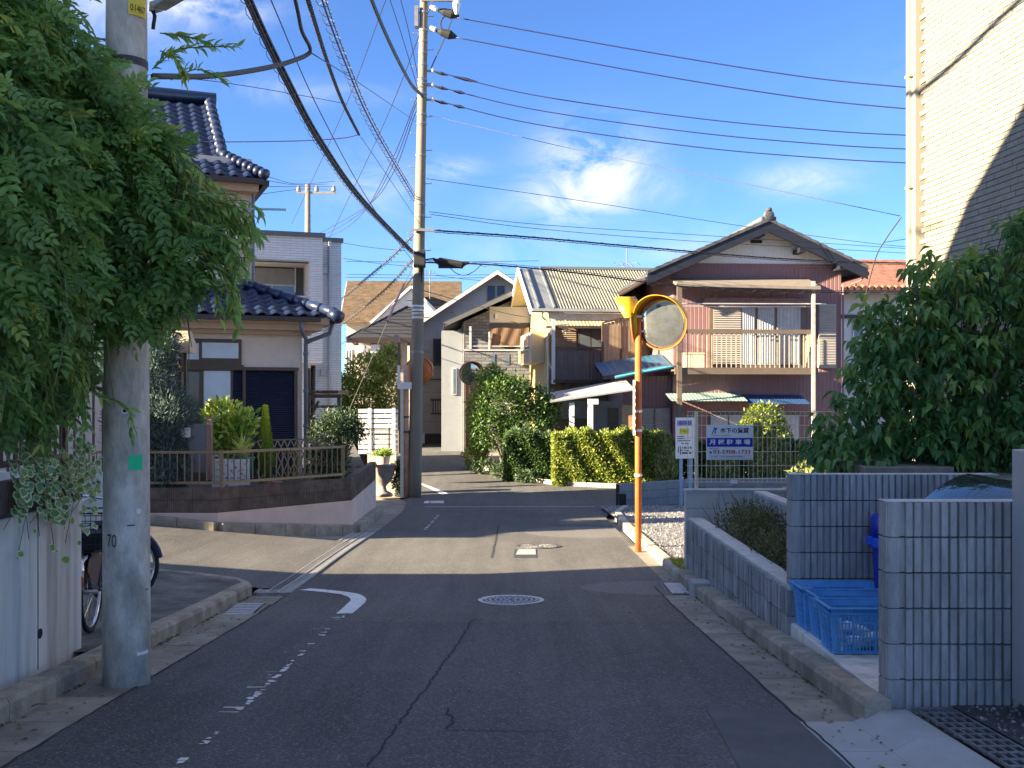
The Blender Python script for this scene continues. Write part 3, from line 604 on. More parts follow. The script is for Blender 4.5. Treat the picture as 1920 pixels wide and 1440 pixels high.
# parked car, tail towards the road
M_CAR = mat('car_paint', (.42,.44,.46), .25, .03, 3, metal=.4, coat=.6); M_GLASS = mat('car_glass', (.02,.025,.03), .03, .05, 2, spec=.9); M_TYRE = mat('tyre', (.015,.015,.016), .8, .2, 20); M_LAMP = mat('tail_lamp', (.35,.01,.01), .2)
gy0 = -.22; t = thing('parked_car', 'silver parked car behind the ribbed wall showing its sloped rear window', 'car', (4.4, 6.8, gy0))
def carsec(prof, y0, y1, inset, name, m, sm=False):
    mb = MB(); n = len(prof); rows = [(y0+.10, inset), (y0, 0), (y1, 0), (y1-.10, inset)]; vs = []
    cx = sum(p[0] for p in prof)/n; cz = sum(p[1] for p in prof)/n
    ys = [y0, y0+.06, y1-.06, y1]; ks = [.93, 1, 1, .93]
    for y, k in zip(ys, ks): vs += [(cx + (x-cx)*k, y, cz + (z-cz)*k) for x, z in prof]
    fs = [(j*n+i, j*n+(i+1) % n, (j+1)*n+(i+1) % n, (j+1)*n+i) for j in range(3) for i in range(n)] + [tuple(range(n))[::-1], tuple(3*n+i for i in range(n))]
    mb.add(vs, fs); return mb.build(name, m, t, sm)
body = [(2.80,.00),(2.78,.40),(2.82,.68),(2.90,.735),(3.4,.76),(4.6,.74),(5.0,.66),(5.9,.54),(6.15,.36),(6.17,.05),(6.05,-.06),(2.9,-.06)]
carsec(body, 6.06, 7.50, 0, 'body', M_CAR, True)
cab = [(2.88,.73),(2.94,.80),(3.04,.875),(3.16,.925),(3.32,.945),(3.9,.95),(4.35,.92),(4.7,.83),(5.0,.70)]
carsec([(x, z) for x, z in cab] , 6.17, 7.42, 0, 'cabin', M_CAR, True)
mb = MB(); n = 10
def rearglass(u, v):
    x = 2.925 + .31*u; z = .775 + .178*math.sin(u*math.pi/2*.92); bow = .03*(1 - (2*v-1)**2); return (x - bow*.7 - .016, 6.25 + 1.08*v, z + .012 + bow*.1)
mb.grid(lambda u, v: rearglass(v, u), 10, 8); mb.build('rear_window', M_GLASS, t, True)
for s in (6.162, 7.428): mb = MB(); mb.prism([(3.2,s,.76),(3.28,s,.90),(3.85,s,.915),(4.3,s,.89),(4.7,s,.76)], (0,.006 if s > 7 else -.006,0)); mb.build('side_window', M_GLASS, t)
for wx in (3.35, 5.5):
    for wy in (6.10, 7.30):
        w_ = MB().lathe([(.27,0),(.29,.03),(.29,.13),(.27,.16)], (wx, wy, gy0+.27), 24, (0,1,0)).build('wheel', M_TYRE, t, True); MB().lathe([(.18,-.005),(.17,-.012)], (wx, wy, gy0+.27), 20, (0,1,0)).build('hub_cap', M_STEEL, w_)
for wy in (6.12, 7.28): MB().box(2.765, 2.79, wy, wy+.14, .42, .62).build('tail_lamp', M_LAMP, t)

# azalea in the planter
M_AZ = leafmat('azalea_leaf', [(0,(.026,.040,.014)),(.45,(.055,.075,.022)),(.8,(.095,.092,.030)),(1,(.12,.085,.04))], .6, .15)
M_TWIG = mat('twig', (.06,.045,.03), .9, .3, 30); M_BARK = mat('bark', (.10,.08,.06), .95, .35, 12, bump=.9, bscale=40, stretch=(1,1,.3))
def shrub(name, label, cat, base, blobs, nleaf, lsize, m, stems=8, tmpl=None, shell=.5, updir=.5, group=None, stem_m=None, sr=.012):
    t = thing(name, label, cat, base, group); b = Vector(base)
    p, v = blob_points(nleaf, blobs, shell); d = noise_dirs(v, .6); d[:,2] += updir; up = noise_dirs(v*.4 + [0,0,.8], .5)
    leaves('foliage', m, t, *(tmpl or leaf_t(.5)), p, (d, up), lsize*(.65 + .7*rng.random(nleaf)))
    mb = MB()
    for k in range(stems):
        c, s = blobs[k % len(blobs)]; q = Vector(c) + Vector([random.uniform(-.6,.6)*s[i] for i in range(3)]); a = b + Vector((random.uniform(-.06,.06), random.uniform(-.06,.06), 0))
        mid = a.lerp(q, .5) + Vector((random.uniform(-.1,.1), random.uniform(-.1,.1), .05)); mb.tube(catmull([a, mid, q], 4), [sr*(1-.09*i) for i in range(9)], 5)
    mb.build('stems', stem_m or M_TWIG, t, True)['kind'] = 'stuff'
    return t
az = []
for k in range(16):
    y = 8.35 + 3.6*random.random(); az.append(((2.58 + random.uniform(-.12,.14), y, .06 + random.uniform(-.04,.06) + .08*(y > 10.5)), (.24,.30,.20 + .06*random.random())))
shrub('azalea_shrub', 'brownish green azalea shrub filling the ribbed planter', 'shrub', (2.55,10.2,-.12), az, 15000, .030, M_AZ, 26, leaf_t(.45), .4)
mb = MB()
for k in range(60):
    y = 8.4 + 3.7*random.random(); a = Vector((2.58+random.uniform(-.2,.2), y, -.1)); q = a + Vector((random.uniform(-.25,.15), random.uniform(-.2,.3), random.uniform(.25,.55))); mb.tube([a, a.lerp(q,.5)+Vector((0,0,.03)), q], [.006,.004,.002], 4)
tag(mb.build('bare_twigs', M_TWIG), 'bare thin twigs sticking out of the azalea', 'twigs', kind='stuff')

# ================================================================ big tree behind the walls
M_DOG = leafmat('tree_leaf', [(0,(.026,.072,.024)),(.35,(.050,.118,.036)),(.75,(.090,.165,.044)),(.95,(.16,.225,.055)),(1,(.24,.23,.05))], .36, .36)
tr = thing('broadleaf_tree', 'dense green tree with drooping pointed leaves behind the block walls', 'tree', (4.3,10.5,-.2))
mb = MB(); 
for q in [(3.4,10.2,1.4),(4.0,10.3,2.6),(4.8,10.5,2.9),(5.4,10.7,2.2),(3.8,9.9,1.6),(4.6,9.8,1.8)]:
    a = Vector((4.3,10.5,-.2)); q = Vector(q); mb.tube(catmull([a, a.lerp(q,.45) + Vector((0,0,.35)), q], 5), [.075 - .006*i for i in range(11)], 7)
mb.build('trunk', M_BARK, tr, True)
TB = [((3.35,10.1,1.15),(.42,.5,.42)),((3.25,10.0,.95),(.38,.4,.25)),((3.7,10.2,1.6),(.5,.6,.5)),((3.9,10.2,2.15),(.5,.55,.45)),((4.2,10.2,1.6),(.7,.7,.7)),((4.45,10.2,2.4),(.6,.65,.5)),((4.35,10.3,2.72),(.38,.5,.26)),
      ((5.0,10.3,2.0),(.7,.7,.75)),((5.1,10.3,2.8),(.5,.6,.45)),((5.3,10.4,3.1),(.4,.5,.35)),((4.7,9.9,1.2),(.7,.5,.4)),((5.6,10.4,1.5),(.7,.7,.9)),((4.1,10.0,1.05),(.6,.5,.3)),((6.2,10.6,2.5),(.7,.8,.8)),((3.6,10.3,2.0),(.3,.4,.3)),((5.2,9.8,.95),(.6,.4,.3))]
N = 1500; pc, vc = blob_points(N, TB, .72); K = 7                       # whorls of drooping leaves at shoot tips
pos = np.repeat(pc, K, 0) + rng.normal(size=(N*K,3))*.035; ang = np.tile(np.arange(K)*2*np.pi/K, N) + np.repeat(rng.random(N)*6.28, K)
d = np.stack([np.cos(ang), np.sin(ang), -.55 - .5*rng.random(N*K)], 1) + .45*np.repeat(vc, K, 0) + .22*rng.normal(size=(N*K,3)); up = np.stack([np.cos(ang)*.6, np.sin(ang)*.6, np.ones(N*K)], 1) + .3*rng.normal(size=(N*K,3))
rv = np.clip(np.repeat(rng.random(N)*.75, K) + .25*rng.random(N*K), 0, 1)
leaves('crown', M_DOG, tr, *leaf_t(.44, .10, .34), pos, (d, up), .10 + .06*rng.random(N*K), rnd=rv)
mb = MB()
for k in range(300): 
    p = Vector(pc[k]); b_ = Vector((4.4,10.4,1.3)); q = p.lerp(b_, .35) + Vector((0,0,-.08)); mb.tube([q, q.lerp(p,.6)+Vector((0,0,.03)), p], [.007,.005,.003], 4)
mb.build('twigs', M_TWIG, tr)['kind'] = 'stuff'

# ================================================================ cream building on the right
fb = Fr(5.80,14.9,0,-84.7); H0, H1 = -.8, 8.2
M_CREAM = mat('cream_siding', (.30,.275,.21), .8, .07, 4, bump=.9, bscale=35, rnd=.05, lift=False)
rb_ = thing('cream_building', 'tall cream building with brick-pattern siding and white corner downpipe', 'building', fb.w((4,3,H0)))
MB(fb).box(.03, 10, .012, 9, H0, H1).build('wall', mat('cream_backing', (.10,.09,.07), .85, .08, 3, lift=False), rb_); MB(fb).box(-.1, 10.2, -.12, 9.2, H1, H1+.25).build('parapet', M_CREAM, rb_)
def sbrick(L_, seed):
    rd = random.Random(seed); mb = MB(); h = .0725; nx = 4; j = lambda: -.006 + rd.uniform(-.0035,.0035); g = .004
    vs = [(g,.012,.002),(L_-g,.012,.002),(L_-g,.012,h),(g,.012,h)] + [(g + (L_-2*g)*i/nx, j(), .004) for i in range(nx+1)] + [(g + (L_-2*g)*i/nx, j(), h-.004) for i in range(nx+1)]
    a, b = 4, 4+nx+1; fs = [(a+i, a+i+1, b+i+1, b+i) for i in range(nx)] + [tuple([0,1]+[a+i for i in range(nx,-1,-1)]), tuple([3]+[b+i for i in range(nx+1)]+[2])[::-1], (0,a,b,3), (1,2,b+nx,a+nx)]
    mb.add(vs, fs); return mb
SBM = [sbrick(.25, i).mesh('siding_brick', M_CREAM) for i in range(4)]
cells = []
for r_ in range(int((H1 - 1.4)/.0758)):
    z = 1.4 + r_*.0758
    for k in range(40):
        u = .09 + k*.25 - (.125 if r_ % 2 else 0) + .03*((r_*13) % 3)
        if u < .06 or u > 9.6: continue
        px = CX + F*fb.w((u,0,z))[0]/fb.w((u,0,z))[1]; py = HY - F*(z-EZ)/fb.w((u,0,z))[1]
        cells.append((0 if (px < 1935 and -10 < py < 470) else 1, fb.w((u,0,z))[1], u, z))
cells.sort(); rest = MB(fb)
for i, (_, _, u, z) in enumerate(cells):
    if i < 300: inst(SBM[i % 4], 'siding_brick', rb_, fb.w((u, 0, z)), (0,0,fb.a))
    else:
        s_ = sbrick(.25, i % 9); rest.add([(x+u, y, zz+z) for x, y, zz in s_.v], s_.f)
rest.build('siding_bricks', M_CREAM, rb_)['kind'] = 'stuff'
M_WHITE = mat('white_trim', (.42,.39,.31), .5, .05, 4, lift=False)
bevel(MB(fb).box(-.06, .045, -.05, .05, H0, H1).build('corner_trim', M_WHITE, rb_), .006); bevel(MB(fb).box(-.13, -.05, -.10, -.02, H0, H1).build('downpipe', M_WHITE, rb_), .008)
for z in (2.95, 4.5, 6.1): MB(fb).box(-.14, .0, -.115, -.01, z, z+.035).build('pipe_bracket', M_WHITE, rb_)

# ================================================================ traffic mirrors
M_ORANGE = mat('mirror_orange', (.46,.108,.020), .6, .2, 6, dirt=.3, dirtcol=(.40,.22,.13), dscale=5); M_YEL = mat('mirror_yellow', (.50,.28,.005), .5, .08, 6)
M_MIRROR = mat('mirror_glass', (.50,.54,.52), .05, .15, 6, metal=.85, lift=False); M_PALE = mat('sign_white', (.72,.72,.70), .6, .05, 6)
def mirror_head(t, c, nrm, r, hoodm, rimm, back=M_YEL):
    c = Vector(c); n = Vector(nrm).normalized(); hd = MB()
    g = MB().lathe([(r*math.sin(a)/math.sin(.62), (math.cos(a) - math.cos(.62))*r*.55) for a in np.linspace(.62,.001,9)], c, 36, n).build('mirror', M_MIRROR, t, True)
    MB().tube([c + (lambda q: q @ Vector((r*1.02*math.cos(a), r*1.02*math.sin(a), 0)))(Vector((0,0,1)).rotation_difference(n)) for a in np.linspace(0, 2*math.pi, 37)[:-1]], r*.034, 6, closed=True).build('rim', rimm, g, True)
    MB().lathe([(r*1.01,.0),(r*.95,.05),(r*.6,.10),(r*.2,.115)], c - n*.01, 30, -n).build('back_shell', back, g, True)
    side = n.cross(Vector((0,0,1))).normalized(); up = side.cross(n).normalized(); vs = []; N_ = 22
    for k in range(N_+1):
        a = R(8) + R(164)*k/N_; e = side*math.cos(a) + up*math.sin(a); ext = .06 + .20*r/.38*math.sin((a))
        for rad, dd in ((1.05,-.04),(1.10,ext),(1.08,ext),(1.03,-.04)): vs.append(c + e*r*rad + n*dd)
    hd.add(vs, [(4*k+i, 4*k+(i+1) % 4, 4*(k+1)+(i+1) % 4, 4*(k+1)+i) for k in range(N_) for i in range(4)]); hd.build('hood', hoodm, g, True)
    return g
b1 = Vector((1.84,15.15,zg(15.15)))
t = thing('traffic_mirror', 'orange pole with two round convex traffic mirrors and yellow hoods by the gravel lot', 'traffic mirror', b1)
MB().tube([b1 + Vector((0,0,-.1)), b1 + Vector((0,0,3.42))], .048, 16).build('pole', M_ORANGE, t, True)
MB().lathe([(.057,0),(.057,.03)], (1.84,15.15,2.66), 16).build('pole_cap', M_PALE, t)
for z in (.35, 1.0, 1.28): MB().lathe([(.058,0),(.058,.035)], (1.84,15.15,z), 16).build('band', M_PALE, t)
pl = MB().box(1.765,1.79,15.075,15.16,.95,1.75).build('name_plate', M_PALE, t)
for k in range(7): MB().box(1.7735,1.787,15.0725,15.0745,1.02+k*.1,1.08+k*.1).build('lettering', mat('plate_red', (.5,.08,.05)), pl)
mirror_head(t, (2.16,15.0,2.57), (-.50,-.87,-.10), .375, M_YEL, M_ORANGE); mirror_head(t, (1.82,15.42,2.60), (-.93,.25,-.08), .375, M_YEL, M_ORANGE)
mb = MB(); mb.bar((1.84,15.15,2.45),(2.14,15.08,2.50),.03,.03); mb.bar((1.84,15.15,2.62),(2.14,15.08,2.62),.03,.03); mb.bar((1.84,15.15,2.5),(1.86,15.4,2.55),.03,.03); mb.build('bracket', M_STEEL, t)
# the mirror further down the road
b3 = Vector((-1.56,36.3,zg(36.3))); t = thing('traffic_mirror', 'slim orange traffic mirror at the bend beside the leafy hedge', 'traffic mirror', b3)
MB().tube([b3, b3 + Vector((0,0,3.3))], .06, 12).build('pole', M_ORANGE, t, True); mirror_head(t, (-1.43,36.1,2.33), (.34,-.90,-.12), .40, M_ORANGE, M_ORANGE)
b2 = Vector((-2.84,27.9,zg(28))); t = thing('traffic_mirror', 'orange mirror pole with white name board close against the tall pole', 'traffic mirror', b2)
MB().tube([b2, b2 + Vector((0,0,3.55))], .075, 12).build('pole', mat('lit_orange', (.50,.27,.17), .7, .2, 5), t, True); mirror_head(t, (-2.55,28.35,2.2), (.15,.95,-.1), .38, M_ORANGE, M_ORANGE, M_ORANGE)  # pole orange made paler to paint in the light on it
mb = MB().box(-3.06,-2.68,27.75,27.79,1.72,1.90); mb.build('name_board', M_PALE, t); mb = MB().box(-3.06,-2.99,27.74,27.80,1.90,2.35); mb.build('side_plate', M_PALE, t)
mb = MB().box(-2.99,-2.90,27.82,27.98,zg(28),1.72); mb.build('guard_board', mat('cream_board', (.62,.55,.42), .7, .1, 5), t)
for z in (.55, .95): MB().lathe([(.08,0),(.08,.05)], (-2.84,27.9,z), 12).build('band', M_IRON, t)
# ================================================================ left foreground: wall, vine, pole, bicycle, the house that shades the road
def hit(fr, px, py, v=0.0):                     # where the sight line of a photo pixel meets the plane v of a frame: (u, z)
    k = (px - CX)/F; n = Vector((-fr.s, fr.c)); d0 = (fr.o.x*n.x + fr.o.y*n.y) + v; t_ = d0/(k*n.x + n.y); x, y = k*t_, t_
    return ((x - fr.o.x)*fr.c + (y - fr.o.y)*fr.s, EZ - (py - HY)/F*t_)
lw = thing('retaining_wall', 'streaked grey concrete retaining wall under the vine by the left kerb', 'wall', (-3.2, 3.5, zg(5)-.3))
bevel(MB().box(-3.36, -3.08, -3, 7.45, -1.0, .76).build('wall', M_CONC, lw), .012)
for y in (6.75, 4.9, 3.0): MB().box(-3.085, -3.078, y, y+.012, zg(y)+.1, .755).build('joint', mat('joint_grey', (.12,.115,.10), .9, .2, 9), lw)
MB().lathe([(.033,0),(.033,.004)], (-3.079, 6.78, zg(6.8)+.33), 14, (1,0,0)).build('drain_hole', M_BLACK, lw)
M_RIBB = mat('brown_ribbed_block', (.105,.08,.065), .92, .35, 5, bump=.8, bscale=45, rnd=.15, dirt=.6, dirtcol=(.05,.042,.038), dscale=2.5)
RBB = [rib_block(.4, .2, 12, .12, .010, M_RIBB, seed=i) for i in range(20, 23)]
rib_wall('block_course', 'brown ribbed block course on top of the left retaining wall', Fr(-3.09,-2.0,0,90), 9.4, .98, 1, meshes=RBB, t=.12)
for o in [o for o in COL.objects if o.name.startswith('block_course')]: o.location = o.location  # the course faces the road
M_BRONZE = mat('bronze_alu', (.085,.06,.042), .5, .12, 8, metal=.2)
lf = thing('railing', 'brown vertical bar railing on the left wall under the vine', 'fence', (-3.18, 5, .98))
for z in (1.06, 1.72): MB().box(-3.20,-3.165,3.2,7.4,z,z+.04).build('rail', M_BRONZE, lf)
for k, y in enumerate(np.arange(5.2, 7.41, .085)): MB().box(-3.19,-3.175,y,y+.018,1.06,1.74).build('bar', M_BRONZE, lf)
for y in (5.4, 7.36): MB().box(-3.205,-3.16,y,y+.045,.96,1.80).build('post', M_BRONZE, lf)
bw = thing('back_wall', 'plain grey concrete wall behind the parked bicycle', 'wall', (-5.6,10.9,-.5)); MB().box(-8,-4.0,10.85,11.0,-.8,.72).build('wall', M_CONC, bw)
for k, x in enumerate(np.arange(-5.6,-4.05,.1)): MB().box(x,x+.02,10.9,10.92,.72,1.7).build('fence_bar', M_BRONZE, bw)
MB().box(-5.7,-4.03,10.89,10.93,1.66,1.72).build('fence_rail', M_BRONZE, bw)

# concrete pole close by
M_POLE = mat('pole_concrete', (.52,.465,.39), .85, .30, 5, bump=.6, bscale=45, dirt=.95, dirtcol=(.20,.18,.15), dscale=2.6, stretch=(1.6,1.6,.8))
pb = Vector((-2.52,6.8,zg(6.8))); r0, tap = .152, .0055
def prad(z): return r0 - tap*(z - pb.z)
lp = thing('utility_pole', 'thick grey concrete pole wrapped by vine at the left kerb', 'utility pole', pb)
MB().tube([pb + Vector((0,0,-.2 if i == 0 else i*.75)) for i in range(15)], [prad(pb.z + i*.75) for i in range(15)], 36).build('shaft', M_POLE, lp, True)
def wrap(me_or_pts, z, ang, off=.002):          # lay flat x,y points round the pole at height z; ang 0 faces the camera
    out = []
    for x, y, d in me_or_pts:
        r_ = prad(z + y) + off + d; a = ang + x/r_; out.append((pb.x + r_*math.sin(a), pb.y - r_*math.cos(a), z + y))
    return out
def pole_patch(name, m, z, ang, w, h, off=.003):
    n = 8; pts = [(-w/2 + w*i/n, y, 0) for y in (-h/2, h/2) for i in range(n+1)]; mb = MB(); mb.add(wrap(pts, z, ang, off), [(i, i+1, n+2+i, n+1+i) for i in range(n)]); return mb.build(name, m, lp)
def pole_text(body, m, z, ang, w, h, off=.0045):
    o = text(body, m, lp, .1, pb, width=w, height=h, ext=0); me = o.data; o.rotation_euler = (0,0,0); o.location = (0,0,0)
    cs = wrap([(v.co.x, v.co.y, 0) for v in me.vertices], z, ang, off)
    for v, c in zip(me.vertices, cs): v.co = Vector(c) - pb
    return o
facing = math.atan2(pb.x, pb.y)                # direction from the pole to the camera
def pang(px, z):                               # angle round the pole for a photo column
    r_ = prad(z); c = CX + F*pb.x/pb.y; return math.asin(max(-.98, min(.98, (px - c)/F*pb.y/r_))) + -facing*0 + math.atan2(-pb.x, pb.y)
def pz(py): return EZ - (py - HY)/F*(pb.y - .13)
M_GREEN = mat('green_tape', (.0,.52,.20), .5, .05, 9); M_INK = mat('ink', (.05,.05,.055), .8); M_PYEL = mat('plate_yellow', (.72,.50,.04), .5, .08, 14); M_BLK = mat('lettering_black', (.015,.015,.015), .7)
pole_patch('sticker', M_GREEN, pz(867.5), pang(253, 1), .092, .094)
pole_patch('number_plate', M_PYEL, pz(6), pang(257, 4), .135, .13, .006); pole_text('01467', M_BLK, pz(12), pang(257, 4), .112, .045, .0085)
pole_text('70', M_INK, pz(1015), pang(212, .7), .072, .085)
MB().lathe([(.022,0),(.022,.006),(.012,.006),(.012,0)], wrap([(0,0,0)], pz(770), pang(234, 1.4), -.001)[0], 16, (math.sin(pang(234,1)), -math.cos(pang(234,1)), 0)).build('bolt_hole', M_PALE, lp); MB().lathe([(.0115,0),(.0115,.008)], wrap([(0,0,0)], pz(770), pang(234, 1.4), -.001)[0], 12, (math.sin(pang(234,1)), -math.cos(pang(234,1)), 0)).build('bolt', M_BLACK, lp)
pole_patch('sticker', M_PALE, pz(960), pang(258, .8), .032, .035); pole_patch('tape', M_PALE, pz(1228), pang(266, -.1), .095, .022)
for py, w in ((985,.06),(1110,.03)): pole_patch('scuff', M_INK, pz(py), pang(245 if py < 1100 else 272, .9), w*.8, .008)
MB().tube([pb + Vector((0,0,4.02 + i*.05)) for i in range(2)], prad(4)+.006, 30).build('band', M_IRON, lp)
mb = MB(); mb.bar(PP(287,14,6.7), PP(300,10,6.6), .05, .06); mb.build('lamp_bracket', M_STEEL, lp)
mb = MB(); mb.bar(PP(297,13,6.55), PP(345,-16,6.2), .10, .035); bevel(mb.build('lamp_arm', M_STEEL, lp), .01)
mb = MB(); mb.tube(catmull([PP(286,20,6.66), PP(290,30,6.64), PP(288,45,6.64), PP(287,55,6.65)], 4), .012, 6); mb.build('cable_clip', M_BLK, lp)
mb = MB(); mb.tube(catmull([PP(285,632,6.66), PP(292,620,6.66), PP(297,628,6.66), PP(286,634,6.66)], 4), .004, 5); mb.build('wire_loop', mat('cream_wire', (.6,.56,.45)), lp)

# the vine
M_VINE = leafmat('vine_leaf', [(0,(.032,.072,.022)),(.4,(.075,.15,.040)),(.8,(.125,.215,.058)),(1,(.26,.30,.07))], .36, .42)
VB = [((-2.75,5.2,2.5),(.5,.8,.9)),((-2.7,6.0,2.9),(.5,.5,.75)),((-2.38,6.2,2.72),(.40,.35,.58)),((-2.08,6.3,2.42),(.22,.26,.34)),((-3.0,6.6,3.3),(.5,.6,.6)),((-2.95,6.4,2.15),(.26,.5,.42)),((-2.99,6.8,1.78),(.15,.45,.30)),
      ((-2.7,5.0,2.1),(.33,.6,.5)),((-3.0,6.3,1.55),(.14,.5,.25)),((-2.85,5.6,3.5),(.45,.7,.55)),((-2.3,6.25,2.12),(.26,.25,.2)),((-2.62,6.3,3.15),(.36,.4,.35)),((-2.62,5.7,2.35),(.30,.4,.45)),((-2.4,6.3,2.95),(.34,.3,.3))]
vt = thing('climbing_vine', 'huge green climbing vine spilling over the left wall and round the pole', 'vine', (-3.0,6.0,.9))
n = 9500; p, v = blob_points(n, VB, .6); d = noise_dirs(v*[.9,.6,.5], .55); d[:,2] -= .55; up = noise_dirs(v*.8 + [.2,-.3,.6], .4)
leaves('foliage', M_VINE, vt, *pinnate_t(4), p, (d, up), .085 + .115*rng.random(n)**1.3, rnd=np.clip(rng.beta(2,2.6,n)*.7 + .22*(np.sin(p[:,0]*9+p[:,2]*7)*np.sin(p[:,1]*8-p[:,2]*5)+.6) + .2*(p[:,2] > 3.3)*rng.random(n) + .25*(rng.random(n) < .06), 0, 1))  # leaves high up set lighter, painting the light the top catches
n = 900; tp_ = []                                 # fine-leaved hanging sprays along the lower rim and right edge
mb = MB(); sp_p, sp_d = [], []
for a, b, k in [((340,330),(450,500),12),((370,420),(470,430),9),((320,300),(430,600),10),((340,400),(440,520),8),((300,480),(335,560),3),((120,650),(150,800),7),((60,640),(80,820),6),((215,720),(258,800),1),((380,500),(440,570),4)]:
    for j in range(k):
        s0 = PP(a[0]+random.uniform(-40,20), a[1]+random.uniform(-60,40), 6.25+random.uniform(-.15,.25)); s1 = PP(b[0]+random.uniform(-25,25), b[1]+random.uniform(-40,40), 6.3+random.uniform(-.15,.2))
        c = catmull([s0, s0.lerp(s1,.5) + Vector((.08,0,.06)), s1], 7); mb.tube(c, [.004 - .0002*i for i in range(len(c))], 4)
        for q0, q1 in zip(c, c[1:]):
            for s_ in (0,1):
                sp_p.append(q0.lerp(q1, random.random())); sp_d.append((q1-q0).normalized() + Vector((random.uniform(-1,1), random.uniform(-1,1), random.uniform(-.9,.4))))
for pts in [[(300,62),(345,68),(386,78)],[(285,130),(330,95),(385,88),(443,88)],[(300,95),(330,110),(350,150)],[(320,150),(370,130),(420,150)]]:
    c = catmull([PP(x, y, 6.35) for x, y in pts], 8); mb.tube(c, .004, 4)
    for q0, q1 in zip(c, c[1:]):
        for s_ in (0,1): sp_p.append(q0.lerp(q1, random.random())); sp_d.append((q1-q0).normalized() + Vector((random.uniform(-.8,.8), random.uniform(-.6,.6), random.uniform(-.8,.8))))
for k in range(60):
    q = Vector(p[k*9 % len(p)]); mb.tube(catmull([q, q + Vector((.02,-.02,-.25)), q + Vector((random.uniform(-.05,.1),-.03,-.55))], 4), .003, 4)
mb.build('stems', mat('vine_stem', (.10,.11,.045), .8, .3, 20), vt)['kind'] = 'stuff'; sp_p = np.array([tuple(q) for q in sp_p]); sp_d = np.array([tuple(q) for q in sp_d])
leaves('spray_leaves', M_VINE, vt, *leaf_t(.28, .05, .2), sp_p, (sp_d, noise_dirs(np.tile([0,-.4,1.],(len(sp_p),1)), .5)), .05 + .05*rng.random(len(sp_p)), rnd=.5 + .5*rng.random(len(sp_p)))
# variegated ivy over the block course
iv = thing('variegated_ivy', 'cream-edged variegated ivy trailing over the brown block course', 'ivy', (-3.0,6.6,.76))
n = 420; y = 6.25 + 1.2*rng.random(n); z = .80 + .42*rng.random(n)**1.3 + .1*np.sin(y*9) - .28*(rng.random(n) < .12)*rng.random(n)*1.4; x = -3.03 + .07*rng.random(n); pos = np.stack([x, y, z], 1)
dd = np.stack([.5 + .3*rng.random(n), .9*rng.normal(size=n), -.9 + .6*rng.normal(size=n)], 1); uu = np.stack([np.ones(n), .4*rng.normal(size=n) - .3, .6 + .3*rng.normal(size=n)], 1); sc = .045 + .035*rng.random(n)
rt = ([(0,0,0),(.42,.3,.04),(.36,.7,.03),(0,1,-.08),(-.36,.7,.03),(-.42,.3,.04)], [(0,1,2,3),(0,3,4,5)])
leaves('leaf_margins', leafmat('ivy_cream', [(0,(.36,.38,.17)),(1,(.62,.60,.36))], .5, .2), iv, *rt, pos, (dd, uu), sc)['kind'] = 'stuff'
leaves('leaf_blades', leafmat('ivy_green', [(0,(.05,.12,.035)),(1,(.13,.22,.07))], .5, .2), iv, *rt, pos + .004*uu + .12*sc[:,None]*dd/np.linalg.norm(dd, axis=1)[:,None], (dd, uu), sc*.72)['kind'] = 'stuff'
mb = MB()
for k in range(10): yy = 6.3 + k*.11; mb.tube(catmull([(-3.06,yy,1.1),(-3.03,yy+random.uniform(-.1,.1),.95),(-3.02,yy+random.uniform(-.15,.15),.82),(-3.06,yy+random.uniform(-.2,.2),.70 - .1*(k % 3))], 5), .0022, 4)
mb.build('stems', M_TWIG, iv)['kind'] = 'stuff'

# bicycle
bf = Fr(-3.30,8.15,zg(8.2)+.115,98.5); M_BFR = mat('bike_frame', (.03,.03,.09), .35, .1, 6, coat=.4); M_CHR = mat('chrome', (.6,.6,.6), .2, .1, 9, metal=1); M_BRN = mat('brown_vinyl', (.10,.055,.04), .6, .15, 9)
bk = thing('bicycle', 'parked city bicycle with rear basket between the wall and the thick pole', 'bicycle', bf.w((.55,0,0)))
bf0 = bf
for u0 in (0, 1.1):
    bf = bf0 if u0 == 0 else Fr(*bf0.w((1.1,0,0)), 98.5-62)
    uu0 = u0; u0 = 0
    w_ = MB(bf).tube([(u0 + .31*math.cos(a), 0, .33 + .31*math.sin(a)) for a in np.linspace(0, 2*math.pi, 33)[:-1]], .019, 8, closed=True).build('tyre', M_TYRE, bk, True)
    MB(bf).tube([(u0 + .285*math.cos(a), 0, .33 + .285*math.sin(a)) for a in np.linspace(0, 2*math.pi, 33)[:-1]], .012, 6, closed=True).build('rim', M_CHR, w_, True)
    mb = MB(bf)
    for k in range(18): a = 2*math.pi*k/18; mb.tube([(u0 + .02*math.cos(a+1), .02*(-1)**k, .33 + .02*math.sin(a+1)), (u0 + .28*math.cos(a), 0, .33 + .28*math.sin(a))], .0015, 4)
    mb.build('spokes', M_CHR, w_)['kind'] = 'stuff'; MB(bf).tube([(u0,-.06,.33),(u0,.06,.33)], .03, 10).build('hub', M_CHR, w_)
    MB(bf).tube([(u0 + .345*math.cos(a), 0, .33 + .345*math.sin(a)) for a in np.linspace(R(10), R(170), 14)], .022, 6).build('mudguard', M_BFR if uu0 else M_CHR, bk)
bf = bf0
mb = MB(bf)
for a, b, r_ in [((.42,0,.30),(.30,0,.80),.017),((.42,0,.30),(.93,0,.75),.02),((.93,0,.62),(.93-.02,0,.95),.018),((.94,0,.62),(1.1,-.05,.33),.012),((.94,0,.62),(1.1,.05,.33),.012),((0,.06,.33),(.42,.04,.30),.011),((0,-.06,.33),(.42,-.04,.30),.011),((0,.06,.33),(.32,.03,.72),.009),((0,-.06,.33),(.32,-.03,.72),.009)]: mb.tube([a, b], r_, 8)
mb.build('frame', M_BFR, bk, True)
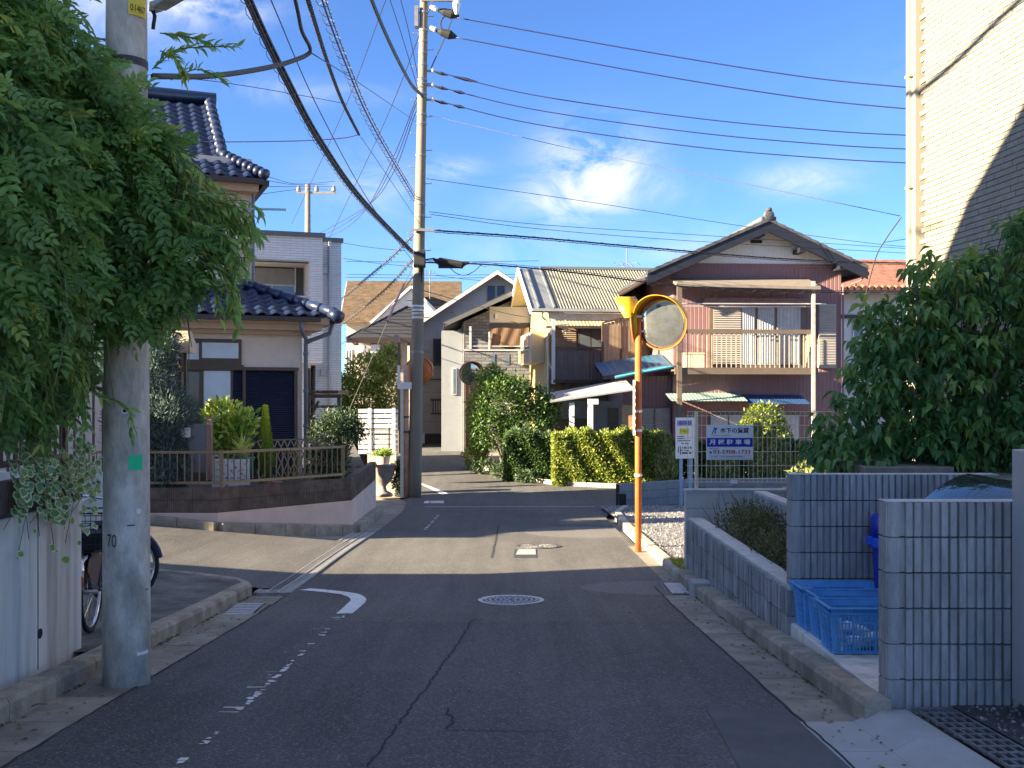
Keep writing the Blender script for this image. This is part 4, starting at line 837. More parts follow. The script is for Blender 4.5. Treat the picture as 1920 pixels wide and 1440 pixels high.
MB(bf).tube(catmull([(.80,-.28,1.0),(.88,-.25,.99),(.93,0,.95),(.88,.25,.99),(.80,.28,1.0)], 5), .011, 8).build('handlebar', M_CHR, bk, True)
for s in (-1,1): MB(bf).tube([(.70,s*.29,1.01),(.81,s*.28,1.0)], .017, 8).build('grip', M_TYRE, bk); MB(bf).tube(catmull([(.72,s*.27,.97),(.8,s*.25,.965),(.87,s*.22,.98)],3), .006, 6).build('brake_lever', M_CHR, bk)
mb = MB(bf); mb.grid(lambda a, b: (.17 + .26*a, (b-.5)*(.20 - .14*a), .82 + .02*math.sin(a*3) - .02*(2*b-1)**2), 6, 6); bevel(mb.build('saddle', M_TYRE, bk, True), .001)
mb = MB(bf)
for z, g in ((.66,0),(.72,.01),(.78,.02),(.84,.03),(.90,.035),(.96,.04)): mb.tube([(x, y, z) for x, y in ((-.22-g,-.15-g),(.12+g*.3,-.15-g),(.12+g*.3,.15+g),(-.22-g,.15+g))], .0035 if z < .95 else .007, 5, closed=True)
for k in range(11):
    for s in (-1,1): mb.tube([(-.22 + .034*k, s*.15, .66), (-.24 + .036*k, s*.19, .96)], .0022, 4)
for k in range(10):
    mb.tube([(-.22,-.15+.033*k,.66),(-.26,-.18+.04*k,.96)], .0022, 4); mb.tube([(-.22,-.15+.033*k,.66),(.12,-.15+.033*k,.66)], .0022, 4)
mb.build('basket', M_BLK, bk); mb = MB(bf); mb.box(-.2,.1,-.13,.13,.67,.80); mb.build('basket_liner', mat('basket_liner', (.012,.013,.02), .9), bk)
for s in (-.045,.045):
    mb = MB(bf); mb.prism([(-.05,s,.36),(-.28,s,.52),(-.24,s,.60),(-.02,s,.67),(.20,s,.62),(.24,s,.50),(.1,s,.36)], (0,.004,0)); mb.build('dress_guard', M_BRN, bk)
MB(bf).tube([(-.12,-.10,.64),(.2,-.10,.64)], .007, 5).build('rack', M_CHR, bk); MB(bf).lathe([(.085,0),(.085,.012)], bf and (.42,-.05,.30), 18, (0,1,0)).build('chainring', M_CHR, bk)
mb = MB(bf); mb.tube([(.42,-.07,.30),(.50,-.07,.16)], .008, 6); mb.tube([(.42,.07,.30),(.34,.07,.44)], .008, 6); mb.build('crank', M_CHR, bk); MB(bf).box(.45,.55,-.17,-.08,.15,.17).build('pedal', M_TYRE, bk)
MB(bf).tube([(0,.09,.33),(-.10,.16,.0)], .008, 6).build('kickstand', M_CHR, bk); MB(bf).box(-.37,-.34,-.03,.03,.42,.5).build('reflector', M_LAMP, bk)

# the neighbouring house on the left, out of view, shaped so its shadow falls across the near road
M_NW = mat('shade_house_stucco', (.45,.42,.36), .9, .06, 3); M_NR = mat('shade_house_roof', (.09,.09,.10), .6, .15, 5)
nh = thing('shade_house', 'tall unseen stucco house shaped to shade the near road', 'house', (-9.75,2.5,-.6))
MB().box(-12,-7.5,-4,9.1,-.9,9.0).build('wall', M_NW, nh); mb = MB(); mb.prism([(-12.0,9.12,8.95),(-12.0,2.5,13.9),(-12.0,-4.1,8.95)], (4.5,0,0)); mb.build('roof', M_NR, nh)
MB().box(-14.2,-6.3,9.12,9.76,2.62,2.80).build('pent_roof', M_NR, nh)
for z in (1.0, 3.9, 6.6):
    for y in (-2,1.5,5,7.3): w_ = MB().box(-7.5,-7.46,y,y+1.2,z,z+1.1).build('window', M_BRONZE, nh); MB().box(-7.465,-7.45,y+.06,y+1.14,z+.06,z+1.04).build('pane', M_GLASS, w_)

n2 = thing('shade_house', 'low stucco house added out of view to shade the garden wall', 'house', (-17,17,-.3)); MB().box(-20,-13.8,13.5,20,-.6,3.9).build('wall', M_NW, n2); mb = MB(); mb.add([(-20.4,13.2,3.85),(-13.5,13.2,3.85),(-13.5,20.4,3.85),(-20.4,20.4,3.85),(-18.5,16.8,5.2),(-15.6,16.8,5.2)], [(0,1,5,4),(1,2,5),(2,3,4,5),(3,0,4)]); mb.build('roof', M_NR, n2)  # unseen house added so its shadow covers the garden wall
for y in (14.2,17.2): w_ = MB().box(-13.8,-13.76,y,y+1.5,.6,1.8).build('window', M_BRONZE, n2); MB().box(-13.765,-13.75,y+.06,y+1.44,.66,1.74).build('pane', M_GLASS, w_)
# ================================================================ pink house with its garden
def tile_mesh(name, m, w=.27, h=.25, t=.018, amp=.03):
    mb = MB(); prof = [(0,-.006),(.10,-.012),(.30,-.012),(.42,.0),(.58,amp),(.75,amp*1.25),(.90,amp*.9),(1.0,0)]; n = len(prof)
    lo = [(x*w, 0, z + .022) for x, z in prof]; hi = [(x*w, h*1.12, z) for x, z in prof]; bt = [(x*w, 0, z + .022 - t) for x, z in prof]
    mb.add(lo + hi + bt, [(i, i+1, n+i+1, n+i) for i in range(n-1)] + [(2*n+i, 2*n+i+1, i+1, i) for i in range(n-1)]); return mb.mesh(name, m, True)
def tile_roof(parent, me, A, B, up, rows, w, h, keep=None):
    A, B, up = Vector(A), Vector(B), Vector(up).normalized(); U = (B - A).normalized(); N_ = U.cross(up).normalized(); rot = Matrix((U, up, N_)).transposed().to_euler()
    cols = int((B - A).length/w)
    for r_ in range(rows):
        for c in range(cols):
            if keep and not keep((c + .5)*w, (r_ + .5)*h): continue
            inst(me, 'roof_tile', parent, A + U*c*w + up*r_*h + N_*.012, rot)
def fbox(fr, name, m, par, p0, p1, v0, v1, bv=0):          # a box on a front, given by two photo pixels on the plane v0 (nearest face)
    (u0, z1), (u1, z0) = hit(fr, *p0, v0), hit(fr, *p1, v0); o = MB(fr).box(min(u0,u1), max(u0,u1), v0, v1, min(z0,z1), max(z0,z1)).build(name, m, par)
    return bevel(o, bv) if bv else o
M_PINK = mat('pink_stucco', (.74,.55,.45), .92, .05, 4, bump=.5, bscale=55, dirt=.12, dirtcol=(.36,.27,.22), dscale=.8)
M_PINKT = mat('pink_trim', (.50,.33,.24), .85, .06, 4); M_TILE = mat('navy_tile', (.012,.020,.050), .32, .25, 3, rnd=.22, coat=.25, dirt=.12, dirtcol=(.06,.07,.09), dscale=3)
M_FRAMEB = mat('brown_frame', (.075,.052,.036), .5, .1, 9, metal=.2); M_SHUT = mat('navy_shutter', (.010,.013,.032), .5, .15, 6); M_GUTB = mat('brown_gutter', (.035,.024,.020), .45, .1, 6)
M_CURT = mat('frosted_pane', (.50,.56,.62), .25, .10, 2.5, spec=.6); M_PIPE = mat('grey_pipe', (.13,.13,.145), .45, .08, 6)
pk = Fr(-4.24,21.0,0,22); ze = hit(pk,450,590,-.55)[1]
ph = thing('pink_house', 'pink stucco house with dark blue tiled roofs at the street corner', 'house', pk.w((-3,3,-.2)))
MB(pk).box(-9, 0, 0, 6.2, -.4, ze+.25).build('wall', M_PINK, ph); up0 = hit(pk,472,450,1.0)[0]
MB(pk).box(-9, up0, 1.0, 6.2, ze+.2, 6.45).build('upper_wall', M_PINK, ph)
for k, (a, b, pr) in enumerate(((ze-.14,ze-.02,.46),(ze-.26,ze-.14,.34),(ze-.34,ze-.26,.16))): MB(pk).box(-9, pr, -pr, 6.2, a, b).build('cornice', M_PINKT, ph)
# lower roof
tm = tile_mesh('roof_tile', M_TILE); sl = .45; ln = math.hypot(1, sl); EU = .55
lr = MB(pk); lr.add([(-9,-.5,ze),(EU-.05,-.5,ze),(-1.05,1.06,ze+.70),(-9,1.06,ze+.70),(EU-.05,6.4,ze),(-1.05,6.4,ze+.70)], [(0,1,2,3),(1,4,5,2)]); lro = lr.build('lower_roof', M_TILE, ph)
upv = Vector(pk.w((0,1,sl))) - Vector(pk.w((0,0,0)))
tile_roof(lro, tm, pk.w((-4.85,-.55,ze+.0)), pk.w((.56,-.55,ze+.0)), upv, 7, .27, .245, lambda u, s: u - 4.85 + .02 < .5 - s/ln)
upr = Vector(pk.w((-1,0,sl))) - Vector(pk.w((0,0,0)))
tile_roof(lro, tm, pk.w((EU,-.55,ze)), pk.w((EU,3.0,ze)), upr, 6, .27, .245, lambda u, s: u > s/ln + .1)
for k in range(7):
    t0, t1 = k/7, (k+1.12)/7; a, b = Vector(pk.w((EU-1.58*t0,-.55+1.58*t0,ze+.09+.70*t0))), Vector(pk.w((EU-1.58*t1,-.55+1.58*t1,ze+.09+.70*t1)))
    MB().tube([a, a.lerp(b,.12), b], [.10,.105,.09], 12).build('hip_tile', M_TILE, lro, True)
MB().tube([Vector(pk.w((EU+.10,-.65,ze-.02))), Vector(pk.w((EU-.06,-.49,ze+.09)))], [.12,.13], 12).build('hip_tile', M_TILE, lro, True)
for x in np.arange(-9,-4.9,.27): pass
MB(pk).bar((-9,-.60,ze-.06),(EU-.3,-.60,ze-.06),.10,.09).build('gutter', M_GUTB, ph); MB(pk).bar((EU+.06,-.4,ze-.06),(EU+.06,6.3,ze-.06),.10,.09).build('gutter', M_GUTB, ph)
mb = MB(pk); mb.tube([(-.12,-.60,ze-.10),(-.12,-.60,ze-.28),(.06,-.12,ze-.42),(.06,-.10,ze-.55),(.06,-.10,-.3)], .042, 8); mb.tube([(.56,-.30,ze-.10),(.52,-.2,ze-.30),(.14,-.12,ze-.45),(.06,-.10,ze-.5)], .042, 8); mb.build('downpipe', M_PIPE, ph, True)
for z in (2.35,1.6,.9): MB(pk).lathe([(.055,0),(.055,.06)], (.06,-.10,z), 10).build('pipe_collar', M_PIPE, ph)
# openings of the front
w1 = fbox(pk,'window',M_FRAMEB,ph,(338,634),(453,690),-.05,.02); fbox(pk,'pane',M_CURT,w1,(346,643),(374,674),-.054,-.045); fbox(pk,'pane',M_CURT,w1,(378,642),(447,672),-.057,-.045); fbox(pk,'sash',M_FRAMEB,w1,(373,636),(379,680),-.064,-.05); fbox(pk,'sill',M_FRAMEB,w1,(330,683),(457,694),-.10,.02)
w2 = fbox(pk,'window',M_FRAMEB,ph,(330,690),(437,905),-.05,.02); fbox(pk,'pane',M_CURT,w2,(381,695),(432,880),-.054,-.045); fbox(pk,'pane',mat('dark_pane',(.05,.05,.055),.15,.1,4,spec=.6),w2,(335,697),(375,880),-.054,-.045); fbox(pk,'sash',M_FRAMEB,w2,(374,694),(382,880),-.064,-.05)
sh_ = fbox(pk,'shutter',M_SHUT,ph,(437,694),(556,905),-.03,.02); fbox(pk,'frame',M_FRAMEB,sh_,(452,688),(560,695),-.11,.02); fbox(pk,'frame',M_FRAMEB,sh_,(455,694),(461,905),-.10,.02); fbox(pk,'frame',M_FRAMEB,sh_,(552,694),(558,905),-.10,.02)
mb = MB(pk); ua, ub = hit(pk,461,700,-.05)[0], hit(pk,552,700,-.05)[0]; uc = hit(pk,438,700,-.05)[0]
for k, z in enumerate(np.arange(-.2, hit(pk,500,697,-.05)[1], .042)):
    for a, b in ((ua,ub),(uc,ua-.06)): mb.add([(a,-.045,z),(b,-.045,z),(b,-.06,z+.021),(a,-.06,z+.021),(b,-.045,z+.04),(a,-.045,z+.04)], [(0,1,2,3),(3,2,4,5)])
mb.build('shutter_slats', M_SHUT, sh_)['kind'] = 'stuff'
# upper storey openings and trim
fbox(pk,'trim_band',M_FRAMEB,ph,(300,476),(473,483),.94,1.02); fbox(pk,'trim_band',M_FRAMEB,ph,(385,462),(473,467),.92,1.0); uw = fbox(pk,'upper_window',M_FRAMEB,ph,(290,385),(401,478),.93,1.02); fbox(pk,'shutter_panel',M_SHUT,uw,(296,392),(396,475),.92,.935)
mb = MB(pk); a, b = hit(pk,395,390,.6), hit(pk,536,393,.6); mb.tube([(a[0],.6,a[1]),(b[0],.6,b[1])], .025, 8); lp_ = mb.build('laundry_pole', mat('pale_blue_pipe',(.25,.42,.50),.4), None); tag(lp_, 'pale blue laundry pole jutting from the pink house upper floor', 'pole')
mb = MB(pk); mb.tube([(up0+.02,.93,6.3),(up0+.02,.93,ze+.7)], .03, 8); mb.build('downpipe', M_PIPE, ph); 
# upper roof: hipped skirt with a gable above
e2 = hit(pk,498,338,.5); UE, ZE = e2[0], e2[1]; RV, RZ = 3.9, hit(pk,392,196,3.9)[1]; UR = hit(pk,392,196,3.9)[0]; sl2 = (RZ-ZE)/(RV-.5); ln2 = math.hypot(1, sl2); V1 = .5 + max(.6, UE-UR)
ur = MB(pk); ur.add([(-9,.5,ZE),(UE,.5,ZE),(UR,V1,ZE+sl2*(V1-.5)),(UR,RV,RZ),(-9,RV,RZ),(UE,2*RV-.5,ZE),(UR,2*RV-V1,ZE+sl2*(V1-.5)),(-9,2*RV-.5,ZE)], [(0,1,2,3,4),(1,5,6,2),(2,6,3),(4,3,6,5,7)]); uro = ur.build('upper_roof', M_TILE, ph)
upv2 = Vector(pk.w((0,1,sl2))) - Vector(pk.w((0,0,0))); U0 = UE - .27*13
tile_roof(uro, tm, pk.w((U0,.45,ZE)), pk.w((UE,.45,ZE)), upv2, int((RV-.5)*ln2/.26), .27, .26, lambda u, s: U0 + u < (UE - s/ln2 if s/ln2 < V1-.5 else UR))
for k in range(8): 
    t0, t1 = k/8, (k+1.1)/8; f = lambda t_: Vector(pk.w((UE+(UR-UE)*t_, .45+(V1-.45)*t_, ZE+.10+sl2*(V1-.5)*t_))); MB().tube([f(t0), f(t1)], [.12,.09], 10).build('hip_tile', M_TILE, uro, True)
for k in range(9):
    t0, t1 = k/9, (k+1.1)/9; f = lambda t_: Vector(pk.w((UR, V1+(RV-V1)*t_, ZE+.10+sl2*(V1-.5)+sl2*(RV-V1)*t_))); MB().tube([f(t0), f(t1)], [.13,.10], 10).build('ridge_tile', M_TILE, uro, True)
MB(pk).tube([(-9,RV,RZ+.12),(UR+.15,RV,RZ+.12)], .16, 12).build('ridge_tile', M_TILE, uro, True)
MB(pk).box(-9, UE-.12, .62, 6.9, ZE-.22, ZE-.03).build('eave_board', M_PINKT, ph); MB(pk).bar((-9,.42,ZE-.05),(UE-.05,.42,ZE-.05),.11,.10).build('gutter', M_GUTB, ph); MB(pk).bar((UE+.02,.5,ZE-.05),(UE+.02,7.2,ZE-.05),.11,.10).build('gutter', M_GUTB, ph)
MB(pk).box(-9, UE-.55, .85, 6.6, ZE-.42, ZE-.22).build('cornice', M_PINKT, ph)

# garden wall: three stretches, pink plaster below two ribbed courses
M_PLINTH = mat('pink_plaster', (.56,.40,.33), .92, .07, 2.5, bump=.35, bscale=40, dirt=.3, dirtcol=(.30,.22,.18), dscale=1.1)
RBG = [rib_block(.4, .2, 12, .12, .010, M_RIBB, seed=i) for i in range(30, 33)]
gw = thing('garden_wall', 'garden wall of brown ribbed block over pink plaster around the corner plot', 'wall', (-3.8,17.7,-.9))
cor = [(-9.5,16.6),(-4.70,16.6),(-2.87,18.62),(-3.06,23.4)]
for (x0, y0), (x1, y1) in zip(cor, cor[1:]):
    a = math.degrees(math.atan2(y1-y0, x1-x0)); Lw = math.hypot(x1-x0, y1-y0); f_ = Fr(x0,y0,0,a); 
    MB(f_).box(0, Lw, .0, .15, -1.6, -.345).build('plinth', M_PLINTH, gw); MB(f_).box(0, Lw, .02, .14, -.35, .05).build('core', M_CRACK, gw)
    nb = math.ceil(Lw/.4 - .02); st = 6 if x0 < -9 else 0
    for c in range(2):
        for k in range(st, nb): fr_ = min(1, (Lw - k*.4)/.4); inst(RBG[(k+c) % 3], 'block', gw, f_.w((k*.4, .012, .055 - .2*(c+1))), (0,0,f_.a), (fr_,1,1))
    ks = Fr(x0,y0,0,a)                            # kerb stones at the foot
    for k, u in enumerate(np.arange(st*.4, Lw-.05, .6)):
        u1 = min(u+.594, Lw); p0, p1 = ks.w((u,-.16,0)), ks.w((u1,-.16,0)); q0, q1 = ks.w((u,.0,0)), ks.w((u1,0,0)); hk = .13
        mb = MB(); vs = [(p[0], p[1], zt(p[0],p[1]) - .1) for p in (p0,p1,q1,q0)] + [(p[0], p[1], zt(p[0],p[1]) + hk) for p in (p0,p1,q1,q0)]; mb.add(vs, [(0,3,2,1),(4,5,6,7),(0,1,5,4),(1,2,6,5),(2,3,7,6),(3,0,4,7)]); bevel(mb.build('kerb_stone', M_KERB, lk), .012)
mb = MB(); mb.prism([(-9.5,16.75,-.5),(-4.75,16.75,-.5),(-3.05,18.65,-.5),(-3.2,24,-.5),(-9.5,24,-.5)], (0,0,.36)); struct(mb.build('garden_ground', M_SOIL))
# railing on the wall, baluster by baluster
M_GOLD = mat('bronze_rail', (.17,.125,.075), .45, .1, 8, metal=.35)
gr = thing('garden_railing', 'bronze baluster railing on top of the garden wall', 'fence', (-4.2,17.4,.05))
segs = [((-6.9,16.68),(-4.66,16.68)),((-4.66,16.68),(-3.02,18.55)),((-3.02,18.55),(-3.08,19.25))]
for (x0,y0),(x1,y1) in segs:
    for z in (.13,.62): MB().bar((x0,y0,z),(x1,y1,z),.05,.04).build('rail', M_GOLD, gr)
    n = int(math.hypot(x1-x0,y1-y0)/.115)
    for k in range(1,n): x, y = x0+(x1-x0)*k/n, y0+(y1-y0)*k/n; MB().box(x-.009,x+.009,y-.009,y+.009,.13,.62).build('baluster', M_GOLD, gr)
    for x, y in ((x1,y1),): MB().box(x-.026,x+.026,y-.026,y+.026,.04,.65).build('post', M_GOLD, gr)
# lattice trellis
tr_ = thing('trellis', 'expanding bronze lattice trellis behind the railing', 'trellis', (-3.75,18.45,-.1)); a0, a1 = Vector((-4.35,17.75,0)), Vector((-3.15,19.1,0)); dv = (a1-a0); n = 13
for k in range(n):
    for s in (0,1):
        p0 = a0 + dv*(k/n); p1 = a0 + dv*((k+1)/n)
        for m_ in range(3): z0 = -.05+.27*m_; q0, q1 = (p0,p1) if (s+m_) % 2 == 0 else (p1,p0); MB().bar((q0.x,q0.y,z0),(q1.x,q1.y,z0+.27),.014,.02).build('lath', M_GOLD, tr_)
for z in (-.05,.76): MB().bar((a0.x,a0.y,z),(a1.x,a1.y,z),.016,.022).build('rail', M_BRONZE, tr_)
# gate panel and posts, planters, plants
t = thing('garden_gate', 'grey side gate panel with a wooden post in the corner garden', 'gate', (-5.35,17.2,-.1)); fbox(Fr(-5.35,17.2,0),'panel',mat('grey_panel',(.15,.155,.16),.6,.1,4),t,(352,795),(392,886),0,.04); fbox(Fr(-5.35,17.15,0),'post',mat('post_brown',(.22,.13,.09),.7,.15,9),t,(387,782),(396,900),0,.09)
MB().box(-5.46,-5.30,17.1,17.14,.84,1.0).build('hanging_tag', M_PALE, t)
t = thing('mail_canopy', 'small tan roofed canopy on two brown posts beside the pink house', 'canopy', (-5.65,17.8,-.1)); c = Vector((-5.62,17.8,2.5))
mb = MB(); mb.add([c+Vector(q) for q in ((-.22,-.2,-.12),(.17,-.2,-.12),(.17,.2,-.12),(-.22,.2,-.12),(-.16,-.12,.13),(.10,-.12,.13),(.10,.12,.13),(-.16,.12,.13))], [(0,1,5,4),(1,2,6,5),(2,3,7,6),(3,0,4,7),(4,5,6,7)]); mb.build('roof', mat('tan_roof',(.45,.33,.20),.7,.12,12), t); MB().box(c.x-.22,c.x+.17,c.y-.2,c.y+.2,c.z-.24,c.z-.12).build('eave', M_PINKT, t)
for dx in (-.06,.03): MB().box(c.x+dx-.02,c.x+dx+.02,c.y-.03,c.y+.03,-.2,c.z-.24).build('post', M_FRAMEB, t)
M_POTG = mat('green_pot',(.05,.16,.13),.5,.1,9); M_TERRA = mat('terracotta',(.36,.17,.10),.8,.15,9); M_PRINT = mat('print_cover',(.62,.62,.60),.7,.02,3)
t = thing('planter_box', 'planter box wrapped in white cloth with a black flower print', 'planter', (-4.55,17.55,-.13)); fx = Fr(-4.55,17.5,0,10); (u0,z1),(u1,z0) = hit(fx,397,862,0), hit(fx,467,892,0); MB(fx).box(u0,u1,0,.28,-.14,z1).build('box', M_PRINT, t)
mb = MB(fx)
for k in range(60):
    u, z = random.uniform(u0+.02,u1-.02), random.uniform(-.1,z1-.02); 
    for j in range(4): a = j*1.57+random.random(); q = [(u,-.003,z),(u+.018*math.cos(a),-.003,z+.018*math.sin(a)),(u+.02*math.cos(a+.6),-.003,z+.02*math.sin(a+.6))]; mb.poly(q)
mb.build('flower_print', M_BLK, t)['kind'] = 'stuff'
t = thing('green_pot', 'green glazed pot behind the printed planter box', 'pot', (-4.35,17.8,-.1)); MB().lathe([(.10,0),(.15,.28),(.17,.30),(.17,.34),(.15,.34),(.13,.28)], (-4.55,17.75,.15), 18).build('pot', M_POTG, t, True)
M_SCHE = leafmat('schefflera_leaf', [(0,(.07,.14,.02)),(.5,(.20,.27,.045)),(1,(.48,.46,.10))], .35, .35)
shrub('schefflera', 'bushy yellow-green schefflera before the shuttered window', 'shrub', (-4.95,18.1,-.1), [((-5.05,18.2,1.15),(.35,.3,.3)),((-4.85,18.2,.85),(.3,.3,.35)),((-4.66,18.2,1.1),(.2,.25,.2)),((-5.0,18.2,.65),(.35,.3,.3))], 1500, .13, M_SCHE, 12, leaf_t(.45,.05,.15), .45, .6)
t = thing('spiky_plant', 'spiky yellow-green strap-leaved plant behind the railing', 'plant', (-4.60,17.7,.2)); n = 70; a = rng.random(n)*6.28; e = .25 + 1.2*rng.random(n); d = np.stack([np.cos(a)*np.cos(e), np.sin(a)*np.cos(e), np.sin(e)], 1)
leaves('blades', leafmat('strap_leaf', [(0,(.12,.20,.03)),(1,(.45,.46,.12))], .4, .3), t, [(-.03,0,0),(.03,0,0),(.035,.5,.03),(-.035,.5,.03),(0,1,-.16)], [(0,1,2,3),(3,2,4)], np.tile([-4.60,17.7,.48],(n,1)), (d, np.stack([-np.cos(a)*np.sin(e), -np.sin(a)*np.sin(e), np.cos(e)],1)), .35 + .25*rng.random(n)); MB().tube([(-4.60,17.7,.1),(-4.60,17.7,.5)], .03, 8).build('stem', M_BARK, t)
t = thing('conical_conifer', 'narrow golden-green conical conifer in a pot behind the railing', 'conifer', (-4.22,17.95,-.1)); n = 5200; h = rng.random(n)**1.15; a = rng.random(n)*6.28; rr = .008 + .185*(1-h)**1.05*np.clip(h*6,0.45,1)*(.75+.3*rng.random(n)); pos = np.stack([-4.26+rr*np.cos(a), 17.95+rr*np.sin(a), .12+1.20*h],1); d = np.stack([.5*np.cos(a),.5*np.sin(a),np.ones(n)],1)+.25*rng.normal(size=(n,3))
leaves('foliage', leafmat('golden_conifer', [(0,(.045,.09,.015)),(.5,(.12,.17,.02)),(1,(.38,.40,.04))], .5, .25), t, *leaf_t(.4,.05,.05), pos, (d, np.stack([np.cos(a),np.sin(a),0*a],1)), .05+.03*rng.random(n), rnd=np.clip(h*.9+.25*rng.random(n)-.12,0,1)); MB().lathe([(.10,0),(.15,.20),(.15,.24)], (-4.22,17.95,-.14), 16).build('pot', M_TERRA, t)  # leaf colour lightens with height, painting sunlight on the tip
M_JUN = leafmat('juniper_leaf', [(0,(.016,.035,.030)),(.6,(.045,.075,.065)),(1,(.09,.13,.11))], .6, .1)
def needles(name, label, base, blobs, n, m, L_=.10, cat='conifer'):
    t = thing(name, label, cat, base); p, v = blob_points(n, blobs, .6); d = noise_dirs(v, .45); d[:,2] += .7
    leaves('foliage', m, t, [(-.05,0,0),(.05,0,0),(.08,.4,.05),(-.08,.4,-.05),(0,1,0)], [(0,1,2,3),(3,2,4)], p, (d, noise_dirs(v,.6)), L_*(.6+.7*rng.random(n))); MB().tube([base, Vector(blobs[0][0])], [.06,.02], 8).build('trunk', M_BARK, t); return t
needles('juniper', 'tall blue-green juniper overhanging the garden wall behind the thick pole', (-5.75,17.2,-.1), [((-5.75,17.2,.6),(.42,.5,.75)),((-5.7,17.2,1.2),(.42,.5,.5)),((-5.95,17.2,1.9),(.36,.4,.55)),((-5.75,17.2,2.3),(.22,.3,.4)),((-5.55,16.95,.25),(.25,.4,.35)),((-6.3,17.3,1.2),(.45,.5,1.1)),((-6.5,17.4,2.2),(.35,.4,.6))], 34000, M_JUN, .085)
M_DKG = leafmat('dark_shrub_leaf', [(0,(.012,.030,.016)),(.6,(.030,.062,.028)),(1,(.09,.11,.04))], .5, .2)
shrub('nandina', 'dark feathery nandina shrub at the wall corner', 'shrub', (-3.3,19.2,-.1), [((-3.35,19.2,.75),(.4,.5,.5)),((-3.15,19.3,1.0),(.4,.4,.3)),((-3.5,19.4,.3),(.4,.5,.35)),((-2.95,19.4,.85),(.25,.3,.2)),((-3.2,19.0,.3),(.25,.4,.4))], 5200, .075, M_DKG, 16, leaf_t(.35), .35, .2)
for k, (x, y, sz) in enumerate(((-4.05,17.9,.08),(-3.6,18.5,.06))): 
    t = thing('flower_pot', ['terracotta pot standing by the lattice trellis','small terracotta pot in the garden corner'][k], 'pot', (x,y,-.14)); MB().lathe([(sz*.7,0),(sz,sz*2),(sz*1.15,sz*2.05),(sz*1.15,sz*2.5),(sz*.95,sz*2.5)], (x,y,-.14), 16).build('pot', M_TERRA, t, True)

# ================================================================ white house
def whitebrick():
    m = bpy.data.materials.new('white_brick_siding'); m.use_nodes = True; n, l = m.node_tree.nodes, m.node_tree.links; b = n['Principled BSDF']; tc = n.new('ShaderNodeTexCoord'); mp = n.new('ShaderNodeMapping'); mp.inputs['Rotation'].default_value = (R(90),0,0); l.new(tc.outputs['Object'], mp.inputs[0])
    sp = n.new('ShaderNodeSeparateXYZ'); l.new(tc.outputs['Object'], sp.inputs[0]); ad = n.new('ShaderNodeMath'); l.new(sp.outputs[0], ad.inputs[0]); l.new(sp.outputs[1], ad.inputs[1]); cb = n.new('ShaderNodeCombineXYZ'); l.new(ad.outputs[0], cb.inputs[0]); l.new(sp.outputs[2], cb.inputs[1])
    br = n.new('ShaderNodeTexBrick'); br.inputs['Scale'].default_value = 1; br.inputs['Brick Width'].default_value = .5; br.inputs['Row Height'].default_value = .076; br.inputs['Mortar Size'].default_value = .007; br.inputs['Color1'].default_value = (.80,.80,.80,1); br.inputs['Color2'].default_value = (.74,.74,.74,1); br.inputs['Mortar'].default_value = (.50,.50,.50,1); l.new(cb.outputs[0], br.inputs[0]); l.new(br.outputs[0], b.inputs['Base Color']); b.inputs['Roughness'].default_value = .75
    bp = n.new('ShaderNodeBump'); bp.inputs['Distance'].default_value = .012; bp.invert = True; l.new(br.outputs['Fac'], bp.inputs['Height']); l.new(bp.outputs[0], b.inputs['Normal']); return m
M_WB = whitebrick(); M_DKTRIM = mat('dark_trim', (.09,.095,.10), .5, .08, 4); M_WINDG = mat('window_glass', (.09,.11,.13), .06, .1, 1.5, spec=.9); M_ALUW = mat('alu_white', (.5,.5,.5), .4, .05, 5, metal=.2)
wf = Fr(-5.83,32.0,0,18); wh = thing('white_house', 'flat-roofed white brick house with a deep upper loggia behind the pink house', 'house', wf.w((-2.5,3,-1.1)))
zt_ = hit(wf,605,446)[1]; zl = hit(wf,603,682)[1]; (uA,zA),(uB,zB) = hit(wf,470,488), hit(wf,580,574)
UL = uA - 3.0
for nm, a, b, c, d_ in (('wall',UL-2,UB if False else uB,zA,zt_),): pass
MB(wf).box(UL-2,0,0,.25,zA,zt_).build('wall', M_WB, wh); MB(wf).box(uB,0,0,1.6,zl,zA).build('wall', M_WB, wh); MB(wf).box(UL-2,uB,0,.2,zl,zB-.35).build('wall', M_WB, wh); MB(wf).box(UL-2,0,1.55,8,zl,zt_-.01).build('wall', M_WB, wh); MB(wf).box(UL-2,-.25,.9,7,-1.3,zl).build('wall', M_WB, wh)
MB(wf).box(UL-2,uB,0,1.6,zB-.55,zB-.35).build('loggia_floor', M_ALUW, wh); MB(wf).box(UL-2,uB,.0,1.55,zA,zA+.06).build('soffit', mat('soffit',(.45,.42,.38),.8), wh)
MB(wf).box(UL-2.1,.08,-.08,8.1,zt_,zt_+.14).build('parapet_cap', M_DKTRIM, wh)
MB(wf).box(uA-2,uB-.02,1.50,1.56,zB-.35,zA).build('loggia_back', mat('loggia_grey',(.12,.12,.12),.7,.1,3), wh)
dw = MB(wf).box(uA-.6,uB-.28,1.40,1.5,zB-.3,zA-.55).build('window', M_ALUW, wh)
for a, b in ((.02,.28),(.30,.64),(.66,.98)): ww = (uB-.28)-(uA-.6); MB(wf).box(uA-.6+ww*a,uA-.6+ww*b,1.385,1.405,zB-.3,zA-.6).build('pane', M_WINDG, dw)
MB(wf).box(uA-.6,uB-.25,1.36,1.5,zA-.55,zA-.05).build('shutter_box', mat('shutter_box',(.20,.20,.195),.5), wh)
for z in (zB+.02,zB+.30): MB(wf).tube([(UL-2,.06,z),(uB,.06,z)], .02, 6).build('rail', M_ALUW, wh)
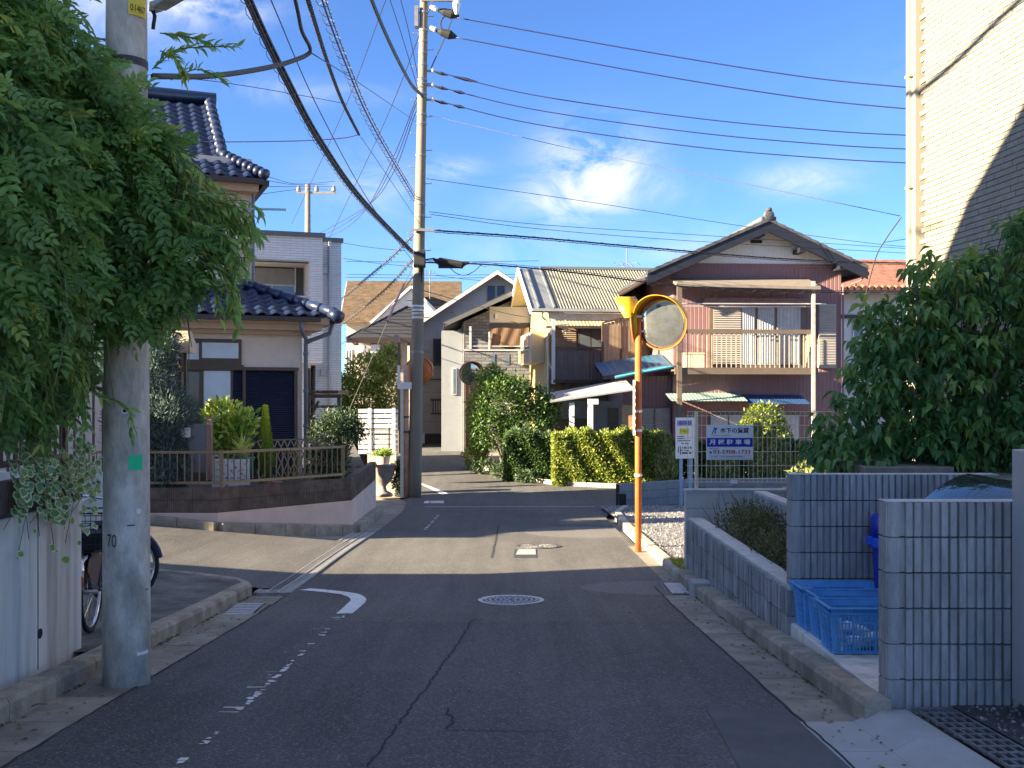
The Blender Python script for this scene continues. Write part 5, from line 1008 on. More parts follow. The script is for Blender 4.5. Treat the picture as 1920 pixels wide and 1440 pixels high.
for u in np.arange(uA-2,uB,.9): MB(wf).tube([(u,.06,zB-.35),(u,.06,zB+.30)], .018, 6).build('rail_post', M_ALUW, wh)
MB(wf).tube([(uB-.28,1.3,zA),(uB-.28,1.3,zA-.8)], .02, 6).build('hanging_pole', M_ALUW, wh)
(uC,zC) = hit(wf,640,455,1.8); MB(wf).box(.02,uC,1.8,8,-1.3,zC).build('stair_wall', M_WB, wh); MB(wf).box(-.05,uC+.06,1.74,8.1,zC,zC+.14).build('parapet_cap', M_DKTRIM, wh)
up_ = hit(wf,618,500,1.7)[0]; MB(wf).tube([(up_,1.74,zC-.1),(up_,1.74,-1.3)], .045, 8).build('downpipe', M_ALU, wh)
for p0, p1 in (((604,500),(614,513)),((601,692),(611,704))): fbox(wf,'vent_hood',M_ALU,wh,p0,p1,1.68,1.8,.01)
fbox(wf,'light',M_PALE,wh,(616,453),(621,458),1.70,1.8)
# brown pergola by the white house
t = thing('pergola', 'dark brown timber pergola beside the pink house', 'pergola', (-4.6,25.5,-1.0)); pg = Fr(-4.6,25.0,0)
fbox(pg,'post',M_FRAMEB,t,(573,690),(581,830),0,.1); fbox(pg,'beam',M_FRAMEB,t,(573,739),(640,746),-.06,.06); fbox(pg,'beam',M_FRAMEB,t,(580,760),(640,765),0,.06); fbox(pg,'post',M_FRAMEB,t,(632,742),(638,840),0,.1)
mb = MB(pg); a, b = hit(pg,581,785), hit(pg,597,752); mb.bar((a[0],.05,a[1]),(b[0],.05,b[1]),.06,.06); mb.build('brace', M_FRAMEB, t)
for k in range(6): u = hit(pg,585+9*k,742)[0]; MB(pg).box(u,u+.06,-.1,1.6,hit(pg,585,738)[1],hit(pg,585,738)[1]+.08).build('rafter', M_FRAMEB, t)
# ================================================================ middle distance, left of the road
M_HW = mat('house_white', (.55,.54,.52), .85, .05, 3); M_BEIGE = mat('beige_siding', (.42,.36,.31), .85, .05, 2.5, bump=.25, bscale=30)
t = thing('garden_pillar', 'pale tiled wall end behind the stone urn', 'wall', (-3.6,28.7,-1.2)); uf = Fr(-3.6,28.6,0)
bk_ = MB().box(.004,.396,0,.3,.004,.246).mesh('block', mat('pale_tile_block',(.45,.40,.36),.85,.08,4,rnd=.08)); 
for c in range(5):
    for k in range(2): inst(bk_, 'block', t, (-3.98+.4*k, 28.6, -1.25+.25*c))
t = thing('stone_urn', 'weathered stone pedestal urn planted with grass by the tall pole', 'urn', GP(718,930)); O = Vector((-3.47,28.0,zg(28)+.02))
MB().lathe([(.26,0),(.27,.05),(.22,.10),(.10,.16),(.08,.26),(.10,.30),(.22,.42),(.30,.62),(.31,.78),(.36,.82),(.37,.88),(.30,.88),(.28,.8)], O, 24).build('urn', mat('urn_stone',(.19,.165,.15),.9,.2,6,bump=.4,dirt=.4,dirtcol=(.18,.16,.14),dscale=4), t, True)
MB().lathe([(.15,0),(.19,.22),(.2,.26)], O+Vector((0,0,.82)), 18).build('inner_pot', M_PLINTH, t)
n = 160; a = rng.random(n)*6.28; e = .5+.9*rng.random(n); leaves('grass_tuft', leafmat('tuft_leaf',[(0,(.08,.14,.03)),(1,(.22,.30,.07))],.5,.3), t, *leaf_t(.12,.03,.3), np.tile(tuple(O+Vector((0,0,1.05))),(n,1))+.08*rng.normal(size=(n,3))*[1,1,.1], (np.stack([np.cos(a)*np.cos(e),np.sin(a)*np.cos(e),np.sin(e)],1), np.tile([0,-.3,1.],(n,1))), .2+.15*rng.random(n))
shrub('dark_shrub', 'small dark rounded shrub at the foot of the tall pole', 'shrub', (-3.05,28.2,zg(28)), [((-3.05,28.2,-.75),(.2,.25,.4)),((-3.0,28.2,-.35),(.16,.2,.2))], 1400, .07, M_DKG, 4, leaf_t(.5), .4)
t = thing('slat_fence', 'white horizontal slat fence beyond the urn', 'fence', (-4.3,30.5,-1.0)); sf = Fr(-4.3,30.5,0)
for k in range(9): fbox(sf,'slat',M_PALE,t,(672,767+9.6*k),(746,774+9.6*k),0,.03)
for px in (690,735): fbox(sf,'post',M_PALE,t,(px,765),(px+6,852),-.03,-.003)
t = thing('wire_fence', 'black wire fence before the white slats', 'fence', (-4.0,29.4,-.6)); sf = Fr(-4.0,29.4,0)
for k in range(18): fbox(sf,'wire',M_BLK,t,(690+3*k,806),(690.7+3*k,852),0,.01)
for py in (806,815,850): fbox(sf,'rail',M_BLK,t,(688,py),(745,py+1.2),-.012,-.002)
fbox(sf,'post',M_BLK,t,(728,801),(731,852),-.04,.0)
M_OLIVE = leafmat('olive_tree_leaf', [(0,(.05,.085,.015)),(.5,(.13,.17,.030)),(1,(.30,.30,.07))], .5, .3)
def crown(name, label, base, blobs, n, size, m, cat='tree', tm_=None, shell=.6, group=None, upd=.3):
    t = thing(name, label, cat, base, group); p, v = blob_points(n, blobs, shell); d = noise_dirs(v, .7); d[:,2] += upd
    leaves('crown', m, t, *(tm_ or leaf_t(.45)), p, (d, noise_dirs(v*.5+[0,0,.7], .6)), size*(.6+.8*rng.random(n)))
    mb = MB(); b = Vector(base)
    for c, s in blobs[:7]: c = Vector(c); mb.tube(catmull([b, b.lerp(c,.5)+Vector((random.uniform(-.1,.1),0,.15)), c], 4), [.07-.006*i for i in range(9)], 6)
    mb.build('trunk', M_BARK, t, True); return t
crown('garden_tree', 'sunlit yellow-green garden tree behind the white slat fence', (-5.0,36,-.9), [((-5.05,36,2.3),(.75,.8,.7)),((-5.9,36,1.7),(.6,.8,.6)),((-5.2,35.8,1.4),(.9,.8,.7)),((-4.4,36,2.6),(.5,.6,.55)),((-4.3,36,1.5),(.5,.7,.9)),((-6.0,36,.9),(.6,.7,.6)),((-5.0,35.7,.6),(.9,.7,.6)),((-4.2,36.2,3.0),(.3,.4,.35))], 9000, .13, M_OLIVE)
# houses further down the road
def gable_house(name, label, fr, W, D, zb, ze, rise, m_wall, m_roof, ov=.5, th=.14, side='front', barge=None, cat='house'):
    """gable faces the camera (side='front': ridge runs back) or the ridge runs along the front"""
    t = thing(name, label, cat, fr.w((W/2, D/2, zb)))
    if side == 'front':
        w = MB(fr); w.prism([(0,0,zb),(W,0,zb),(W,0,ze),(W/2,0,ze+rise),(0,0,ze)], (0,0,0) if False else Vector((0,0,0))) if False else None
        w = MB(fr); pts = [(0,zb),(W,zb),(W,ze),(W/2,ze+rise),(0,ze)]; n = 5; w.add([(u,0,z) for u,z in pts]+[(u,D,z) for u,z in pts], [(4,3,2,1,0),(5,6,7,8,9)][::1]+[(i,(i+1)%n,n+(i+1)%n,n+i) for i in range(n)]); w.build('wall', m_wall, t)
        k = rise/(W/2)
        for s in (0,1):
            r_ = MB(fr); a, b = ((-ov, ze-ov*k),(W/2, ze+rise)) if s == 0 else ((W+ov, ze-ov*k),(W/2, ze+rise))
            r_.add([(a[0],-ov,a[1]+.02),(b[0],-ov,b[1]+.02),(b[0],D+ov,b[1]+.02),(a[0],D+ov,a[1]+.02)]+[(a[0],-ov,a[1]+th),(b[0],-ov,b[1]+th),(b[0],D+ov,b[1]+th),(a[0],D+ov,a[1]+th)], [(0,3,2,1),(4,5,6,7),(0,1,5,4),(1,2,6,5),(2,3,7,6),(3,0,4,7)]); ro = r_.build('roof', m_roof, t)
            if barge: bb = MB(fr); bb.add([(a[0],-ov-.03,a[1]-.12),(b[0],-ov-.03,b[1]-.12),(b[0],-ov-.03,b[1]+th-.03),(a[0],-ov-.03,a[1]+th-.03)]+[(a[0],-ov-.002,a[1]-.12),(b[0],-ov-.002,b[1]-.12),(b[0],-ov-.002,b[1]+th-.03),(a[0],-ov-.002,a[1]+th-.03)], [(0,1,2,3),(7,6,5,4),(0,4,5,1),(1,5,6,2),(2,6,7,3),(3,7,4,0)]); bb.build('barge_board', barge, ro)
    else:
        w = MB(fr); pts = [(0,zb),(D,zb),(D,ze),(D/2,ze+rise),(0,ze)]; n = 5; w.add([(0,v,z) for v,z in pts]+[(W,v,z) for v,z in pts], [(0,1,2,3,4),(9,8,7,6,5)]+[(n+i,n+(i+1)%n,(i+1)%n,i) for i in range(n)]); w.build('wall', m_wall, t)
        k = rise/(D/2)
        for s in (0,1):
            a, b = ((-ov, ze-ov*k),(D/2, ze+rise)) if s == 0 else ((D+ov, ze-ov*k),(D/2, ze+rise))
            r_ = MB(fr); r_.add([(-ov,a[0],a[1]+.02),(W+ov,a[0],a[1]+.02),(W+ov,b[0],b[1]+.02),(-ov,b[0],b[1]+.02)]+[(-ov,a[0],a[1]+th),(W+ov,a[0],a[1]+th),(W+ov,b[0],b[1]+th),(-ov,b[0],b[1]+th)], [(0,3,2,1),(4,5,6,7),(0,1,5,4),(1,2,6,5),(2,3,7,6),(3,0,4,7)]); ro = r_.build('roof', m_roof, t)
            if barge:
                for u in (-ov-.03, W+ov+.002): bb = MB(fr); bb.add([(u,a[0],a[1]-.12),(u,b[0],b[1]-.12),(u,b[0],b[1]+th-.03),(u,a[0],a[1]+th-.03)]+[(u+.028,a[0],a[1]-.12),(u+.028,b[0],b[1]-.12),(u+.028,b[0],b[1]+th-.03),(u+.028,a[0],a[1]+th-.03)], [(0,1,2,3),(7,6,5,4),(0,4,5,1),(1,5,6,2),(2,6,7,3),(3,7,4,0)]); bb.build('barge_board', barge, ro)
    return t
def win(fr, par, p0, p1, v=0, m_f=None, m_p=None, panes=1, fw=.06, sill=True):
    (u0,z1),(u1,z0) = hit(fr,*p0,v), hit(fr,*p1,v); f_ = MB(fr).box(u0,u1,v-.05,v+.02,z0,z1).build('window', m_f or M_ALUW, par)
    for k in range(panes): w = (u1-u0-fw)/panes; MB(fr).box(u0+fw+w*k,u0+w*(k+1),v-.056,v-.04,z0+fw,z1-fw).build('pane', m_p or M_WINDG, f_)
    if sill: MB(fr).box(u0-.04,u1+.04,v-.10,v-.002,z0-.05,z0-.002).build('sill', m_f or M_ALUW, f_)
    return f_
M_BRROOF = mat('brown_shingle', (.065,.043,.026), .9, .4, 2.5, col2=(.12,.08,.046), bump=.6, bscale=18, dirt=.5, dirtcol=(.07,.05,.035), dscale=1.5, stretch=(1,1,3)); M_DKROOF = mat('dark_slate', (.024,.025,.03), .7, .2, 4, bump=.4, bscale=20); M_GRROOF = mat('green_edge_roof', (.05,.065,.06), .6, .15, 4)
# beige gable house at the end of the road
bg = Fr(PP(768,700,52).x,52,0,3); Wb = 8.1; zr = hit(bg,932,512,0)[1]; ue = hit(bg,932,512,0)[0]
bh = gable_house('beige_house', 'beige panelled house with a broad gable and dark window at the end of the road', bg, ue*2, 8, -.9, zr-ue*.66, ue*.66, M_BEIGE, M_GRROOF, .55, .12, 'front', mat('pale_barge',(.50,.46,.42),.8))
win(bg,bh,(812,635),(846,684),0,M_FRAMEB,mat('dark_louvre',(.012,.012,.02),.5)); win(bg,bh,(914,536),(928,562),0,M_FRAMEB,mat('blue_louvre',(.03,.05,.09),.4),1,.04); win(bg,bh,(932,536),(946,562),0,M_FRAMEB,mat('blue_louvre',(.03,.05,.09),.4),1,.04)
wl_ = win(bg,bh,(809,748),(846,775),0,M_FRAMEB,M_WINDG,1); mb = MB(bg); (u0,z1),(u1,z0) = hit(bg,810,752,-.2), hit(bg,846,774,-.2)
for k in range(9): u = u0+(u1-u0)*k/8; MB(bg).box(u-.02,u+.02,-.22,-.19,z0,z1).build('grille_bar', mat('cream_bar',(.5,.45,.33),.6), wl_)
MB(bg).box(u0-.05,u1+.05,-.3,.0,z1,z1+.12).build('hood', M_FRAMEB, wl_)
for py in (575,600,640,661,690,715,735,760,790): fbox(bg,'panel_joint',mat('beige_joint',(.25,.21,.18),.9),bh,(772,py),(905,py+.8),-.004,.01)
fbox(bg,'joint_band',mat('brown_band',(.12,.085,.07),.8),bh,(793,710),(905,713),-.03,.01); fbox(bg,'vent_cap',M_PALE,bh,(805,695),(813,705),-.12,.0); fbox(bg,'base_band',mat('brown_base',(.06,.05,.045),.9),bh,(772,813),(860,832),-.05,0)
t = thing('meter_box', 'white meter box at the foot of the beige house', 'box', bg.w((.6,-.3,-.8))); fbox(bg,'box',M_PALE,t,(786,813),(796,833),-.3,-.06); fbox(bg,'lid',M_ALUW,t,(785,811),(797,814),-.32,-.06)
# brown-roofed house behind
br_ = Fr(PP(650,600,64).x,64,0,2); bo = gable_house('brown_roof_house', 'pale house with a big mossy brown shingle roof far behind the trees', br_, 6.6, 7, -.9, hit(br_,700,600,0)[1], hit(br_,700,531,3.5)[1]-hit(br_,700,600,0)[1], mat('cream_far',(.55,.47,.34),.9,.05,2), M_BRROOF, .4, .15, 'side', M_PALE)
gt = Fr(PP(722,600,63).x,62.6,0,2); (u1,_),(um,zm),(u0,zz) = hit(gt,830,600), hit(gt,772,541), hit(gt,705,600); mb = MB(gt); mb.prism([(u0,0,zz),(u1,0,zz),(um,0,zm)], (0,0,0)) if False else mb.add([(u0,0,zz),(u1,0,zz),(um,0,zm),(u0,3,zz),(u1,3,zz),(um,3,zm)], [(0,1,2),(0,2,5,3),(1,4,5,2)]); mb.build('dormer_wall', M_HW, bo)
for a, b in (((u0-.3,zz-.2),(um,zm+.1)),((u1+.3,zz-.2),(um,zm+.1))): mb = MB(gt); mb.bar((a[0],-.25,a[1]),(b[0],-.25,b[1]),.14,.22,(0,1,0)); mb.build('barge_board', M_PALE, bo); mb = MB(gt); mb.add([(a[0],-.3,a[1]+.13),(b[0],-.3,b[1]+.13),(b[0],3.2,b[1]+.13),(a[0],3.2,a[1]+.13)], [(0,1,2,3)]); mb.build('dormer_roof', M_BRROOF, bo)
win(br_,bo,(648,655),(660,700),0,M_PALE,M_WINDG,2)
# dark-roofed house
dk = Fr(PP(672,700,47).x,47,0,6); dh = thing('dark_roof_house', 'dark slate-roofed house half hidden by the sunlit garden tree', 'house', dk.w((2,3,-.9)))
(uL,zL),(uR,_) = hit(dk,672,632), hit(dk,764,632); MB(dk).box(uL,uR,0,6,-.9,zL).build('wall', mat('grey_brown_wall',(.30,.25,.22),.9,.08,3), dh)
ra = hit(dk,765,575,3)[1]; mb = MB(dk); mb.add([(uL-.5,-.7,zL-.05),(uR+.5,-.7,zL-.05),(uR+.25,3,ra),(uL+2.2,3,ra),(uL-.5,6.7,zL-.05),(uR+.5,6.7,zL-.05)], [(0,1,2,3),(0,3,4),(3,2,5,4)]); mb.build('roof', M_DKROOF, dh)
for r_ in range(1,9): z = zL-.05+(ra-zL+.05)*r_/9; v = -.7+3.7*r_/9; MB(dk).box(uL-.5+2.7*r_/9,uR+.5,v-.02,v+.02,z,z+.035).build('roof_course', M_DKROOF, dh)
MB(dk).box(uL-.5,uR+.5,-.72,-.66,zL-.30,zL-.06).build('fascia', M_GUTB, dh); MB(dk).bar((uL-.5,-.72,zL-.1),(uL+2.2,3,ra),.1,.12).build('hip_ridge', M_DKROOF, dh); win(dk,dh,(690,655),(752,690),0,M_FRAMEB,M_WINDG,2)
fbox(dk,'ac_unit',M_PALE,dh,(695,646),(712,662),-.5,-.05); MB(dk).lathe([(.22,0),(.2,.03),(.05,.06)], (hit(dk,680,655)[0],-.4,hit(dk,680,655)[1]), 18, (0,-1,.3)).build('satellite_dish', M_PALE, dh, True)
# brown service mast beside the tall pole
# stone-clad grey house with balcony
gs = Fr(PP(868,700,44).x,44,0,4); gh = thing('grey_stone_house', 'grey stone-clad house with a brown cloth on its balcony', 'house', gs.w((2,3,-.9)))
def stonemat():
    m = bpy.data.materials.new('grey_stone_cladding'); m.use_nodes = True; n, l = m.node_tree.nodes, m.node_tree.links; b = n['Principled BSDF']; tc = n.new('ShaderNodeTexCoord'); sp = n.new('ShaderNodeSeparateXYZ'); l.new(tc.outputs['Object'], sp.inputs[0]); cb = n.new('ShaderNodeCombineXYZ'); l.new(sp.outputs[0], cb.inputs[0]); l.new(sp.outputs[2], cb.inputs[1])
    br = n.new('ShaderNodeTexBrick'); br.inputs['Scale'].default_value = 1; br.inputs['Brick Width'].default_value = .32; br.inputs['Row Height'].default_value = .13; br.inputs['Mortar Size'].default_value = .012; br.inputs['Color1'].default_value = (.15,.155,.17,1); br.inputs['Color2'].default_value = (.26,.265,.28,1); br.inputs['Mortar'].default_value = (.10,.10,.11,1); l.new(cb.outputs[0], br.inputs[0]); l.new(br.outputs[0], b.inputs['Base Color']); b.inputs['Roughness'].default_value = .85
    bp = n.new('ShaderNodeBump'); bp.inputs['Distance'].default_value = .02; bp.invert = True; l.new(br.outputs['Fac'], bp.inputs['Height']); l.new(bp.outputs[0], b.inputs['Normal']); return m
M_STN = stonemat(); (u1,z1) = hit(gs,1000,525); (u0,z0) = hit(gs,845,608); us = hit(gs,868,700)[0]
w = MB(gs); w.add([(us,0,-.9),(u1+1,0,-.9),(u1+1,0,z1),(us,0,z0+.1),(us,7,-.9),(u1+1,7,-.9),(u1+1,7,z1),(us,7,z0+.1)], [(0,1,2,3),(7,6,5,4),(0,3,7,4),(1,5,6,2)]); w.build('wall', M_STN, gh)
fbox(gs,'white_upper_wall',M_HW,gh,(918,575),(1005,605),-.02,.01); MB(gs).box(us-.9,us-.01,.3,1.8,-.9,z0-.25).build('corner_bay', mat('pale_blue_white',(.24,.26,.28),.8,.05,3), gh); win(gs,gh,(848,690),(856,740),.3,M_ALUW,M_WINDG,1,.04,False)
for dz, m_, nm in ((.0,M_DKTRIM,'barge_board'),): mb = MB(gs); mb.bar((u0-.25,-.55,z0-.05),(u1+1,-.55,z1+.25),.16,.34,(0,1,0)); mb.build(nm, m_, gh); mb = MB(gs); mb.add([(u0-.3,-.6,z0+.08),(u1+1,-.6,z1+.40),(u1+1,7.4,z1+.40),(u0-.3,7.4,z0+.08),(u0-.3,-.6,z0-.1),(u1+1,-.6,z1+.2),(u1+1,7.4,z1+.2),(u0-.3,7.4,z0-.1)], [(0,1,2,3),(7,6,5,4),(0,4,5,1),(1,5,6,2),(3,7,4,0)]); mb.build('roof', M_DKROOF, gh)
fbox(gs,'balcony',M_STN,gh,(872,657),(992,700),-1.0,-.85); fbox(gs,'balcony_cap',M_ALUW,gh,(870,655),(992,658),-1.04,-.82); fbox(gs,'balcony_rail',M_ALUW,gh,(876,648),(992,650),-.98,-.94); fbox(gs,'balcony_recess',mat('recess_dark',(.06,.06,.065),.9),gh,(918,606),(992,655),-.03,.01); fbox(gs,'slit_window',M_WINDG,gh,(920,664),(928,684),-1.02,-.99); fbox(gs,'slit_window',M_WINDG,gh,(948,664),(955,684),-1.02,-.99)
(ua,za),(ub,zb_) = hit(gs,918,618,-.9), hit(gs,992,652,-.9); mb = MB(gs); mb.grid(lambda a, b: (ua+(ub-ua)*a, -.9+.02*math.sin(a*22+b*4), za+.05*math.sin(a*6)+(zb_-za)*b + (.12*a)), 24, 8); tag(mb.build('sun_cloth', mat('brown_cloth',(.10,.062,.043),.9,.1,3)), 'brown sun-shade cloth stretched over the stone house balcony', 'cloth'); fbox(gs,'post',M_ALUW,gh,(880,612),(884,655),-1,-.94); fbox(gs,'post',M_ALUW,gh,(916,622),(919,655),-1,-.94); fbox(gs,'wall_lamp',M_PALE,gh,(928,588),(933,597),-.1,0)
mb = MB(gs); mb.tube([(us+.05,-.1,z0-.1),(us+.05,-.1,-.9)], .045, 8); mb.build('downpipe', M_DKTRIM, gh)

# hedges and shrubs along the right bend
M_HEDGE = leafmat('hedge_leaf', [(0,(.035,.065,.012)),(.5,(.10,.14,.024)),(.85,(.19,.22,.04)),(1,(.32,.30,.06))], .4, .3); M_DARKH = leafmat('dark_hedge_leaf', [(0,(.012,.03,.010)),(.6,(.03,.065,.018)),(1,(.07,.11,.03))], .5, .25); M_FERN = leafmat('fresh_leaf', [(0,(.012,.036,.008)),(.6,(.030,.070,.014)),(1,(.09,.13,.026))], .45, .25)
def boxhedge(name, label, x0, x1, y0, y1, z0, z1, n, size, m, seed=0):
    t = thing(name, label, 'hedge', ((x0+x1)/2,(y0+y1)/2,z0)); r_ = rng.random((n,3)); f_ = rng.integers(0,5,n); q = np.stack([x0+(x1-x0)*r_[:,0], y0+(y1-y0)*r_[:,1], z0+(z1-z0)*r_[:,2]],1); nr = np.zeros((n,3)); j = .12*rng.random(n)**2
    for k,(ax,val,sg) in enumerate(((0,x0,-1),(0,x1,1),(1,y0,-1),(2,z1,1),(1,y0,-1))): s = f_ == k; q[s,ax] = val - sg*j[s]; nr[s,ax] = sg
    q[:,2] += .06*np.sin(q[:,0]*4.1+q[:,1])+.05*np.sin(q[:,0]*11.7); q[:,1] += .06*np.sin(q[:,0]*7.3+q[:,2]*5); lo = rng.random(n) < .25; q[lo] = np.stack([x0+(x1-x0)*rng.random(lo.sum()), y0+(y1-y0)*rng.random(lo.sum()), z0+(z1-z0)*rng.random(lo.sum())],1); d = noise_dirs(nr,.6); d[:,2] += .4
    sh = (f_ == 3) & (rng.random(n) < .12); q[sh,2] += .12*rng.random(sh.sum())
    leaves('foliage', m, t, *leaf_t(.5,.1,.1), q, (d, noise_dirs(nr+[0,0,.4],.5)), size*(.6+.8*rng.random(n))); mb = MB()
    for x in np.arange(x0+.15,x1-.1,.35): mb.tube([(x,(y0+y1)/2,z0-.05),(x+.05,(y0+y1)/2,z1-.25)], [.03,.01], 5)
    mb.build('stems', M_BARK, t); return t
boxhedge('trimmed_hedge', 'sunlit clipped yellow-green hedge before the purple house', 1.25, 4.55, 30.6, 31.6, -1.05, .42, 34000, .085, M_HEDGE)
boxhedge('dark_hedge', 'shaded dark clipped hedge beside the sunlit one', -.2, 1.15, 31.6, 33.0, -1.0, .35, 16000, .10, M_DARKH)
crown('hedge_shrub', 'large dark green shrub above the dark hedge at the bend', (-.2,33.6,-.9), [((-.3,33.6,1.3),(.9,.7,.8)),((.7,33.8,1.3),(.7,.6,.6)),((1.1,33.8,1.0),(.5,.6,.5)),((-.8,33.6,.5),(.6,.6,.7)),((.4,33.4,.4),(.9,.6,.6)),((-.5,33.8,1.9),(.5,.5,.5)),((.1,33.6,1.8),(.5,.5,.4))], 9000, .11, M_FERN, 'shrub')
crown('lit_shrub_edge', 'lit left edge of the dark shrub, its light put into paler leaves', (-1.25,35.2,-.9), [((-1.2,35.2,1.0),(.35,.5,.8)),((-1.1,35.0,.1),(.35,.5,.7)),((-.95,34.6,2.0),(.3,.4,.5)),((-.6,34.6,2.2),(.3,.4,.4)),((-1.2,35.0,-.5),(.4,.6,.4))], 4200, .11, M_OLIVE, 'lit_shrub_edge')  # paler leaves paint the sunlit left edge of the dark shrub
crown('low_plants', 'low plants along the kerb under the dark hedge', (-.6,33.2,-.98), [((-.9,33.6,-.75),(.5,.4,.25)),((-.2,32.4,-.8),(.5,.4,.25)),((.5,31.4,-.9),(.4,.3,.2))], 1500, .10, M_DKG, 'plants')
kb = struct(bpy.data.objects.new('kerb_bend', None)); COL.objects.link(kb); ORIG[kb.name] = Vector((0,0,0))
pts = [(4.6,30.05),(3.2,30.15),(2.2,30.5),(1.3,30.95),(.5,31.8),(-.3,33.3),(-1.0,34.9),(-1.5,36.0)]
for a, b in zip(pts, pts[1:]):
    a, b = Vector((*a,zg(a[1]))), Vector((*b,zg(b[1]))); n = max(1, round((b-a).length/.6))
    for k in range(n): p, q = a.lerp(b,(k+.01)/n), a.lerp(b,(k+.99)/n); mb = MB(); mb.bar(p+Vector((0,0,.04)), q+Vector((0,0,.04)), .14, .16); bevel(mb.build('kerb_stone', lowm.materials[0], kb), .012)
# low block wall at the far end of the gravel lot
lwl = thing('low_block_wall', 'low grey concrete block wall at the back of the gravel lot', 'wall', (4.5,26.3,-1.2)); f_ = Fr(2.58,24.95,0,36); M_LB = mat('grey_block',(.20,.205,.215),.9,.12,4,bump=.4,rnd=.08,dirt=.4,dirtcol=(.12,.12,.12),dscale=1.5); sb2 = MB().box(.004,.396,0,.14,.004,.196).mesh('block', M_LB)
f2 = Fr(*f_.w((2.4,0,0))[:2],0,12)
for f3, nb in ((f_,6),(f2,18)):
    MB(f3).box(.0,nb*.4-.01,.01,.13,-1.3,-.60).build('core', M_CRACK, lwl)
    for c in range(4):
        for k in range(nb): inst(sb2, 'block', lwl, f3.w((k*.4,0,-.58-.2*(c+1))), (0,0,f3.a))
t = thing('plot_marker', 'small black box at the end of the low block wall', 'box', (2.62,24.8,-1.14)); bevel(MB().box(2.55,2.72,24.75,24.92,-1.15,-.80).build('box', M_BLK, t), .01); MB().box(2.54,2.73,24.74,24.93,-.80,-.78).build('lid', M_GRATE, t)
# slim conifers behind the low wall and the mesh fence
M_CYP = leafmat('cypress_leaf', [(0,(.045,.065,.02)),(.6,(.12,.14,.04)),(1,(.24,.24,.08))], .6, .2)
for k, (px, py, d_, w) in enumerate([(1250,820,27,.28),(1352,812,27.5,.2),(1372,838,27.5,.16),(1420,800,28,.24),(1447,815,28,.24),(1475,840,28,.18),(1337,850,27.5,.15),(1500,845,28,.2)]):
    x = (px-CX)/F*d_; zt2 = EZ-(py-HY)/F*d_; base = Vector((x,d_,-.95)); h_ = zt2+.95; t = thing('slim_conifer', ('slim upright conifer between the clipped hedge and the standing notice board','slim conifer hidden partly by the parking sign on the mesh fence','thin young conifer just right of a taller one behind the parking sign','tallest slim conifer beside the sunlit bush behind the mesh fence','broad slim conifer at the foot of the sunlit bush','short slim conifer past the sunlit bush towards the big tree','shortest thin conifer below the parking sign','slim conifer touching the edge of the big tree behind the mesh fence')[k], 'conifer', base, 'slim conifers behind the gravel lot'); n = 1500; h = rng.random(n); a = rng.random(n)*6.28; rr = w*(.35+.65*np.sin(np.clip(h*1.15+.12,0,1)*np.pi)**.6)*(.7+.35*rng.random(n))
    leaves('foliage', M_CYP, t, *leaf_t(.4,.05,.05), np.stack([x+rr*np.cos(a), d_+rr*np.sin(a), base.z+.1+h_*.95*h],1), (np.stack([.4*np.cos(a),.4*np.sin(a),np.ones(n)],1)+.25*rng.normal(size=(n,3)), np.stack([np.cos(a),np.sin(a),0*a],1)), .10+.06*rng.random(n)); MB().tube([base, base+Vector((0,0,h_*.7))], [.04,.01], 6).build('trunk', M_BARK, t)
crown('citrus_bush', 'sunlit yellow-green bush rising behind the mesh fence', (8.0,33,-.9), [((8.0,33,.75),(.62,.5,.55)),((7.6,33,.4),(.45,.4,.45)),((8.4,33,.3),(.45,.4,.5))], 4200, .11, M_HEDGE, 'bush')
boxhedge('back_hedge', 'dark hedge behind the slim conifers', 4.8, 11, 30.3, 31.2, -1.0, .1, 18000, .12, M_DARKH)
crown('lot_bush', 'low bush beside the mesh fence under the big tree', (5.0,16.5,-.7), [((4.9,16.5,.0),(.5,.5,.55)),((5.5,16.6,-.1),(.5,.5,.5))], 1800, .09, M_CYP, 'bush')
# ================================================================ purple house
def corrug(name, m, par, fr, u0, u1, f_lo, f_hi, pitch, amp, sm=True):     # corrugated sheet between two lines f(u) -> (v, z)
    n = int(abs(u1-u0)/pitch*6); mb = MB(fr)
    def fn(a, b):
        u = u0+(u1-u0)*a; (v0,z0),(v1,z1) = f_lo(u), f_hi(u); nrm = Vector((0,-(z1-z0),(v1-v0))).normalized(); h = amp*math.sin(2*math.pi*u/pitch)
        return (u, v0+(v1-v0)*b+nrm.y*h, z0+(z1-z0)*b+nrm.z*h)
    mb.grid(fn, n, 1); return mb.build(name, m, par, sm)
def sidingmat(name, c, pitch, depth=.012, c2=None):
    m = mat(name, c, .7, .06, 3, dirt=.12, dirtcol=tuple(x*.6 for x in c), dscale=1.2); n, l = m.node_tree.nodes, m.node_tree.links; g = n.new('ShaderNodeTexCoord'); sp = n.new('ShaderNodeSeparateXYZ'); l.new(g.outputs['Object'], sp.inputs[0]); ad = n.new('ShaderNodeMath'); l.new(sp.outputs[0], ad.inputs[0]); l.new(sp.outputs[1], ad.inputs[1])
    ml = n.new('ShaderNodeMath'); ml.operation = 'MULTIPLY'; ml.inputs[1].default_value = 1/pitch; l.new(ad.outputs[0], ml.inputs[0]); fr_ = n.new('ShaderNodeMath'); fr_.operation = 'PINGPONG'; fr_.inputs[1].default_value = .5; l.new(ml.outputs[0], fr_.inputs[0])
    mr = n.new('ShaderNodeMapRange'); mr.inputs[1].default_value = .02; mr.inputs[2].default_value = .14; l.new(fr_.outputs[0], mr.inputs[0]); bp = n.new('ShaderNodeBump'); bp.inputs['Distance'].default_value = depth; l.new(mr.outputs[0], bp.inputs['Height']); l.new(bp.outputs[0], n['Principled BSDF'].inputs['Normal']); return m
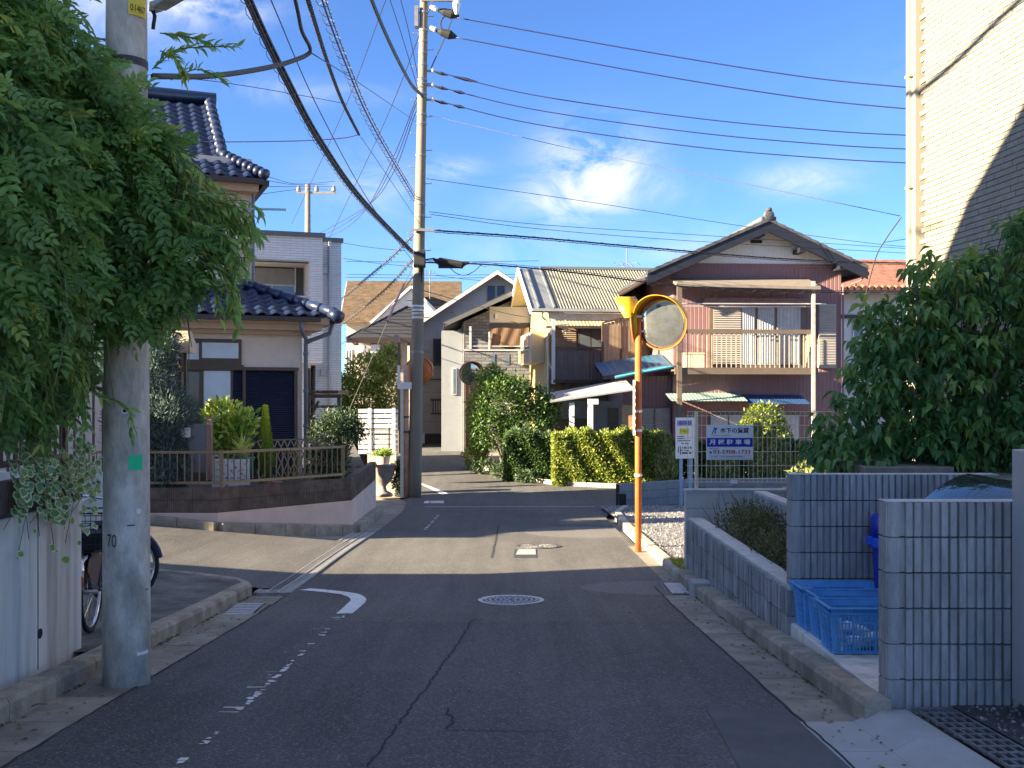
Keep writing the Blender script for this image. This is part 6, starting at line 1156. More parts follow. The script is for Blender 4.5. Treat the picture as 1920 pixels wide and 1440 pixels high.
M_PUR = sidingmat('purple_siding', (.205,.112,.114), .15); M_WSID = sidingmat('white_siding', (.74,.72,.68), .10, .008); M_PBR = mat('purple_house_brown',(.115,.088,.066),.55,.1,6); M_GTILE = mat('grey_tile',(.06,.063,.068),.55,.3,5,rnd=.15,bump=.3); M_BARGE = mat('barge_dark',(.010,.012,.020),.5,.1,4); M_BLIND = mat('pale_blind',(.30,.275,.25),.6,.06,4); M_CURTW = mat('curtain_white',(.36,.37,.39),.85,.12,4)
pf = Fr(5.50,35.5,0,4); pu = thing('purple_house', 'two-storey purple corrugated house with white gable and balcony', 'house', pf.w((3,4,-.9)))
zev = hit(pf,1262,500)[1]; (ur_,zr_) = hit(pf,1428,428); uRt = hit(pf,1577,500)[0]; kL = (zr_-zev)/ur_; kR = .46; D_ = 9.0; zRe = zr_-kR*(uRt-ur_)
gz = lambda u: zr_-(ur_-u)*kL if u < ur_ else zr_-(u-ur_)*kR
zb0 = hit(pf,1400,495)[1]
w = MB(pf); w.box(0,uRt,0,D_,-.9,zb0); w.build('wall', M_PUR, pu); w = MB(pf); w.add([(0.25,-.004,zb0),(uRt-.02,-.004,zb0),(uRt-.02,-.004,gz(uRt)-.02),(ur_,-.004,zr_-.02),(.25,-.004,gz(.25)-.02),(.25,D_,zb0),(uRt-.02,D_,zb0),(uRt-.02,D_,gz(uRt)-.02),(ur_,D_,zr_-.02),(.25,D_,gz(.25)-.02)], [(0,1,2,3,4),(9,8,7,6,5),(0,4,9,5),(1,6,7,2)]); w.build('gable_wall', M_WSID, pu)
MB(pf).box(0,uRt,-.03,.0,zb0-.06,zb0+.01).build('gable_band', M_PUR, pu); fbox(pf,'gable_vent',M_BLK,pu,(1408,450),(1429,456),-.04,0)
OV = .75; uLe, uRe = -1.05, uRt+.62
for nm, ua, ub, za, zb_ in (('roof',uLe,ur_,gz(uLe),zr_),('roof',uRe,ur_,gz(uRe),zr_)):
    r_ = MB(pf); r_.add([(ua,-OV,za+.02),(ub,-OV,zb_+.02),(ub,D_+.5,zb_+.02),(ua,D_+.5,za+.02),(ua,-OV,za+.16),(ub,-OV,zb_+.16),(ub,D_+.5,zb_+.16),(ua,D_+.5,za+.16)], [(0,3,2,1),(4,5,6,7),(0,1,5,4),(1,2,6,5),(2,3,7,6),(3,0,4,7)]); ro = r_.build(nm, M_GTILE, pu)
    bb = MB(pf); bb.add([(ua,-OV-.05,za-.24),(ub,-OV-.05,zb_-.24),(ub,-OV-.05,zb_+.10),(ua,-OV-.05,za+.10),(ua,-OV-.002,za-.24),(ub,-OV-.002,zb_-.24),(ub,-OV-.002,zb_+.10),(ua,-OV-.002,za+.10)], [(0,1,2,3),(7,6,5,4),(0,4,5,1),(1,5,6,2),(2,6,7,3),(3,7,4,0)]); bb.build('barge_board', M_BARGE, ro)
    n = int(abs(ub-ua)/.27); vt_ = MB().box(0,.26,-.02,.30,0,.05).mesh('verge_tile', M_GTILE); a_ = math.atan2(zb_-za, ub-ua)
    for k in range(n):
        u = ua+(ub-ua)*(k+.0)/n; z = za+(zb_-za)*k/n; mb = MB(pf); du, dz = (ub-ua)/n, (zb_-za)/n; mb.add([(u,-OV-.09,z+.11),(u+du*1.05,-OV-.09,z+dz*1.05+.11),(u+du*1.05,-OV-.09,z+dz*1.05+.20),(u,-OV-.09,z+.23),(u,-OV+.25,z+.11),(u+du*1.05,-OV+.25,z+dz*1.05+.11),(u+du*1.05,-OV+.25,z+dz*1.05+.20),(u,-OV+.25,z+.23)], [(0,1,2,3),(7,6,5,4),(0,4,5,1),(1,5,6,2),(2,6,7,3),(3,7,4,0)]); mb.build('verge_tile', M_GTILE, ro)
MB(pf).tube([(ur_,-OV-.1,zr_+.26),(ur_,D_+.5,zr_+.26)], .13, 10).build('ridge', M_GTILE, pu, True)
mb = MB(pf); mb.lathe([(.17,0),(.19,.04),(.15,.10),(.05,.12)], (ur_,-OV-.02,zr_+.30), 14, (0,-1,0)); mb.lathe([(.10,0),(.11,.05),(.06,.10)], (ur_,-OV-.06,zr_+.46), 12, (0,0,1)); mb.box(ur_-.24,ur_+.24,-OV-.08,-OV+.05,zr_+.10,zr_+.26); mb.build('ridge_ornament', M_GTILE, pu)
for px, py in ((1423,440),(1347,462),(1499,470),(1268,502),(1574,502)): u, z = hit(pf,px,py,-.4); MB(pf).box(u-.10,u+.10,-.72,.0,z-.09,z+.06).build('purlin_end', M_BARGE, pu)
# eave soffit on the left and gutter
MB(pf).box(uLe-.06,uLe+.06,-OV,D_+.5,gz(uLe)-.10,gz(uLe)+.02).build('gutter', M_GUTB, pu); MB(pf).box(uRe-.06,uRe+.06,-OV,D_+.5,gz(uRe)-.10,gz(uRe)+.02).build('gutter', M_GUTB, pu)
mb = MB(pf); mb.tube([(uRe,-.5,gz(uRe)-.1),(uRe-.1,-.4,gz(uRe)-.25),(uRt+.05,-.06,gz(uRe)-.45),(uRt+.05,-.06,-.9)], .035, 8); mb.build('downpipe', M_PUR, pu)
# openings, upper floor
ow = fbox(pf,'window',M_PBR,pu,(1330,572),(1512,692),-.06,.02); fbox(pf,'hood',M_PUR,ow,(1322,558),(1520,573),-.22,0)
for nm, a, b, m_ in (('shutter',1338,1389,M_BLIND),('pane',1391,1416,M_CURTW),('pane',1421,1452,M_CURTW),('pane',1457,1501,M_CURTW)):
    q = fbox(pf,nm,m_,ow,(a,576),(b,684),-.075,-.055)
    if nm == 'pane':
        (u0,z1),(u1,z0) = hit(pf,a,576,-.09), hit(pf,b,684,-.09); mb = MB(pf); mb.grid(lambda s, t_: (u0+.02+(u1-u0-.04)*s, -.085+.006*math.sin(s*38), z0+.04+(z1-z0-.08)*t_), 40, 1); mb.build('curtain', M_CURTW, q, True)
def slats(fr, par, p0, p1, v, pitch, m, name='slats'):
    (u0,z1),(u1,z0) = hit(fr,*p0,v), hit(fr,*p1,v); mb = MB(fr)
    for z in np.arange(z0,z1,pitch): mb.add([(u0,v,z),(u1,v,z),(u1,v-.018,z+pitch*.4),(u0,v-.018,z+pitch*.4),(u1,v,z+pitch*.85),(u0,v,z+pitch*.85)], [(0,1,2,3),(3,2,4,5)])
    o = mb.build(name, m, par); o['kind'] = 'stuff'; return o
slats(pf, ow, (1338,576),(1389,684), -.08, .075, M_BLIND)
sb_ = fbox(pf,'shutter_case',M_BLIND,pu,(1536,570),(1568,690),-.16,0); slats(pf, sb_, (1537,572),(1567,689), -.165, .055, M_BLIND)
# balcony
VB_ = -1.05; bl = fbox(pf,'balcony_beam',M_PBR,pu,(1266,689),(1534,702),VB_,VB_+.12); zf = hit(pf,1400,694,VB_)[1]; (uA,_),(uB,_) = hit(pf,1266,694,VB_), hit(pf,1534,694,VB_); MB(pf).box(uA,uB,VB_+.122,-.01,zf-.03,zf+.03).build('balcony_floor', M_PBR, pu)
rl_ = fbox(pf,'balcony_rail',M_PBR,pu,(1266,617),(1526,626),VB_,VB_+.08); zt1 = hit(pf,1400,622,VB_)[1]
for k in range(29): u = uA+.10+(uB-uA-.25)*k/28; MB(pf).box(u-.012,u+.012,VB_+.03,VB_+.055,zf,zt1).build('baluster', mat('baluster_tan',(.34,.28,.21),.5), pu)
for k in range(8): v = VB_+.1+.12*k; MB(pf).box(uB-.1,uB-.07,v,v+.025,zf,zt1).build('baluster', mat('baluster_tan',(.34,.28,.21),.5), pu)
for a, b, y0, y1 in ((1270,1279,527,870),(1523,1529,527,870)): fbox(pf,'balcony_post',M_PBR if a < 1500 else mat('pale_post',(.40,.36,.30),.6),pu,(a,y0),(b,y1),VB_-.05,VB_+.04)
(u0,z0),(u1,_) = hit(pf,1268,532,VB_-.1), hit(pf,1538,532,VB_-.1); mb = MB(pf); mb.add([(u0,VB_-.15,z0-.08),(u1,VB_-.15,z0-.16),(u1,0,z0+.25),(u0,0,z0+.25),(u0,VB_-.15,z0+.02),(u1,VB_-.15,z0-.06),(u1,0,z0+.33),(u0,0,z0+.33)], [(0,3,2,1),(4,5,6,7),(0,1,5,4),(1,2,6,5),(2,3,7,6),(3,0,4,7)]); mb.build('awning_roof', mat('awning_grey',(.20,.17,.14),.5,.12,6), pu)
for k, py in enumerate((569,574)):
    (a,z) = hit(pf,1280,py,VB_+.1+.12*k); (b,_) = hit(pf,1550-20*k,py,VB_+.1+.12*k); tag(MB(pf).tube([(a,VB_+.15+.15*k,z),(b,VB_+.15+.15*k,z+.02)], .022, 8).build('laundry_pole', mat('steel_pole',(.62,.62,.62),.3,.05,3,metal=.5)), ['steel laundry pole across the purple house balcony, the upper one','steel laundry pole across the purple house balcony, the lower one'][k], 'pole')
for a, b in ((1275,525),(1526,525)): mb = MB(pf); u, z = hit(pf,a,575,VB_); mb.bar((u,VB_-.02,z-.15),(u,VB_-.02,z+.35),.03,.03); mb.build('pole_hanger', M_PALE, pu)
for k in range(3): 
    t = thing('planter_tub', ['cream plastic planter at the left end of the purple balcony','cream plastic planter in the middle of the balcony planters','cream plastic planter nearest the balcony shutter'][k], 'planter', pf.w((uA+.3+.28*k,-.5,zf))); u = hit(pf,1281+13*k,680,-.5)[0]; MB(pf).box(u,u+.22,-.6,-.35,zf+.03,zf+.55).build('tub', mat('cream_tub',(.58,.52,.36),.6), t); MB(pf).box(u-.015,u+.235,-.615,-.335,zf+.55,zf+.60).build('rim', mat('cream_tub',(.58,.52,.36),.6), t)
# lower floor: awnings, windows, left extension with blue roof
(a0,z0),(a1,_) = hit(pf,1258,752,-1.0), hit(pf,1402,752,-1.0); corrug('awning', mat('mint_sheet',(.20,.30,.27),.6,.1,3), pu, pf, a0, a1, lambda u:(-1.0,z0), lambda u:(0,z0+.28), .12, .004); (b1,_) = hit(pf,1520,757,-1.0); corrug('awning', mat('blue_sheet',(.02,.055,.14),.5,.1,3), pu, pf, a1+.01, b1, lambda u:(-1.0,z0-.1), lambda u:(0,z0+.22), .12, .004)
for a, b in ((1330,1400),(1420,1500)): win(pf,pu,(a,775),(b,870),0,M_PBR,M_CURTW,2)
lx = hit(pf,1168,760,.3)[0]; MB(pf).box(lx,-.01,.3,6,-.9,hit(pf,1262,705,.3)[1]).build('extension_wall', M_PUR, pu); s2 = fbox(pf,'shutter',M_BLIND,pu,(1200,766),(1257,835),.22,.3); slats(pf, s2, (1201,768),(1256,834), .215, .06, M_BLIND); fbox(pf,'shutter_post',M_PBR,s2,(1226,766),(1229,834),.19,.22)
M_BLUER = mat('blue_metal_roof',(.018,.085,.15),.4,.15,4,dirt=.3,dirtcol=(.12,.16,.2),dscale=3); (c0,zc0),(c1,zc1) = hit(pf,1130,702,-.3), hit(pf,1262,684,-.3); corrug('extension_roof', M_BLUER, pu, pf, c0, c1, lambda u:(-.35,zc0+(zc1-zc0)*(u-c0)/(c1-c0)-.05), lambda u:(1.6,zc0+(zc1-zc0)*(u-c0)/(c1-c0)+.45), .22, .009); MB(pf).bar((c0,-.38,zc0-.12),(c1,-.38,zc1-.12),.06,.12).build('fascia', M_BARGE, pu); MB(pf).tube([(c0+.4,-.45,zc0-.1),(c1,-.45,zc1-.05)], .05, 8).build('roof_pipe', mat('teal_pipe',(.06,.25,.34),.4), pu)
# entrance canopy with white posts
t = thing('entrance_canopy', 'pale sloping canopy on white posts between the two houses', 'canopy', (3.6,33.8,-.95)); cf = Fr(3.4,33.4,0,4); (u0,z0),(u1,z1) = hit(cf,1032,755), hit(cf,1190,732); mb = MB(cf); mb.add([(u0,0,z0),(u1,0,z1),(u1,1.8,z1+.35),(u0,1.8,z0+.25),(u0,0,z0+.05),(u1,0,z1+.05),(u1,1.8,z1+.40),(u0,1.8,z0+.30)], [(0,3,2,1),(4,5,6,7),(0,1,5,4),(1,2,6,5),(2,3,7,6),(3,0,4,7)]); mb.build('roof', mat('canopy_sheet',(.26,.26,.26),.5,.08,3), t)
fbox(cf,'front_beam',M_PALE,t,(1102,748),(1122,758),-.03,-.003)
for a in (1068,1103): fbox(cf,'post',M_PALE,t,(a,755),(a+9,860),.1,.22)
fbox(cf,'porch_wall',mat('porch_dark',(.16,.16,.155),.9,.1,3),t,(1040,752),(1168,880),1.85,2.0); fbox(cf,'door',M_FRAMEB,t,(1142,765),(1160,860),1.8,1.84)
fbox(cf,'window',M_FRAMEB,t,(1045,785),(1100,830),1.8,1.84); fbox(cf,'brown_screen',mat('wood_screen',(.34,.19,.09),.7,.2,7),t,(1166,760),(1196,850),.4,.5)

# ================================================================ yellow house
M_YW = mat('yellow_stucco',(.36,.29,.14),.9,.06,3,bump=.3,lift=False); M_CORR = mat('corrugated_roof',(.135,.14,.135),.6,.15,2,col2=(.20,.185,.13),dirt=.3,dirtcol=(.16,.14,.10),dscale=1.5)
yf = Fr(1.40,39.0,0,7); yh = thing('yellow_house', 'yellow gabled house with corrugated roof and wooden balcony', 'house', yf.w((2,3,-.9)))
zye = hit(yf,1010,578,-.6)[1]; zyr = hit(yf,1060,504,3.05)[1]; ky = (zyr-zye)/3.65; zw = zye+ky*.6-.1
w = MB(yf); pts = [(0,-.9),(6.1,-.9),(6.1,zw),(3.05,zyr-.1),(0,zw)]; n = 5; w.add([(0,v,z) for v,z in pts]+[(5.5,v,z) for v,z in pts], [(4,3,2,1,0),(5,6,7,8,9)]+[(i,(i+1)%n,n+(i+1)%n,n+i) for i in range(n)]); w.build('wall', M_YW, yh)
u2 = hit(yf,1040,578,-.6)[0]; corrug('roof', M_CORR, yh, yf, u2, 5.8, lambda u:(-.6,zye), lambda u:(3.05,zyr), .115, .02)
mb = MB(yf); mb.add([(-.78,-.6,zye-.03),(u2+.02,-.6,zye-.03),(u2+.02,3.05,zyr-.03),(-.78,3.05,zyr-.03)], [(0,1,2,3)]); mb.build('roof_border', mat('grey_flashing',(.12,.135,.15),.5,.1,4), yh); mb = MB(yf); mb.add([(-.78,6.7,zye-.03),(5.8,6.7,zye-.03),(5.8,3.05,zyr-.03),(-.78,3.05,zyr-.03)], [(0,3,2,1)]); mb.build('rear_roof', M_CORR, yh)
for a, b in ((-.6,3.05),(6.7,3.05)): mb = MB(yf); za, zb_ = zye, zyr; mb.add([(-.82,a,za-.22),(-.82,b,zb_-.22),(-.82,b,zb_+.03),(-.82,a,za+.03),(-.76,a,za-.22),(-.76,b,zb_-.22),(-.76,b,zb_+.03),(-.76,a,za+.03)], [(0,1,2,3),(7,6,5,4),(0,4,5,1),(1,5,6,2),(2,6,7,3),(3,7,4,0)]); mb.build('barge_board', M_PALE, yh); mb = MB(yf); mb.add([(-.76,a,za-.16),(0,a,za-.16),(0,b,zb_-.16),(-.76,b,zb_-.16)], [(0,1,2,3)]); mb.build('soffit', mat('cream_soffit',(.50,.42,.27),.8,.06,3), yh)
for u in (u2, u2*.25-.5): mb = MB(yf); mb.bar((u,-.6,zye+.03),(u,3.05,zyr+.03),.06,.08); mb.build('roof_batten', mat('grey_flashing',(.24,.26,.28)), yh)
MB(yf).bar((u2,3.05,zyr+.03),(5.8,3.05,zyr+.03),.2,.1).build('ridge_cap', mat('grey_flashing',(.24,.26,.28)), yh); MB(yf).bar((-.75,-.66,zye-.06),(5.5,-.66,zye-.06),.11,.10).build('gutter', M_ALU, yh); MB(yf).box(-.1,5.5,-.52,-.45,zye-.42,zye-.12).build('fascia', mat('grey_fascia',(.28,.28,.26),.7), yh)
(a0,z0) = hit(yf,1024,610,-1.0); (a1,_) = hit(yf,1172,610,-1.0); corrug('awning', mat('cream_sheet',(.34,.30,.19),.6,.06,3), yh, yf, a0, a1+.4, lambda u:(-1.0,z0), lambda u:(-.5,z0+.22), .13, .006); MB(yf).bar((a0,-1.0,z0-.06),(a1+.4,-1.0,z0-.06),.05,.08).build('awning_beam', mat('dark_wood',(.05,.035,.028),.8), yh)
# recessed balcony wall, windows, rail, panels
bb_ = fbox(yf,'balcony_back',mat('balcony_brown',(.24,.18,.13),.9,.1,3),yh,(1037,612),(1180,720),-.02,.0); sh2 = fbox(yf,'shutter',mat('brown_shutter',(.27,.20,.14),.7,.1,4),yh,(1040,618),(1081,655),-.07,-.03); slats(yf, sh2, (1041,619),(1080,654), -.075, .07, mat('brown_shutter',(.27,.20,.14)))  # balcony back wall is one even brown
yw = win(yf,yh,(1084,614),(1132,655),-.03,M_FRAMEB,M_WINDG,2); fbox(yf,'balcony_post',M_ALUW,yh,(1035,598),(1041,720),-1.05,-.97)
fbox(yf,'balcony_rail',M_FRAMEB,yh,(1040,650),(1132,654),-1.04,-.98); (u0,z1),(u1,z0) = hit(yf,1041,656,-1.0), hit(yf,1130,712,-1.0); n = 13
for k in range(n): w_ = (u1-u0)/n; MB(yf).box(u0+w_*k+.012,u0+w_*(k+1)-.012,-1.02,-1.0,z0,z1).build('balcony_board', mat('dark_board',(.085,.078,.075),.8,.2,6,rnd=.15), yh)
MB(yf).box(-.02,u1+2,-1.05,-.03,z0-.12,z0).build('balcony_floor', mat('dark_wood',(.05,.035,.028)), yh)
for a in (1062,1108): fbox(yf,'strut',mat('dark_wood',(.05,.035,.028)),yh,(a,716),(a+6,760),-1.0,-.92)
# sunny plank screen
ps = Fr(*PP(1131,640,37.2).to_2d(),0,10); (s0,z1),(s1,z0) = hit(ps,1131,607), hit(ps,1190,680); zR = hit(ps,1190,593)[1]; sc_ = thing('plank_screen', 'sunlit brown plank balcony screen beside the orange mirror', 'screen', ps.w((1,0,-.9))); n = 8; M_PLANK = mat('plank_brown',(.27,.19,.115),.8,.2,9,rnd=.15,stretch=(4,4,.5))
for k in range(n): w_ = (s1-s0)/n; za = z1+(zR-z1)*k/n; MB(ps).box(s0+w_*k+.008,s0+w_*(k+1)-.008,0,.03,z0,za).build('plank', M_PLANK, sc_)
for u in (s0-.05,s0+(s1-s0)*.55,s1): MB(ps).box(u,u+.07,-.03,.06,z0-1.0,z1+(zR-z1)*(u-s0)/(s1-s0)+.04).build('post', M_FRAMEB, sc_)
mb = MB(ps); mb.bar((s0,.01,z1+.04),(s1,.01,zR+.04),.08,.06); mb.build('top_rail', M_FRAMEB, sc_); MB(ps).box(s0-.05,s1+1.3,-.04,1.0,z0-.22,z0-.01).build('deck', M_FRAMEB, sc_)
# bay box on the gable wall, hose, downpipe
MB(yf).box(-.5,-.003,1.2,4.4,hit(yf,990,680,1.2)[1],hit(yf,990,622,1.2)[1]).build('bay_box', mat('bay_tan',(.46,.38,.26),.8,.06,4), yh); MB(yf).box(-.52,-.5,1.9,2.9,hit(yf,990,655,1.2)[1],hit(yf,990,625,1.2)[1]).build('bay_window', M_WINDG, yh)
for k in range(9): v = 1.3+.35*k; MB(yf).box(-.62,-.59,v,v+.05,hit(yf,990,678,1.2)[1],hit(yf,990,655,1.2)[1]).build('bay_bar', mat('bay_tan',(.46,.38,.26)), yh)
MB(yf).box(-.63,-.58,1.2,4.3,hit(yf,990,656,1.2)[1],hit(yf,990,653,1.2)[1]).build('bay_rail', mat('bay_tan',(.46,.38,.26)), yh)
mb = MB(yf); mb.tube(catmull([(-.3,-.62,zye-.1),(-.35,-.5,zye-.3),(-.05,-.12,zye-.55),(-.05,-.1,zye-1.2),(-.05,-.1,-.9)], 3), .035, 6); mb.build('downpipe', M_ALU, yh); mb = MB(yf); mb.tube(catmull([(.05,-.12,zye-.6),(-.1,-.2,zye-1.2),(-.05,-.2,zye-2.0),(.15,-.2,zye-2.3)], 5), .04, 7); mb.build('duct_hose', mat('cream_hose',(.58,.55,.42),.6), yh)
t = thing('laundry_hanger', 'white laundry hanger hanging in the yellow house balcony', 'hanger', yf.w((.7,-.8,2))); (u,z) = hit(yf,1060,600,-.8); MB(yf).tube([(u,-.8,z),(u,-.8,z-.25)], .012, 5).build('hook', M_PALE, t)
for k in range(5): MB(yf).tube([(u+.07*math.cos(k*1.26),-.8+.07*math.sin(k*1.26),z-.22-.03*(k%3)),(u+.09*math.cos(k*1.26),-.8+.09*math.sin(k*1.26),z-.42-.06*(k%2))], .022, 6).build('peg', M_PALE, t)
# television aerial
t = thing('tv_aerial', 'thin television aerial above the corrugated roof', 'aerial', PP(1175,505,44)); M_AER = mat('aerial_grey',(.10,.11,.12),.6,.1,5); MB().tube([PP(1175,512,44),PP(1175,462,44)], .025, 6).build('mast', M_AER, t)
for py, w in ((492,22),(497,12)): 
    MB().tube([PP(1175-w,py+4,44.4),PP(1175+w,py,43.6)], .015, 5).build('boom', M_AER, t)
    for k in range(4): c = PP(1175-w+w*2*k/3,py+2,44.4-.27*k); MB().tube([c+Vector((-.1,-.25,.05)),c+Vector((.1,.25,-.05))], .01, 4).build('element', M_AER, t)
t = thing('tv_aerial', 'thin television aerial beside the tall pole far behind', 'aerial', PP(806,545,62)); MB().tube([PP(806,560,62),PP(806,505,62)], .03, 6).build('mast', M_AER, t); MB().tube([PP(798,514,62),PP(824,512,62)], .015, 5).build('boom', M_AER, t)
for k in range(4): c = PP(799+5*k,514,62); MB().tube([c+Vector((0,-.2,-.25)),c+Vector((0,.2,.25))], .012, 4).build('element', M_AER, t)

# ================================================================ red-tiled house on the right
rf = Fr(PP(1577,600,43).x,43,0,4); M_RED = mat('red_tile',(.20,.07,.045),.75,.35,4,col2=(.28,.13,.085),bump=.4,bscale=14); rh = thing('red_roof_house', 'pale house with red tiled roof behind the purple one', 'house', rf.w((3,3,-.9)))
(_,zA) = hit(rf,1600,555); MB(rf).box(-.3,7,0,7,-.9,hit(rf,1600,542,-.7)[1]+.25).build('wall', M_HW, rh); zE = hit(rf,1600,542,-.7)[1]; zP = hit(rf,1690,487,3.2)[1]; mb = MB(rf); mb.add([(-1.0,-.7,zE),(7.6,-.7,zE),(7.6,3.2,zP),(1.2,3.2,zP),(-1.0,7,zE)], [(0,1,2,3),(0,3,4)]); mb.build('roof', M_RED, rh); 
for k in range(30): u = -1.0+.28*k; MB(rf).tube([(u,-.78,zE+.03),(u+.0,-.55,zE+.13)], .10, 8).build('eave_tile', M_RED, rh)
MB(rf).box(-1,7.6,-.74,-.66,zE-.2,zE-.03).build('fascia', M_GUTB, rh); fbox(rf,'trim',M_GUTB,rh,(1577,590),(1640,597),-.1,0); win(rf,rh,(1598,600),(1640,640),0,M_ALUW,M_WINDG,2)

# ================================================================ mesh fence with the signs
M_CREAMF = mat('cream_fence',(.58,.53,.40),.45,.06,6,metal=.1); mf = thing('mesh_fence', 'cream wire mesh fence on the concrete block wall', 'fence', (3.6,12.63,.39)); z0f, z1f = .47, 1.325
for x in np.arange(2.135,5.2,.0567): MB().tube([(x,12.63,z0f),(x,12.63,z1f-.05),(x,12.605,z1f)], .0032, 5).build('vertical_wire', M_CREAMF, mf)
for z in (z0f,z0f+.04,z0f+.20,.84,1.01,1.16,z1f-.05): MB().tube([(2.12,12.637,z),(5.2,12.637,z)], .0036, 5).build('horizontal_wire', M_CREAMF, mf)
MB().tube([(2.12,12.605,z1f),(5.2,12.605,z1f)], .0036, 5).build('horizontal_wire', M_CREAMF, mf)
for x in (2.245,3.72,5.2): MB().tube([(x,12.665,.38),(x,12.665,1.33)], .022, 10).build('post', M_CREAMF, mf)
mb = MB().box(2.655,2.73,12.60,12.61,.455,.50); tg = tag(mb.build('maker_tag', M_PALE), 'tiny white maker tag hanging on the mesh fence bottom wire', 'tag')
M_SB = mat('sign_blue',(.012,.02,.30),.5,.03,4); M_SINK = mat('sign_navy',(.02,.022,.05),.6); M_SRED = mat('sign_red',(.35,.025,.03),.6); M_SW = mat('sign_board',(.80,.82,.84),.5,.04,5); M_SYEL = mat('sign_yellow',(.62,.55,.03),.5); M_SLET = mat('sign_white_letter',(.75,.76,.78),.5)
YS = 12.585; s1 = PP(1325,797,YS); s2 = PP(1412,862,YS); sg = thing('parking_sign', 'white and blue parking lot sign with phone number on the mesh fence', 'sign', ((s1.x+s2.x)/2,YS,s2.z)); W_, H_ = s2.x-s1.x, s1.z-s2.z
MB().box(s1.x,s2.x,YS,YS+.012,s2.z,s1.z).build('board', M_SW, sg); sp_ = lambda fx, fy, d=.002: Vector((s1.x+W_*fx, YS-d, s1.z-H_*fy))
MB().box(s1.x+.004,s2.x-.004,YS-.002,YS-.0002,sp_(0,.625).z,sp_(0,.37).z).build('blue_band', M_SB, sg)
text('木下の賃貸', M_SINK, sg, .09, sp_(.60,.165), width=W_*.62, height=H_*.155, bold=.0015); text('KINOSHITA GROUP', mat('sign_grey',(.22,.22,.22)), sg, .03, sp_(.31,.30), width=W_*.40, height=H_*.028); text('月 極 駐 車 場', M_SLET, sg, .1, sp_(.5,.50,.004), width=W_*.88, height=H_*.155, bold=.0025); text('お問い合わせ', M_SINK, sg, .03, sp_(.16,.675), width=W_*.2, height=H_*.022); text('☎', M_SINK, sg, .05, sp_(.085,.79), width=W_*.065); text('03-5908-1733', M_SRED, sg, .08, sp_(.545,.775), width=W_*.80, height=H_*.115, bold=.0008); mb = MB()
for k in range(40):
    if random.random() < .85: q0 = sp_(.10+.018*k,.915+.012,.002); mb.box(q0.x, q0.x+W_*.012, YS-.0025, YS-.0003, q0.z, q0.z+H_*random.uniform(.018,.026))
mb.build('small_print', M_SINK, sg)['kind'] = 'stuff'
mb = MB()
for a, b in (((.07,.87),(.93,.87)),((.07,.965),(.93,.965)),((.05,.89),(.05,.945)),((.95,.89),(.95,.945)),((.05,.89),(.07,.87)),((.93,.87),(.95,.89)),((.05,.945),(.07,.965)),((.93,.965),(.95,.945))): mb.bar(sp_(*a,.001), sp_(*b,.001), .0012, .003, (0,1,0))
mb.build('outline', M_SINK, sg); mb = MB()
for pts in ([(.16,.05),(.165,.10),(.15,.16),(.115,.25)],[(.20,.08),(.185,.12),(.185,.25)],[(.225,.09),(.19,.14)]): mb.tube(catmull([sp_(x,y,.0015) for x,y in pts],4), .0055, 4)
mb.build('emblem', M_SB, sg)
for fx, fy in ((.03,.03),(.97,.03),(.03,.97),(.97,.97),(.5,.01)): MB().bar(sp_(fx,fy,.004), sp_(fx+.02,fy,-.04), .004, .004).build('cable_tie', M_BLK, sg)
# standing sign of the gravel lot
f_ = Fr(*PP(1267,800,24.4).to_2d(),0,14); (u1,_) = hit(f_,1302,800); zA = hit(f_,1267,783)[1]; zB = hit(f_,1267,860)[1]; hs = zA-zB; ss = thing('standing_sign', 'tall white parking notice board on blue posts in the gravel lot', 'sign', f_.w((u1/2,0,zg(24.5)))); MB(f_).box(0,u1,0,.02,zB,zA).build('board', M_SW, ss)
for u in (u1*.32,u1*.82): MB(f_).box(u-.035,u+.035,.022,.07,zg(24.5),zA-.05).build('post', mat('blue_post',(.20,.33,.45),.5), ss)
q = lambda fx, fy: Vector(f_.w((u1*fx,-.003,zA-hs*fy))); text('月極有料駐車場', M_SB, ss, .06, q(.46,.145), rz=14, width=u1*.78, height=hs*.14, bold=.001); MB(f_).box(u1*.2,u1*.7,-.004,-.0005,zA-hs*.41,zA-hs*.26).build('yellow_panel', M_SYEL, ss); text('パーキング', M_SINK, ss, .05, Vector(f_.w((u1*.45,-.006,zA-hs*.335))), rz=14, width=u1*.44, height=hs*.09)
mb = MB(f_)                                     # print too small to read in the photograph: rows of dark specks
for fx, fy, w_, h_ in ((.28,.46,.38,.024),(.3,.51,.42,.024),(.45,.565,.7,.026),(.5,.63,.4,.03),(.6,.735,.5,.055),(.5,.80,.5,.024),(.55,.865,.6,.05),(.15,.78,.05,.16),(.26,.80,.05,.2)):
    nn = max(2, int(w_*22))
    for k in range(nn):
        if random.random() < .85: a = u1*(fx-w_/2+w_*k/nn); mb.box(a, a+u1*w_/nn*.7, -.0035, -.0005, zA-hs*(fy+h_/2), zA-hs*(fy-h_/2)+random.uniform(-.004,.0))
mb.build('small_print', M_SINK, ss)['kind'] = 'stuff'
